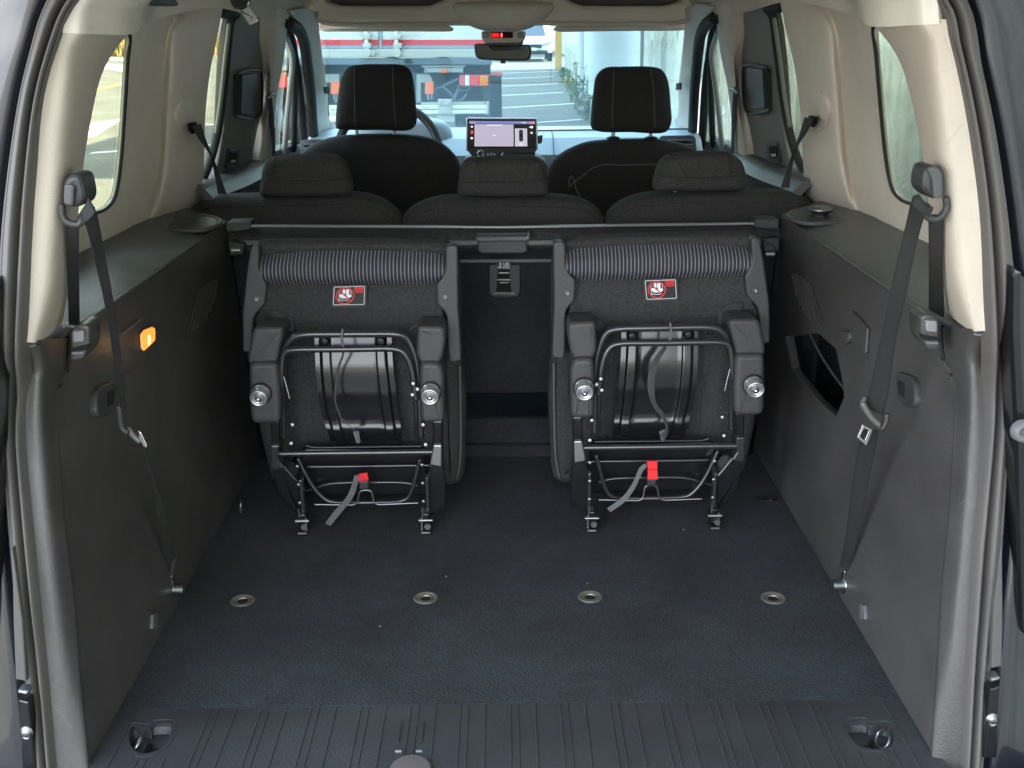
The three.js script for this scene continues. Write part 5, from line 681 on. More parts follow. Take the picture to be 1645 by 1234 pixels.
  // seat pan: pressed gloss sheet with ribs
  const cols = [0, 0.07, 0.09, 0.2, 0.215, 0.5, 0.785, 0.8, 0.91, 0.93, 1], dz = [0, 0, 0.008, 0.008, 0, 0, 0, 0.008, 0.008, 0, 0];
  const prow = [[[-0.3965, 0.3833, -2.242], [-0.2368, 0.3813, -2.242]], [[-0.396, 0.352, -2.234], [-0.2361, 0.35, -2.234]], [[-0.3957, 0.3191, -2.227], [-0.2343, 0.317, -2.227]], [[-0.3942, 0.2738, -2.224], [-0.2307, 0.2717, -2.224]], [[-0.3895, 0.2266, -2.225], [-0.2276, 0.2245, -2.225]], [[-0.3809, 0.1886, -2.222], [-0.2236, 0.1866, -2.222]], [[-0.3694, 0.1696, -2.198], [-0.2196, 0.1704, -2.198]]];
  const pan = P('seat_pan', patch(m(prow.map(([a, b]) => cols.map((f, i) => [a[0] + (b[0] - a[0]) * f, a[1] + (b[1] - a[1]) * f, a[2] + dz[i]]))), { t: 0.003, nu: 50, nv: 36, linU: true }), M.gloss, t);
  for (const q of [[-0.3753, 0.3756, -2.235], [-0.2583, 0.3742, -2.235]]) P('pan_stud', lathe([[0.012, 0], [0.011, 0.008], [0.006, 0.01], [0, 0.01]], m(q), [0, 0, 1]), M.gloss, pan);
  for (const q of [[-0.3574, 0.1515, -2.245], [-0.2468, 0.1543, -2.245]]) P('pan_foot', lathe([[0.013, 0], [0.011, 0.006], [0, 0.006]], m(q), [0, 0, 1]), M.black, pan);
  // tube frames
  P('frame_tube', tube(m([...[[-0.4593, 0.1961, -2.16], [-0.4534, 0.3299, -2.16], [-0.4494, 0.3665, -2.16]], ...[[-0.435, 0.3989, -2.155], [-0.4117, 0.4127, -2.155], [-0.3127, 0.4121, -2.155], [-0.2137, 0.4116, -2.155]], ...[[-0.1947, 0.3997, -2.16], [-0.1811, 0.3632, -2.16], [-0.1775, 0.3264, -2.16], [-0.1771, 0.1924, -2.16]]]), 0.0074, { bend: 0.03, rad: 10 }), M.tubeM, t);
  P('frame_tube', tube(m([...[[-0.4521, 0.3084, -2.145], [-0.4461, 0.3735, -2.145], [-0.4317, 0.3843, -2.145], [-0.313, 0.3835, -2.145], [-0.2214, 0.3843, -2.145]], ...[[-0.2019, 0.3756, -2.145], [-0.1883, 0.3417, -2.145], [-0.1831, 0.2785, -2.145]]]), 0.0066, { bend: 0.03, rad: 10 }), M.tubeM, t);
  P('cross_tube', cyl(0.0062, 0.0062, 0.318, [(m([-0.4606, 0.1676, -2.135])[0] + m([-0.151, 0.1648, -2.135])[0]) / 2, m([-0.3058, 0.1662, -2.135])[1], -2.135], [1, 0, 0]), M.tubeM, t);
  P('cross_rod', tube(m([[-0.4164, 0.1679, -2.175], [-0.4064, 0.1643, -2.175], [-0.329, 0.1633, -2.175], [-0.1792, 0.1634, -2.175]]), 0.0024, { rad: 8 }), M.tubeM, t);
  P('lower_panel', [slab(m([[-0.4322, 0.1501, -2.2], [-0.171, 0.1466, -2.2], [-0.1693, 0.0414, -2.2], [-0.3919, 0.0416, -2.2], [-0.4421, 0.0824, -2.2]]), 0.02, { r: 0.01, bevel: 0.004 })], M.gloss, t);
  P('panel_edge', [tube(m([[-0.4179, 0.1186, -2.18], [-0.3321, 0.1182, -2.18], [-0.1655, 0.1187, -2.18]]), 0.003, { rad: 8 }), tube(m([[-0.4329, 0.0652, -2.17], [-0.4036, 0.0747, -2.17], [-0.3743, 0.0842, -2.17], [-0.3247, 0.0864, -2.17], [-0.2154, 0.0849, -2.17], [-0.1897, 0.0775, -2.17]]), 0.0028, { bend: 0.02, rad: 8 })], M.tubeM, t);
  P('stay_tube', tube(m([[-0.4303, 0.1475, -2.15], [-0.4072, 0.089, -2.15], [-0.3809, 0.0549, -2.15], [-0.3579, 0.0489, -2.15], [-0.2152, 0.0484, -2.15], [-0.1988, 0.0721, -2.15], [-0.1808, 0.1414, -2.15]]), 0.0044, { bend: 0.03, rad: 8 }), M.tubeM, t);
  P('latch_wire', tube(m([[-0.3994, 0.0527, -2.135], [-0.3184, 0.0502, -2.135], [-0.3102, 0.0578, -2.135], [-0.3066, 0.0787, -2.135], [-0.2999, 0.0835, -2.135], [-0.2845, 0.0833, -2.135], [-0.2797, 0.0769, -2.135], [-0.2781, 0.0573, -2.135], [-0.2707, 0.0502, -2.135], [-0.1867, 0.0533, -2.135]]), 0.0019, { bend: 0.008, rad: 8 }), M.dull, t);
  // legs with hooked feet
  const legs = [[[[-0.476, 0.2388, -2.125], [-0.457, 0.2413, -2.125], [-0.4645, 0.158, -2.125], [-0.4297, 0.111, -2.125], [-0.4238, 0.1054, -2.125], [-0.4287, 0.033, -2.125], [-0.4448, 0.0417, -2.125], [-0.4682, 0.0727, -2.125], [-0.4779, 0.1144, -2.125], [-0.4798, 0.1555, -2.125]], [-0.4205, 0, -2.1051], [[-0.4242, 0.1172, -2.11], [-0.4179, 0.1171, -2.11], [-0.4162, 0.0481, -2.11], [-0.4242, 0.0426, -2.11]], [[-0.4783, 0.1907, -2.118], [-0.4607, 0.1904, -2.118], [-0.4642, 0.1608, -2.118], [-0.4542, 0.1416, -2.118], [-0.4799, 0.1365, -2.118]]], [[[-0.1493, 0.2372, -2.125], [-0.1293, 0.237, -2.125], [-0.1318, 0.1508, -2.125], [-0.1265, 0.1124, -2.125], [-0.1271, 0.0485, -2.125], [-0.1625, 0.0265, -2.125], [-0.17, 0.0322, -2.125], [-0.1688, 0.1074, -2.125], [-0.1537, 0.1402, -2.125]], [-0.1682, 0, -2.1006], [[-0.1673, 0.1219, -2.11], [-0.1611, 0.1191, -2.11], [-0.1609, 0.0473, -2.11], [-0.1675, 0.0418, -2.11]], [[-0.1492, 0.1876, -2.118], [-0.1316, 0.1874, -2.118], [-0.1331, 0.1386, -2.118], [-0.1582, 0.1431, -2.118]]]];
  legs.forEach(([q, f, e, w], i) => {
    const l = P('leg', slab(m(q), 0.05, { bevel: 0.004, r: 0.004 }), M.gloss, t);
    P('leg_flange', slab(m(e), 0.02, { bevel: 0.002 }), M.tubeM, l);
    P('leg_gusset', slab(m(w), 0.03, { bevel: 0.003, r: 0.004 }), i ? M.dull : M.tubeM, l);
    const F = m([f])[0], z = F[2];
    P('foot', [rb(0.016, 0.034, 0.03, 0.004, [F[0], 0.03, z - 0.01]), rb(0.020, 0.010, 0.03, 0.003, [F[0], 0.008, z + 0.002])], M.gloss, l);
    P('foot_hook', [cyl(0.0035, 0.0035, 0.028, [F[0], 0.034, z + 0.01], [1, 0, 0], 12), cyl(0.0065, 0.0065, 0.008, [F[0] + 0.004, 0.022, z + 0.012], [0, 0, 1], 14), rb(0.018, 0.004, 0.006, 0.001, [F[0], 0.010, z + 0.018]), rb(0.004, 0.028, 0.005, 0.001, [F[0] + 0.008 * (i ? -1 : 1), 0.026, z + 0.01]), cyl(0.002, 0.002, 0.02, [F[0] - 0.006, 0.05, z + 0.006], [0, 1, 0], 8)], M.dull, l);
    for (const k of [0.09, 0.13, 0.17]) P('rivet', lathe([[0.004, 0], [0.003, 0.002], [0, 0.002]], [F[0] - 0.004, k - 0.02, -2.104], [0, 0, 1], 12), M.dull, l);
  });
  P('recliner_plate', [slab(m([[-0.4568, 0.3252, -2.15], [-0.4506, 0.3252, -2.15], [-0.4585, 0.1998, -2.15], [-0.4677, 0.1782, -2.15]]), 0.02, { bevel: 0.002 }), slab(m([[-0.1869, 0.3218, -2.15], [-0.1807, 0.3217, -2.15], [-0.1822, 0.1744, -2.15], [-0.189, 0.1963, -2.15]]), 0.02, { bevel: 0.002 })], M.gloss, t);
  P('bolt', [[-0.4344, 0.2275, -2.14], [-0.4398, 0.1871, -2.14], [-0.4553, 0.3206, -2.14], [-0.4547, 0.2943, -2.14], [-0.1696, 0.2241, -2.14], [-0.166, 0.1808, -2.14], [-0.1865, 0.3119, -2.14], [-0.1887, 0.2882, -2.14], [-0.1782, 0.3, -2.14]].map((c) => lathe([[0.0055, 0], [0.005, 0.005], [0.003, 0.006], [0, 0.006]], m(c), [0, 0.2, 1], 12)), M.dull, t);
  P('spring_rod', tube(m([[-0.4406, 0.3345, -2.12], [-0.4361, 0.3111, -2.12], [-0.4327, 0.2902, -2.12]]), 0.0017, { rad: 6 }), M.steel, t);
  P('cable_tie', tube(m([[-0.3231, 0.4233, -2.145], [-0.3254, 0.4042, -2.145], [-0.3238, 0.39, -2.145]]), 0.0028, { rad: 6 }), M.midPl, t);
  // warning label
  return { t, m };
}
const pict = canvasTex(512, 316, (x, w, h) => {
  x.fillStyle = '#17181a'; x.fillRect(0, 0, w, h);
  x.strokeStyle = '#d8d8da'; x.lineWidth = 11; x.beginPath(); x.roundRect(12, 12, w - 24, h - 24, 16); x.stroke();
  x.fillStyle = '#d9161f'; x.fillRect(330, 22, 150, 48); x.fillRect(350, 74, 130, 38);
  x.fillStyle = '#7d0c12'; for (let k = 0; k < 8; k++) x.fillRect(360 + k * 14, 56, 9, 4); for (let k = 0; k < 7; k++) x.fillRect(366 + k * 15, 88, 10, 5);
  x.strokeStyle = '#e9e9ee'; x.lineWidth = 9; x.beginPath(); x.moveTo(96, 96); x.lineTo(96, 236); x.moveTo(100, 214); x.lineTo(126, 236); x.moveTo(126, 208); x.quadraticCurveTo(190, 188, 236, 208); x.lineTo(236, 232); x.lineTo(126, 232); x.stroke();
  x.strokeRect(250, 66, 34, 108);
  x.fillStyle = '#f1eff4'; x.beginPath(); x.roundRect(146, 52, 46, 78, 20); x.fill(); x.beginPath(); x.roundRect(200, 52, 46, 92, 20); x.fill(); x.beginPath(); x.ellipse(134, 158, 34, 30, 0.4, 0, 7); x.fill(); x.beginPath(); x.ellipse(252, 164, 40, 28, 0, 0, 7); x.fill(); x.beginPath(); x.roundRect(150, 150, 90, 44, 10); x.fill();
  x.strokeStyle = '#d8333b'; x.lineWidth = 20; x.beginPath(); x.ellipse(190, 158, 138, 128, 0, 0, 7); x.stroke(); x.beginPath(); x.moveTo(98, 66); x.lineTo(286, 250); x.stroke();
});
const mPict = new THREE.MeshStandardMaterial({ map: pict, roughness: 0.45 });
const fsL = foldedSeat(1, 'left folded seat with slanted grey strap lying over its wire latch, by the lamp side', 0);
const fsR = foldedSeat(-1, 'right folded seat with long red tab hanging over its wire latch, by the pocket side', 0.005);
const sewn = (fs, c, nm, mat) => P(nm, quad(c), mat, fs.t);
for (const [fs, c] of [[fsL, [[-0.3463, 0.4953, -2.2165], [-0.2822, 0.4965, -2.2165], [-0.2855, 0.4558, -2.2165], [-0.3512, 0.4553, -2.2165]]], [fsR, [[0.2812, 0.5007, -2.2165], [0.3453, 0.5025, -2.2165], [0.3493, 0.4611, -2.2165], [0.2861, 0.4593, -2.2165]]]]) {
  const b = P('warning_label', slab(off(c, [0, 0, 0]).map((p, i) => [p[0] + (i === 0 || i === 3 ? -0.003 : 0.003), p[1] + (i < 2 ? 0.002 : -0.004), p[2]]), 0.002, { bevel: 0.0006, r: 0.003 }), M.midPl, fs.t);
  b.material = std([0.035, 0.036, 0.038], 0.5); P('label_print', quad(off(c, [0, 0, 0.0008])), mPict, b);
}
const band = (pts, w, dir, th) => { const d = V(dir).normalize().multiplyScalar(w / 2).toArray(); return strip(pts.map((p) => [p[0] - d[0], p[1] - d[1], p[2] - d[2]]), pts.map((p) => [p[0] + d[0], p[1] + d[1], p[2] + d[2]]), th, { nv: 40 }); };
// straps: different on each seat
P('pull_strap', band([[-0.3278, 0.3777, -2.17], [-0.33, 0.3621, -2.17], [-0.3372, 0.3451, -2.17], [-0.3451, 0.3175, -2.17], [-0.3512, 0.279, -2.17], [-0.3489, 0.2521, -2.17], [-0.3413, 0.229, -2.17], [-0.3256, 0.2125, -2.17], [-0.3123, 0.1986, -2.17], [-0.3059, 0.1739, -2.17]], 0.0075, [0.5, 0, 0.9], 0.0015), M.webS, fsL.t);
P('strap_end', strip([[-0.3171, 0.1994, -2.168], [-0.3107, 0.1747, -2.168]], [[-0.3055, 0.2007, -2.168], [-0.303, 0.1746, -2.168]], 0.003), M.midPl, fsL.t);
P('release_tab', [slab([[-0.3089, 0.121, -2.12], [-0.3011, 0.1251, -2.12], [-0.2857, 0.1276, -2.12], [-0.2841, 0.1097, -2.12], [-0.3057, 0.1086, -2.12]], 0.008, { bevel: 0.003, r: 0.002 })], M.red, fsL.t);
P('wire_clip', slab([[-0.3047, 0.1092, -2.122], [-0.2843, 0.1089, -2.122], [-0.2852, 0.091, -2.122], [-0.3044, 0.0898, -2.122]], 0.012, { bevel: 0.003 }), M.black, fsL.t);
P('loop_strap', strip([[-0.3123, 0.1233, -2.118], [-0.317, 0.1069, -2.118], [-0.3259, 0.0849, -2.118], [-0.3356, 0.0698, -2.118], [-0.3561, 0.0464, -2.118], [-0.3784, 0.0173, -2.118]], [[-0.3022, 0.1232, -2.118], [-0.307, 0.104, -2.118], [-0.3146, 0.0806, -2.118], [-0.3258, 0.0627, -2.118], [-0.345, 0.0393, -2.118], [-0.3672, 0.0115, -2.118]], 0.0015), M.webG, fsL.t);
P('pull_strap', strip([[0.3188, 0.3778, -2.16], [0.3019, 0.3571, -2.16], [0.2925, 0.3363, -2.16], [0.2871, 0.3047, -2.16], [0.2904, 0.2754, -2.16], [0.3026, 0.2471, -2.16], [0.3159, 0.2294, -2.16], [0.3283, 0.2021, -2.16], [0.3147, 0.1859, -2.16]], [[0.3254, 0.3722, -2.17], [0.3147, 0.3527, -2.17], [0.3065, 0.3331, -2.17], [0.3024, 0.3013, -2.17], [0.3032, 0.2719, -2.17], [0.309, 0.2503, -2.17], [0.3237, 0.2298, -2.17], [0.3338, 0.1956, -2.17], [0.3268, 0.171, -2.17]], 0.0015), M.webS, fsR.t);
P('strap_end', strip([[0.3143, 0.1911, -2.168], [0.3188, 0.1719, -2.168]], [[0.3257, 0.1965, -2.168], [0.3252, 0.1718, -2.168]], 0.003), M.midPl, fsR.t);
P('release_tab', [strip([[0.2837, 0.1467, -2.118], [0.2868, 0.1262, -2.118], [0.286, 0.107, -2.118]], [[0.3052, 0.1464, -2.118], [0.3058, 0.1259, -2.118], [0.3077, 0.1067, -2.118]], 0.004), strip([[0.2848, 0.1296, -2.113], [0.2861, 0.1269, -2.113]], [[0.3051, 0.1293, -2.113], [0.3051, 0.1266, -2.113]], 0.003)], M.red, fsR.t);
P('wire_clip', slab([[0.2853, 0.1053, -2.122], [0.3057, 0.105, -2.122], [0.3062, 0.0884, -2.122], [0.287, 0.0887, -2.122]], 0.012, { bevel: 0.003 }), M.black, fsR.t);
P('loop_strap', strip([[0.2812, 0.1426, -2.118], [0.2688, 0.1319, -2.118], [0.2605, 0.1101, -2.118], [0.2507, 0.0895, -2.118], [0.2333, 0.0662, -2.118], [0.2042, 0.0429, -2.118]], [[0.2837, 0.1352, -2.116], [0.2764, 0.1258, -2.116], [0.268, 0.1053, -2.116], [0.2583, 0.0834, -2.116], [0.241, 0.0586, -2.116], [0.2119, 0.0353, -2.116]], 0.0015), M.webG, fsR.t);

// second-row seats
const rear = [
  ['left second row seat back beside the left door, low headrest above it', [[-0.7712, 0.5484, -2.74], [-0.7563, 0.5756, -2.74], [-0.7239, 0.598, -2.74], [-0.5901, 0.6055, -2.74], [-0.469, 0.6072, -2.74], [-0.3556, 0.6059, -2.74], [-0.3002, 0.5917, -2.74], [-0.2663, 0.567, -2.74], [-0.2492, 0.5393, -2.74], [-0.2533, 0.4371, -2.74], [-0.7815, 0.4433, -2.74]], [[-0.5857, 0.6099, -2.72], [-0.5816, 0.6427, -2.72], [-0.5746, 0.6752, -2.72], [-0.5611, 0.6957, -2.72], [-0.54, 0.6998, -2.72], [-0.4003, 0.6998, -2.72], [-0.3817, 0.6863, -2.72], [-0.3711, 0.6626, -2.72], [-0.3662, 0.6134, -2.72], [-0.3907, 0.6062, -2.72], [-0.5619, 0.6067, -2.72]], [[[-0.5418, 0.7038, -2.685], [-0.5446, 0.647, -2.685]], [[-0.4121, 0.7015, -2.68], [-0.4405, 0.6465, -2.68]], [[-0.5678, 0.6456, -2.675], [-0.5148, 0.6465, -2.675], [-0.4264, 0.647, -2.675], [-0.3642, 0.6536, -2.675]]]],
  ['middle second row seat back with the display visible over its headrest', [[-0.2522, 0.5394, -2.74], [-0.2313, 0.5682, -2.74], [-0.1819, 0.5904, -2.74], [-0.1059, 0.5971, -2.74], [-0.0027, 0.5989, -2.74], [0.1066, 0.5962, -2.74], [0.1749, 0.5894, -2.74], [0.2161, 0.5737, -2.74], [0.2441, 0.5398, -2.74], [0.2457, 0.4313, -2.74], [-0.2564, 0.4372, -2.74]], [[-0.111, 0.6061, -2.72], [-0.1087, 0.6374, -2.72], [-0.1034, 0.67, -2.72], [-0.0895, 0.689, -2.72], [-0.0671, 0.6917, -2.72], [0.064, 0.6917, -2.72], [0.0849, 0.6842, -2.72], [0.0968, 0.6648, -2.72], [0.1058, 0.6082, -2.72], [0.0847, 0.6009, -2.72], [-0.09, 0.6029, -2.72]], [[[-0.0678, 0.6942, -2.685], [-0.0511, 0.6385, -2.685]], [[0.0631, 0.6948, -2.68], [0.0495, 0.6396, -2.68]], [[-0.0996, 0.639, -2.675], [-0.0495, 0.6399, -2.675], [0.0509, 0.6402, -2.675], [0.0981, 0.6412, -2.675]]]],
  ['right second row seat back beside the right door, low headrest above it', [[0.2457, 0.5337, -2.74], [0.262, 0.561, -2.74], [0.3117, 0.5894, -2.74], [0.3798, 0.5992, -2.74], [0.4861, 0.6025, -2.74], [0.5924, 0.6028, -2.74], [0.7068, 0.597, -2.74], [0.7509, 0.5768, -2.74], [0.7681, 0.5492, -2.74], [0.7773, 0.425, -2.74], [0.2473, 0.4312, -2.74]], [[0.3602, 0.6128, -2.72], [0.3624, 0.6396, -2.72], [0.3678, 0.6618, -2.72], [0.3834, 0.6868, -2.72], [0.4041, 0.6954, -2.72], [0.5414, 0.6953, -2.72], [0.5661, 0.6804, -2.72], [0.5778, 0.6566, -2.72], [0.5846, 0.6148, -2.72], [0.5653, 0.609, -2.72], [0.3829, 0.6095, -2.72]], [[[0.396, 0.6979, -2.685], [0.4363, 0.6449, -2.685]], [[0.5335, 0.6984, -2.68], [0.5377, 0.6444, -2.68]], [[0.3652, 0.6484, -2.675], [0.4347, 0.6447, -2.675], [0.5352, 0.6451, -2.675], [0.5675, 0.6491, -2.675]]]],
];
rear.forEach(([label, b, h, seams], i) => {
  const x = (b[0][0] + b[8][0]) / 2, t = thing('bench_seat', label, 'seat', [x, -0.1, -2.8], 'second row seats side by side');
  P('backrest', puff(b, 0.05, 0.12, { e: 5, cy: -0.02 }), M.fabric, t);
  P('seat_seam', tube(drape(b, 0.05, { e: 5, cy: -0.02 }, dense(off(b.slice(1, 8), [0, -0.02, 0]), 40)), 0.0016, { rad: 6, seg: 60 }), M.rubber, t);
  const hr = P('headrest', puff(h, 0.05, 0.06, { e: 5, ez: 3 }), M.fabric, t);
  for (const q of seams) P('seam', tube(drape(h, 0.05, { e: 5, ez: 3 }, dense(q)), 0.0016, { rad: 6, seg: 40 }), M.rubber, hr);
  const hx = (h[0][0] + h[8][0]) / 2; P('headrest_post', [-0.055, 0.055].map((d) => cyl(0.006, 0.006, 0.06, [hx + d, h[0][1] - 0.01, -2.74])), M.dull, t);
  P('cushion', rb(0.40, 0.14, 0.48, 0.05, [x, 0.17, -3.02]), M.fabric, t);
  P('back_board', slab([[x - 0.212, 0.52, -2.6], [x + 0.212, 0.52, -2.6], [x + 0.212, 0.14, -2.585], [x - 0.212, 0.14, -2.585]], 0.03, { bevel: 0.008, r: 0.008 }), M.board, t);
  if (i === 1) {
    P('board_rail', slab([[-0.1066, 0.4704, -2.592], [0.1125, 0.4693, -2.592], [0.1125, 0.4604, -2.592], [-0.1069, 0.4615, -2.592]], 0.012, { bevel: 0.003 }), M.midPl, t);
    const a = P('tether_anchor', slab([[-0.0396, 0.4586, -2.588], [0.0378, 0.4577, -2.588], [0.0373, 0.3904, -2.588], [0.0283, 0.3769, -2.588], [-0.0292, 0.3776, -2.588], [-0.0393, 0.3883, -2.588]], 0.012, { bevel: 0.004, r: 0.006 }), M.black, t);
    P('anchor_well', slab([[-0.0179, 0.4467, -2.587], [0.0114, 0.4463, -2.587], [0.0111, 0.424, -2.587], [0.0152, 0.3909, -2.587], [-0.0216, 0.3913, -2.587], [-0.0182, 0.4243, -2.587]], 0.006, { bevel: 0.001, r: 0.002 }), M.hole, a);
    P('anchor_bar', [slab([[-0.0182, 0.4244, -2.583], [0.0126, 0.4241, -2.583], [0.0125, 0.4203, -2.583], [-0.0182, 0.4207, -2.583]], 0.006, { bevel: 0.001 }), slab([[-0.0124, 0.4167, -2.584], [0.0081, 0.4164, -2.584], [0.0081, 0.4142, -2.584], [-0.0125, 0.4144, -2.584]], 0.004, { bevel: 0.0005 }), slab([[-0.015, 0.4406, -2.584], [0.0098, 0.4403, -2.584], [0.0098, 0.4373, -2.584], [-0.0151, 0.4376, -2.584]], 0.004, { bevel: 0.0005 })], M.dull, a);
    P('anchor_lip', slab([[-0.026, 0.3925, -2.582], [0.021, 0.392, -2.582], [0.021, 0.3875, -2.582], [-0.026, 0.388, -2.582]], 0.008, { bevel: 0.002 }), std([0.25, 0.25, 0.27], 0.4), a);
    const mt = new THREE.MeshStandardMaterial({ roughness: 0.5, map: canvasTex(256, 96, (x, w, h) => {
      x.fillStyle = '#101113'; x.fillRect(0, 0, w, h); x.strokeStyle = '#eeeeee'; x.fillStyle = '#eeeeee'; x.lineWidth = 7;
      x.beginPath(); x.arc(72, 24, 24, 0.3, 2.84); x.stroke(); x.fillRect(69, 4, 7, 42); x.fillRect(58, 16, 28, 5); x.beginPath(); x.arc(72, 6, 6, 0, 7); x.stroke();
      x.lineWidth = 9; x.beginPath(); x.moveTo(124, 4); x.quadraticCurveTo(122, 46, 146, 48); x.lineTo(206, 48); x.quadraticCurveTo(236, 30, 206, 10); x.lineTo(160, 8); x.lineTo(160, 26); x.lineTo(200, 28); x.stroke();
      x.font = '700 37px sans-serif'; x.textAlign = 'center'; x.textBaseline = 'middle'; x.fillText('TOP TETHER', w / 2, 76, 244);
    }) });
    P('tether_print', quad([[-0.0206, 0.4639, -2.5862], [0.0152, 0.4635, -2.5862], [0.015, 0.4479, -2.5862], [-0.0208, 0.4484, -2.5862]]), mt, a);
  }
});
// load cover cassette across the back of the seats
{
  const t = thing('load_cover', 'retracted black load cover cassette with a bright edge strip across the seat backs', 'load cover', [0, 0.5, -2.55]);
  P('cassette', patch([[[-0.63, 0.548, -2.60], [0, 0.548, -2.60], [0.63, 0.548, -2.60]], [[-0.63, 0.550, -2.56], [0, 0.550, -2.56], [0.63, 0.550, -2.56]], [[-0.63, 0.535, -2.535], [0, 0.535, -2.535], [0.63, 0.535, -2.535]], [[-0.63, 0.51, -2.535], [0, 0.51, -2.535], [0.63, 0.51, -2.535]], [[-0.63, 0.495, -2.56], [0, 0.495, -2.56], [0.63, 0.495, -2.56]]], { t: 0.006 }), M.cloth, t);
  P('edge_strip', slab([[-0.5812, 0.5681, -2.53], [-0.0034, 0.5586, -2.53], [0.5736, 0.5605, -2.53], [0.574, 0.5548, -2.53], [-0.0034, 0.5529, -2.53], [-0.5817, 0.5624, -2.53]], 0.012, { bevel: 0.002 }), std([0.36, 0.36, 0.36], 0.4, { metalness: 0.5 }), t);
  P('end_cap', slab([[-0.6302, 0.5744, -2.525], [-0.5738, 0.5766, -2.525], [-0.5754, 0.5568, -2.525], [-0.6181, 0.5516, -2.525], [-0.6319, 0.5546, -2.525]], 0.06, { r: 0.005, bevel: 0.004 }), M.cap, t); P('end_cap', slab([[0.5679, 0.5678, -2.525], [0.623, 0.5672, -2.525], [0.6243, 0.5459, -2.525], [0.6132, 0.5431, -2.525], [0.5689, 0.5493, -2.525]], 0.06, { r: 0.005, bevel: 0.004 }), M.cap, t);
  P('cover_bar', slab([[-0.6034, 0.5338, -2.528], [-0.0038, 0.5262, -2.528], [0.6038, 0.5227, -2.528], [0.6046, 0.5098, -2.528], [-0.0039, 0.514, -2.528], [-0.6043, 0.5224, -2.528]], 0.012, { bevel: 0.003 }), M.midPl, t);
  P('bar_end', [slab([[-0.6221, 0.5365, -2.5], [-0.5862, 0.5304, -2.5], [-0.5912, 0.5049, -2.5], [-0.6222, 0.5024, -2.5]], 0.06, { bevel: 0.005, r: 0.004 }), slab([[0.583, 0.5282, -2.5], [0.6208, 0.5306, -2.5], [0.6228, 0.4993, -2.5], [0.5877, 0.4968, -2.5]], 0.06, { bevel: 0.005, r: 0.004 })], M.cap, t);
  P('end_pin', [cyl(0.005, 0.005, 0.02, [-0.6032, 0.5184, -2.49], [1, 0, 0]), cyl(0.005, 0.005, 0.02, [0.5982, 0.4959, -2.49], [1, 0, 0])], M.greyPl, t);
  const h = P('pull_handle', slab([[-0.0599, 0.529, -2.505], [0.0482, 0.5292, -2.505], [0.0523, 0.505, -2.505], [0.041, 0.4994, -2.505], [-0.0549, 0.5005, -2.505], [-0.0618, 0.5077, -2.505]], 0.02, { r: 0.006, bevel: 0.004, bs: 3 }), M.cap, t);
  P('handle_lip', slab([[-0.0651, 0.5408, -2.495], [0.0495, 0.5409, -2.495], [0.0523, 0.5507, -2.495], [0.0565, 0.5507, -2.495], [0.0578, 0.5352, -2.495], [0.0508, 0.5296, -2.495], [-0.0583, 0.5295, -2.495], [-0.0652, 0.5338, -2.495]], 0.02, { bevel: 0.004, r: 0.003 }), M.midPl, h); P('handle_back', slab([[-0.0627, 0.5461, -2.52], [0.0557, 0.5462, -2.52], [0.0556, 0.5306, -2.52], [-0.063, 0.5319, -2.52]], 0.01, { bevel: 0.002 }), M.black, h);
}
// front seats
const fr = [
  ['left front seat, its high headrest in front of the lorry', [[-0.6905, 0.5621, -3.76], [-0.6417, 0.6163, -3.76], [-0.5703, 0.6437, -3.76], [-0.4839, 0.6528, -3.76], [-0.4021, 0.6539, -3.76], [-0.3245, 0.6511, -3.76], [-0.239, 0.6381, -3.76], [-0.1866, 0.6093, -3.76], [-0.1468, 0.5561, -3.76], [-0.1419, 0.4158, -3.76], [-0.1575, 0.1168, -3.76], [-0.721, 0.1236, -3.76]], [[-0.5446, 0.6743, -3.75], [-0.5448, 0.7062, -3.75], [-0.5322, 0.7848, -3.75], [-0.5193, 0.8334, -3.75], [-0.4955, 0.866, -3.75], [-0.455, 0.8743, -3.75], [-0.3909, 0.8746, -3.75], [-0.325, 0.872, -3.75], [-0.2995, 0.8582, -3.75], [-0.2888, 0.8213, -3.75], [-0.2836, 0.7429, -3.75], [-0.2836, 0.6875, -3.75], [-0.3026, 0.6678, -3.75], [-0.4045, 0.6679, -3.75], [-0.5225, 0.6701, -3.75]], [[[-0.4712, 0.8657, -3.7], [-0.4744, 0.7871, -3.7], [-0.4788, 0.6859, -3.7]], [[-0.3506, 0.8664, -3.7], [-0.3501, 0.7858, -3.7], [-0.3483, 0.6845, -3.7]]], [573, 633]],
  ['right front seat with a cable looped on its back', [[0.1483, 0.5365, -3.76], [0.1627, 0.5609, -3.76], [0.1977, 0.5889, -3.76], [0.2695, 0.6185, -3.76], [0.3618, 0.6276, -3.76], [0.4234, 0.6289, -3.76], [0.4953, 0.6281, -3.76], [0.5779, 0.6151, -3.76], [0.6407, 0.5882, -3.76], [0.6734, 0.5471, -3.76], [0.699, 0.1066, -3.76], [0.1483, 0.1132, -3.76]], [[0.2887, 0.6654, -3.75], [0.2863, 0.6973, -3.75], [0.2935, 0.7761, -3.75], [0.3029, 0.8307, -3.75], [0.3307, 0.8556, -3.75], [0.3869, 0.8589, -3.75], [0.417, 0.8595, -3.75], [0.4773, 0.8579, -3.75], [0.5117, 0.8498, -3.75], [0.5329, 0.8166, -3.75], [0.5457, 0.7341, -3.75], [0.5495, 0.6825, -3.75], [0.5341, 0.6528, -3.75], [0.4115, 0.6521, -3.75], [0.3134, 0.6551, -3.75]], [[[0.3561, 0.8534, -3.7], [0.3534, 0.7784, -3.7], [0.3533, 0.6711, -3.7]], [[0.4731, 0.8522, -3.7], [0.4832, 0.7771, -3.7], [0.4904, 0.6696, -3.7]]], [985, 1045.5]],
];
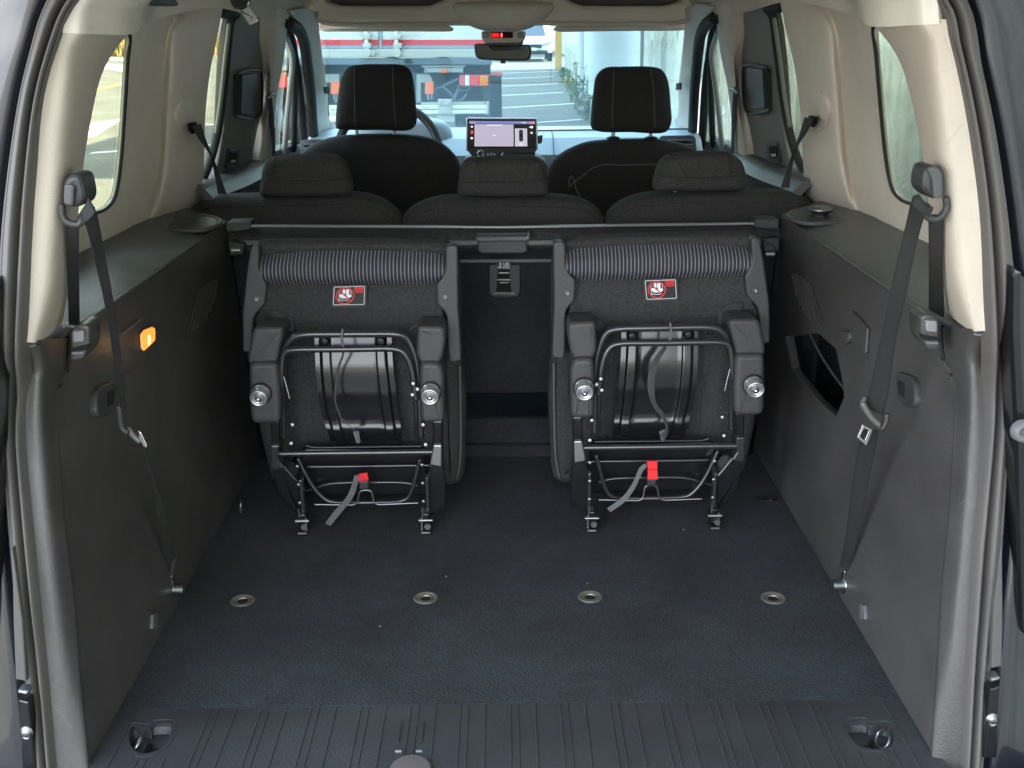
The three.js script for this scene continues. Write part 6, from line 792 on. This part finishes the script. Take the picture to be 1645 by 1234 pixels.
fr.forEach(([label, b, h, seams, px], i) => {
  const x = (b[0][0] + b[9][0]) / 2, t = thing('bucket_seat', label, 'seat', [x, -0.1, -3.8], 'pair of front seats');
  P('backrest', puff(b, 0.05, 0.10, { e: 5, cy: -0.02 }), M.front, t);
  const hr = P('headrest', puff(h, 0.05, 0.05, { e: 5, ez: 3 }), M.front, t);
  for (const q of seams) P('seam', tube(drape(h, 0.05, { e: 5, ez: 3 }, dense(q)), 0.0016, { rad: 6, seg: 40 }), M.thread, hr);
  const posts = i ? [[0.3614, 0.6477, -3.76], [0.4855, 0.6463, -3.76]] : [[-0.4814, 0.6628, -3.76], [-0.3588, 0.6615, -3.76]];
  for (const p of posts) { P('headrest_post', cyl(0.0065, 0.0065, 0.09, p), M.steel, t); P('post_collar', lathe([[0.014, 0], [0.022, 0.002], [0.022, 0.007], [0.012, 0.010]], [p[0], p[1] - 0.02, p[2]]), M.black, t); }
  P('cushion', rb(0.46, 0.14, 0.46, 0.05, [x, 0.1, -4.05]), M.front, t);
});
{
  const t = fr && scene.children.filter((c) => c.name.startsWith('bucket_seat'))[1];
  P('pocket_edge', tube([[0.2296, 0.4948, -3.698], [0.2661, 0.5247, -3.698], [0.3126, 0.5504, -3.698], [0.3878, 0.5506, -3.698], [0.5118, 0.5522, -3.698], [0.5912, 0.5513, -3.698]], 0.0022, { rad: 6 }), M.thread, t);
  const c = thing('charging_cable', 'thin grey cable looped on the back of the right front seat', 'cable', [0.2251, 0.4837, -3.69]);
  P('lead', tube([[0.25, 0.4506, -3.692], [0.2355, 0.4773, -3.692], [0.2292, 0.5037, -3.692], [0.2209, 0.5179, -3.692], [0.2138, 0.5099, -3.692], [0.215, 0.4836, -3.692], [0.2211, 0.4916, -3.692], [0.2373, 0.5056, -3.692], [0.2656, 0.5235, -3.692]], 0.0026, { rad: 8 }), M.webG, c);
}
// things hanging from the roof and on the dashboard
{
  const v1 = thing('sun_visor', 'beige sun visor folded up at the left, above the lorry', 'sun visor', [-0.3887, 0.9864, -3.92]), v2 = thing('sun_visor', 'beige sun visor folded up at the right, carrying a small pale label', 'sun visor', [0.4018, 0.9785, -3.92]);
  P('panel', slab([[-0.6171, 0.9947, -3.9], [-0.6023, 1.0004, -3.9], [-0.3842, 0.9972, -3.9], [-0.1886, 0.9943, -3.9], [-0.1621, 0.9822, -3.9], [-0.1644, 0.9724, -3.9], [-0.1872, 0.9707, -3.9], [-0.344, 0.9732, -3.9], [-0.5915, 0.9748, -3.9], [-0.6118, 0.9809, -3.9]], 0.06, { r: 0.008, bevel: 0.012, bs: 4 }), M.console, v1);
  P('panel', slab([[0.1683, 0.973, -3.9], [0.1848, 0.9847, -3.9], [0.2343, 0.9901, -3.9], [0.5855, 0.9905, -3.9], [0.6145, 0.9882, -3.9], [0.6252, 0.9783, -3.9], [0.6194, 0.9685, -3.9], [0.5822, 0.9659, -3.9], [0.4, 0.9668, -3.9], [0.1931, 0.9659, -3.9]], 0.06, { r: 0.008, bevel: 0.012, bs: 4 }), M.console, v2);
  P('visor_label', slab([[0.3416, 0.9792, -3.897], [0.4655, 0.9799, -3.897], [0.4616, 0.9731, -3.897], [0.3397, 0.9723, -3.897]], 0.004, { bevel: 0.001 }), std([0.75, 0.74, 0.7], 0.5), v2);
  P('pivot', [cyl(0.008, 0.008, 0.05, [-0.6143, 0.9906, -3.92], [1, 0, 0])], M.beige, v1); P('pivot', [cyl(0.008, 0.008, 0.05, [0.6263, 0.9802, -3.92], [1, 0, 0])], M.beige, v2);
  const mr = thing('rear_view_mirror', 'black framed rear view mirror below the roof console', 'mirror', [0.0001, 0.9062, -3.95]);
  const o = [[-0.0958, 0.9277, -3.93], [-0.0873, 0.9326, -3.93], [-0.0142, 0.9328, -3.93], [0.086, 0.9278, -3.93], [0.0964, 0.9177, -3.93], [0.0942, 0.8856, -3.93], [0.0836, 0.8766, -3.93], [0.006, 0.8764, -3.93], [-0.0779, 0.8813, -3.93], [-0.0924, 0.8915, -3.93]];
  o.forEach((p) => { p[2] += -(p[1] - 0.95) * 0.12 + p[0] * 0.12; });
  P('housing', slab(o, 0.03, { r: 0.008, bevel: 0.006, bs: 3 }), M.black, mr);
  P('mirror_glass', slab(off(o, [0, 0, 0.0015]).map((p) => { const c = o.reduce((a, q) => [a[0] + q[0] / 10, a[1] + q[1] / 10], [0, 0]); return [c[0] + (p[0] - c[0]) * 0.94, c[1] + (p[1] - c[1]) * 0.86, p[2]]; }), 0.003, { r: 0.006, bevel: 0.0005 }), std([0.7, 0.72, 0.72], 0.03, { metalness: 1 }), mr);
  P('stem', rb(0.04, 0.06, 0.04, 0.01, [0.0026, 0.938, -3.97]), M.black, mr); P('dimming_tab', rb(0.018, 0.012, 0.012, 0.003, [0.0017, 0.8724, -3.93]), M.black, mr);
  const sc = thing('touch_screen', 'wide dashboard touch screen showing a pale camera page and a car icon', 'screen', [-0.0046, 0.5297, -4.2]);
  P('bezel', slab([[-0.1317, 0.6682, -4.17], [0.1215, 0.6644, -4.17], [0.1234, 0.5541, -4.17], [0.1142, 0.5408, -4.17], [-0.121, 0.5366, -4.17], [-0.1342, 0.5569, -4.17]], 0.03, { r: 0.006, bevel: 0.004 }), M.black, sc);
  P('bezel_edge', tube([[-0.1343, 0.5527, -4.168], [-0.1317, 0.6683, -4.168], [0.1214, 0.6645, -4.168], [0.1233, 0.5544, -4.168]], 0.0028, { bend: 0.006, rad: 8 }), std([0.8, 0.82, 0.84], 0.25, { metalness: 0.6 }), sc);
  const st = canvasTex(1024, 512, (x, w, h) => {
    x.fillStyle = '#08080e'; x.fillRect(0, 0, w, h);
    const g = x.createLinearGradient(0, 0, w, 0); g.addColorStop(0, '#8f86c9'); g.addColorStop(0.12, '#6f7fc4'); g.addColorStop(0.9, '#7584c2'); g.addColorStop(1, '#b48ab0'); x.fillStyle = g; x.fillRect(12, 26, 1000, 50);
    x.fillStyle = '#d77fa4'; x.fillRect(930, 30, 76, 42); x.fillStyle = '#a98bd0'; x.fillRect(20, 30, 84, 42); x.fillStyle = '#dfe6ff'; x.beginPath(); x.arc(856, 52, 13, 0, 7); x.fill(); x.fillRect(806, 44, 22, 14);
    x.fillStyle = '#b9b3c6'; x.fillRect(92, 84, 592, 396); x.fillStyle = '#f4f2f8'; x.fillRect(276, 94, 236, 14); x.beginPath(); x.moveTo(360, 292); x.lineTo(384, 276); x.lineTo(412, 272); x.lineTo(404, 292); x.fill();
    x.fillStyle = '#c7c2cf'; x.fillRect(704, 156, 188, 324); x.fillStyle = '#15151c'; x.beginPath(); x.roundRect(768, 180, 60, 210, 24); x.fill(); x.fillStyle = '#3a3a46'; x.fillRect(778, 214, 40, 26); x.fillRect(778, 330, 40, 24); x.fillStyle = '#f2f0f6'; x.beginPath(); x.moveTo(766, 452); x.lineTo(786, 430); x.lineTo(822, 424); x.lineTo(812, 450); x.fill();
    x.fillStyle = '#fff'; x.beginPath(); x.arc(52, 128, 17, 0, 7); x.fill(); x.beginPath(); x.arc(50, 332, 20, 0, 7); x.fill(); x.beginPath(); x.arc(962, 132, 22, 0, 7); x.fill(); x.fillRect(922, 126, 30, 12); x.beginPath(); x.arc(960, 234, 18, 0, 7); x.fill();
    x.fillStyle = '#5a0c1e'; x.fillRect(20, 186, 66, 80); x.fillStyle = '#ff6a72'; x.fillRect(38, 200, 26, 14); x.fillRect(38, 238, 26, 14); x.fillRect(48, 208, 16, 34);
  });
  P('display', quad([[-0.1261, 0.6638, -4.1685], [0.118, 0.6601, -4.1685], [0.1188, 0.5588, -4.1685], [-0.1284, 0.5615, -4.1685]]), new THREE.MeshStandardMaterial({ color: 0x050505, roughness: 0.2, emissive: 0xffffff, emissiveMap: st, emissiveIntensity: 0.17 }), sc);
  P('control_row', slab([[-0.1185, 0.5416, -4.165], [0.1164, 0.5413, -4.165], [0.1117, 0.5053, -4.165], [-0.1192, 0.5078, -4.165]], 0.03, { bevel: 0.003 }), M.black, sc);
  P('selector_ring', [(() => { const g = new THREE.TorusGeometry(0.011, 0.0025, 10, 30); const c = [-0.084, 0.5429, -4.15]; g.translate(c[0], c[1], c[2]); return g; })()], M.steel, sc); P('selector_lever', bar([-0.0161, 0.5264, -4.15], [0.0001, 0.5464, -4.15], 0.006, 0.005), M.steel, sc);
  P('button', [rb(0.003, 0.014, 0.004, 0.001, [-0.0455, 0.5397, -4.155]), rb(0.008, 0.005, 0.004, 0.001, [-0.0568, 0.5398, -4.155]), rb(0.008, 0.005, 0.004, 0.001, [-0.0341, 0.5395, -4.155])], M.greyPl, sc);
  const ph = thing('phone_holder', 'small black phone clip beside the touch screen', 'phone holder', [0.1358, 0.5689, -4.2]);
  P('clip', slab([[0.1267, 0.6005, -4.2], [0.1451, 0.6025, -4.2], [0.1427, 0.5756, -4.2], [0.1335, 0.5689, -4.2], [0.1244, 0.5735, -4.2]], 0.02, { r: 0.004, bevel: 0.003 }), M.black, ph); P('clip_arm', bar([0.1224, 0.5861, -4.21], [0.1316, 0.5837, -4.21], 0.012, 0.01), M.black, ph);
  const cb = thing('centre_console', 'grey plastic console between the front seats below the touch screen', 'console', [0, -0.1, -4.2]);
  P('console_body', slab([[-0.1525, 0.5112, -4.14], [-0.1293, 0.5333, -4.14], [0.1247, 0.535, -4.14], [0.161, 0.5077, -4.14], [0.1702, 0.3531, -4.14], [-0.1654, 0.3569, -4.14]], 0.12, { r: 0.02, bevel: 0.01 }), M.trim, cb); P('console_tray', rb(0.2, 0.04, 0.5, 0.02, [0.0, 0.2, -3.95]), M.black, cb);
}
// seat belts
{
  // ceiling belt of the middle seat: bracket and silver tongue
  const c = thing('ceiling_belt', 'silver belt tongue on black webbing hanging from the roof lining at top left', 'seat belt', [-0.4778, 1.0434, -2.2]);
  P('bracket', slab([[-0.5087, 1.0589, -2.2], [-0.4673, 1.0585, -2.2], [-0.4677, 1.04, -2.2], [-0.4718, 1.0313, -2.2], [-0.4839, 1.0248, -2.2], [-0.4975, 1.0282, -2.2], [-0.5027, 1.0349, -2.2]], 0.02, { r: 0.006, bevel: 0.004 }), M.black, c);
  P('tongue', slab([[-0.4965, 1.0276, -2.19], [-0.4895, 1.0281, -2.19], [-0.4828, 1.0253, -2.19], [-0.4709, 1.0311, -2.19], [-0.4715, 1.0377, -2.19], [-0.4666, 1.0409, -2.19], [-0.4683, 1.0344, -2.19], [-0.452, 1.008, -2.19], [-0.454, 1.0047, -2.19], [-0.4671, 0.9993, -2.19], [-0.47, 0.9999, -2.19], [-0.4812, 1.017, -2.19], [-0.4873, 1.0264, -2.19]], 0.004, { bevel: 0.0012, holes: [[[-0.469, 1.0114, -2.19], [-0.4619, 1.0136, -2.19], [-0.46, 1.0091, -2.19], [-0.4672, 1.0059, -2.19]]] }), M.steel, c);
  P('webbing', strip([[-0.4948, 1.0303, -2.194], [-0.4958, 1.0586, -2.194]], [[-0.4773, 1.0334, -2.194], [-0.4706, 1.0584, -2.194]], 0.002), M.web, c);
  // belts of the second row at the C pillars
  for (const [s, l] of [[1, 'twisted thin belt running down from the left beige C pillar to the seat'], [-1, 'twisted thin belt running down from the right beige C pillar to the seat']]) {
    const t = thing('pillar_belt', l, 'seat belt', mir([-0.6578, 0.7907, -2.4475], s));
    P('webbing', strip(mir([...[[-0.6614, 0.7955, -2.4376]], ...[[-0.6678, 0.7575, -2.5208], [-0.6817, 0.7109, -2.6485]], ...[[-0.7008, 0.6682, -2.74], [-0.6957, 0.6082, -2.74]]], s), mir([...[[-0.6618, 0.794, -2.5164]], ...[[-0.6684, 0.7552, -2.5718], [-0.6819, 0.7103, -2.6667]], ...[[-0.6915, 0.6711, -2.74], [-0.6746, 0.608, -2.74]]], s), 0.0015), M.web, t);
    const u = thing('front_belt', s > 0 ? 'front seat belt on the left beige B pillar' : 'front seat belt on the right beige B pillar', 'seat belt', mir([-0.6721, 0.7931, -3.3371], s));
    P('webbing', strip(mir([[-0.6694, 0.8021, -3.3043], [-0.6894, 0.7354, -3.4027], [-0.7148, 0.6506, -3.5286], [-0.7459, 0.547, -3.6579]], s), mir([[-0.6704, 0.7988, -3.3582], [-0.6909, 0.7304, -3.4656], [-0.7165, 0.6449, -3.5852], [-0.7482, 0.5393, -3.7192]], s), 0.0015), M.web, u);
    P('belt_loop', tube(mir([[-0.6664, 0.8022, -3.2758], [-0.6643, 0.809, -3.3038], [-0.6646, 0.8079, -3.3508]], s), 0.006, { rad: 8 }), M.dull, u);
  }
}
function belt(s, o) {
  const t = thing('rear_belt', o.label, 'seat belt', o.guide[0]);
  const g = P('guide_cover', slab(o.guide, 0.05, { r: 0.008, bevel: 0.008, bs: 3 }), M.guide, t);
  P('guide_face', slab(o.face, 0.008, { r: 0.005, bevel: 0.003 }), M.midPl, g); g.children[0].material = std([0.075, 0.075, 0.08], 0.45);
  P('guide_loop', tube(o.loop, 0.0045, { rad: 10 }), M.guide, t);
  P('rear_webbing', strip(o.bl, o.br, 0.002, { len: 8 }), M.belt, t);
  P('front_webbing', strip(o.fl, o.fr, 0.002, { len: 16 }), M.belt, t);
  P('webbing_fold', strip(o.kl, o.kr, 0.002, { len: 2 }), M.belt, t);
  P('lower_webbing', strip(o.ll, o.lr, 0.002, { len: 12 }), M.belt, t);
  const p = P('tongue_grip', tube(o.grip, 0.0052, { rad: 10 }), M.guide, t); P('grip_bar', tube(o.grip2, 0.0045, { rad: 10 }), std([0.13, 0.125, 0.11], 0.35), p);
  P('tongue_plate', o.plate, M.steel, t);
  const a = o.anchor; P('anchor_bolt', [cyl(0.011, 0.011, 0.022, [a[0] + s * 0.008, a[1], a[2]], [1, 0, 0], 18), cyl(0.008, 0.008, 0.012, [a[0] - s * 0.008, a[1], a[2]], [1, 0, 0], 6)], M.dull, t); P('anchor_plate', [lathe([[0.015, 0], [0.015, 0.004], [0.006, 0.005]], [a[0] - s * 0.003, a[1], a[2]], [s, 0, 0]), rb(0.005, 0.03, 0.014, 0.002, [a[0], a[1] + 0.016, a[2]])], M.steel, t);
  P('anchor_sleeve', strip(o.sl, o.sr, 0.004), M.web, t);
}
belt(1, {
  label: 'left rear belt, webbing turned edge-on, hanging past the lit amber lamp',
  guide: [[-0.5496, 0.8105, -1.405], [-0.547, 0.8189, -1.405], [-0.5384, 0.8257, -1.405], [-0.5284, 0.8256, -1.405], [-0.5243, 0.8218, -1.405], [-0.5227, 0.8102, -1.405], [-0.5221, 0.7963, -1.405], [-0.5272, 0.7871, -1.405], [-0.5353, 0.7841, -1.405], [-0.5476, 0.785, -1.405], [-0.5523, 0.7905, -1.405]], face: [[-0.5442, 0.8145, -1.398], [-0.5313, 0.8136, -1.398], [-0.5363, 0.7867, -1.398], [-0.5483, 0.7892, -1.398]],
  loop: [[-0.5549, 0.7851, -1.41], [-0.5555, 0.7749, -1.41], [-0.5518, 0.767, -1.41], [-0.5438, 0.763, -1.41], [-0.5359, 0.7629, -1.41], [-0.5312, 0.7691, -1.41]],
  bl: [...[[-0.5594, 0.7637, -1.425]], ...[[-0.5819, 0.6949, -1.47]], ...[[-0.6258, 0.5928, -1.56]]], br: [...[[-0.5412, 0.7635, -1.425]], ...[[-0.5701, 0.6926, -1.48]], ...[[-0.6166, 0.5887, -1.575]]],
  kl: [...[[-0.5373, 0.7711, -1.408]], ...[[-0.5302, 0.779, -1.402], [-0.521, 0.7906, -1.402]], ...[[-0.517, 0.7986, -1.4]]], kr: [...[[-0.529, 0.7635, -1.406]], ...[[-0.5198, 0.7699, -1.4], [-0.511, 0.7784, -1.4]], ...[[-0.5113, 0.7838, -1.405]]],
  fl: [...[[-0.5283, 0.7762, -1.4]], ...[[-0.5313, 0.7483, -1.425]], ...[[-0.5417, 0.686, -1.47]], ...[[-0.5483, 0.6325, -1.5]], ...[[-0.5655, 0.5395, -1.555]], ...[[-0.5812, 0.4527, -1.6]]], fr: [...[[-0.515, 0.7862, -1.41]], ...[[-0.5168, 0.7696, -1.425]], ...[[-0.5269, 0.7254, -1.46]], ...[[-0.54, 0.637, -1.51]], ...[[-0.5583, 0.5364, -1.565]], ...[[-0.5788, 0.4425, -1.615]]],
  grip: [[-0.5859, 0.451, -1.605], [-0.586, 0.4341, -1.605], [-0.585, 0.418, -1.605], [-0.5791, 0.4119, -1.605]], grip2: [[-0.5776, 0.414, -1.61], [-0.5695, 0.4018, -1.61], [-0.5636, 0.3956, -1.61]],
  plate: [slab([[-0.562, 0.4125, -1.608], [-0.5577, 0.4084, -1.608], [-0.5514, 0.388, -1.608], [-0.5528, 0.384, -1.608], [-0.5574, 0.3861, -1.608], [-0.5624, 0.4004, -1.608]], 0.004, { bevel: 0.001 })],
  ll: [...[[-0.5725, 0.3881, -1.63]], ...[[-0.5785, 0.3026, -1.68]], ...[[-0.594, 0.1838, -1.745]], ...[[-0.6075, 0.0828, -1.8]]], lr: [...[[-0.5643, 0.3839, -1.63]], ...[[-0.5698, 0.2949, -1.685]], ...[[-0.578, 0.1952, -1.745]], ...[[-0.5914, 0.0997, -1.8]]],
  sl: [[-0.5969, 0.0998, -1.8], [-0.6058, 0.0667, -1.8]], sr: [[-0.5864, 0.1057, -1.8], [-0.5993, 0.0654, -1.8]], anchor: [-0.6031, 0.034, -1.81],
});
belt(-1, {
  label: 'right rear belt, webbing flat to the view, tongue resting beside the bag hook',
  guide: [[0.5256, 0.8232, -1.405], [0.537, 0.8253, -1.405], [0.5471, 0.8183, -1.405], [0.5521, 0.8075, -1.405], [0.5545, 0.7858, -1.405], [0.5393, 0.7813, -1.405], [0.5239, 0.7939, -1.405], [0.523, 0.8101, -1.405]], face: [[0.5239, 0.8225, -1.398], [0.5352, 0.8247, -1.398], [0.5445, 0.8177, -1.398], [0.5486, 0.7869, -1.398], [0.5373, 0.7831, -1.398], [0.5325, 0.8071, -1.398]],
  loop: [[0.5318, 0.7657, -1.41], [0.5373, 0.7585, -1.41], [0.5461, 0.7568, -1.41], [0.5543, 0.7615, -1.41], [0.5588, 0.7709, -1.41], [0.5568, 0.7819, -1.41]],
  bl: [...[[0.5426, 0.7591, -1.425]], ...[[0.571, 0.6791, -1.48]], ...[[0.6142, 0.596, -1.575]]], br: [...[[0.5618, 0.7589, -1.425]], ...[[0.5864, 0.6811, -1.47]], ...[[0.6311, 0.5885, -1.56]]],
  kl: [...[[0.5164, 0.7858, -1.408]], ...[[0.5186, 0.7897, -1.402], [0.5257, 0.7819, -1.402]], ...[[0.5403, 0.7719, -1.405]]], kr: [...[[0.5096, 0.7792, -1.4]], ...[[0.5132, 0.7745, -1.4], [0.5234, 0.7666, -1.4]], ...[[0.5369, 0.7593, -1.405]]],
  fl: [...[[0.5118, 0.7885, -1.4]], ...[[0.512, 0.7745, -1.41]], ...[[0.5192, 0.7416, -1.44]], ...[[0.524, 0.6511, -1.485]], ...[[0.5322, 0.5834, -1.525]], ...[[0.5403, 0.4907, -1.575]], ...[[0.5434, 0.4382, -1.6]]], fr: [...[[0.5334, 0.7759, -1.4]], ...[[0.5322, 0.7617, -1.41]], ...[[0.5367, 0.721, -1.44]], ...[[0.5455, 0.6309, -1.485]], ...[[0.5536, 0.5713, -1.525]], ...[[0.5666, 0.4775, -1.57]], ...[[0.5712, 0.4266, -1.595]]],
  grip: [[0.5377, 0.4565, -1.59], [0.535, 0.4447, -1.59], [0.5458, 0.4287, -1.59], [0.5614, 0.4125, -1.59], [0.5674, 0.4084, -1.59], [0.5731, 0.4183, -1.59], [0.5741, 0.4283, -1.59]], grip2: [[0.535, 0.4484, -1.585], [0.5469, 0.4304, -1.585], [0.5603, 0.4173, -1.585]],
  plate: [slab([[0.5419, 0.4111, -1.6], [0.5588, 0.4028, -1.6], [0.5507, 0.3755, -1.6], [0.5352, 0.3899, -1.6]], 0.003, { bevel: 0.001, holes: [[[0.5442, 0.407, -1.6], [0.5551, 0.4018, -1.6], [0.5483, 0.3816, -1.6], [0.538, 0.3909, -1.6]]] })],
  ll: [...[[0.5494, 0.3956, -1.62]], ...[[0.5556, 0.3278, -1.66]], ...[[0.5761, 0.1756, -1.735]], ...[[0.5893, 0.0633, -1.79]]], lr: [...[[0.5711, 0.3969, -1.61]], ...[[0.5823, 0.323, -1.655]], ...[[0.5962, 0.1719, -1.73]], ...[[0.6082, 0.0706, -1.785]]],
  sl: [[0.5909, 0.1074, -1.785], [0.5867, 0.0635, -1.785]], sr: [[0.5953, 0.1073, -1.785], [0.6069, 0.073, -1.785]], anchor: [0.6003, 0.0306, -1.8],
});
// amber load-space lamp, lit
{
  const o = [[-0.6278, 0.497, -1.866], [-0.628, 0.4998, -1.8887], [-0.6276, 0.493, -1.9397], [-0.627, 0.4836, -1.9532], [-0.6255, 0.4606, -1.9398], [-0.6255, 0.4598, -1.8946], [-0.6255, 0.4611, -1.863], [-0.6261, 0.4703, -1.8543]], c = [-0.5918, 0.5044, -1.7982];
  const t = thing('load_lamp', 'small lit amber lamp set in the left side trim', 'lamp', o[0]);
  P('lamp_frame', slab(o, 0.012, { out: [1, 0, 0], r: 0.004, bevel: 0.002 }), M.trim, t);
  const i = [[-0.6257, 0.496, -1.8658], [-0.6258, 0.4976, -1.8844], [-0.6255, 0.4914, -1.9283], [-0.6251, 0.4849, -1.9395], [-0.6239, 0.4661, -1.9286], [-0.6238, 0.4653, -1.8911], [-0.6238, 0.4657, -1.8626], [-0.6242, 0.4721, -1.8557]];
  P('lamp_lens', slab(i, 0.008, { out: [1, 0, 0], r: 0.004, bevel: 0.002 }), new THREE.MeshStandardMaterial({ color: C3([0.8, 0.45, 0.15]), roughness: 0.4, emissive: C3([1, 0.30, 0.035]), emissiveIntensity: 0.2 }), t);
  P('lamp_filament', slab([[-0.624, 0.4844, -1.8915], [-0.624, 0.4839, -1.9057], [-0.6231, 0.4693, -1.901], [-0.623, 0.468, -1.8857]], 0.004, { out: [1, 0, 0], r: 0.003, bevel: 0.001 }), new THREE.MeshStandardMaterial({ color: 0xffe0a0, emissive: C3([1, 0.62, 0.22]), emissiveIntensity: 0.35 }), t);
  const l = new THREE.PointLight(new THREE.Color(1, 0.55, 0.2), 0.0003, 1.5, 2); l.position.set(...c); l.castShadow = true; l.name = 'load_lamp_light'; scene.add(l);
}
renderer.render(scene, camera);
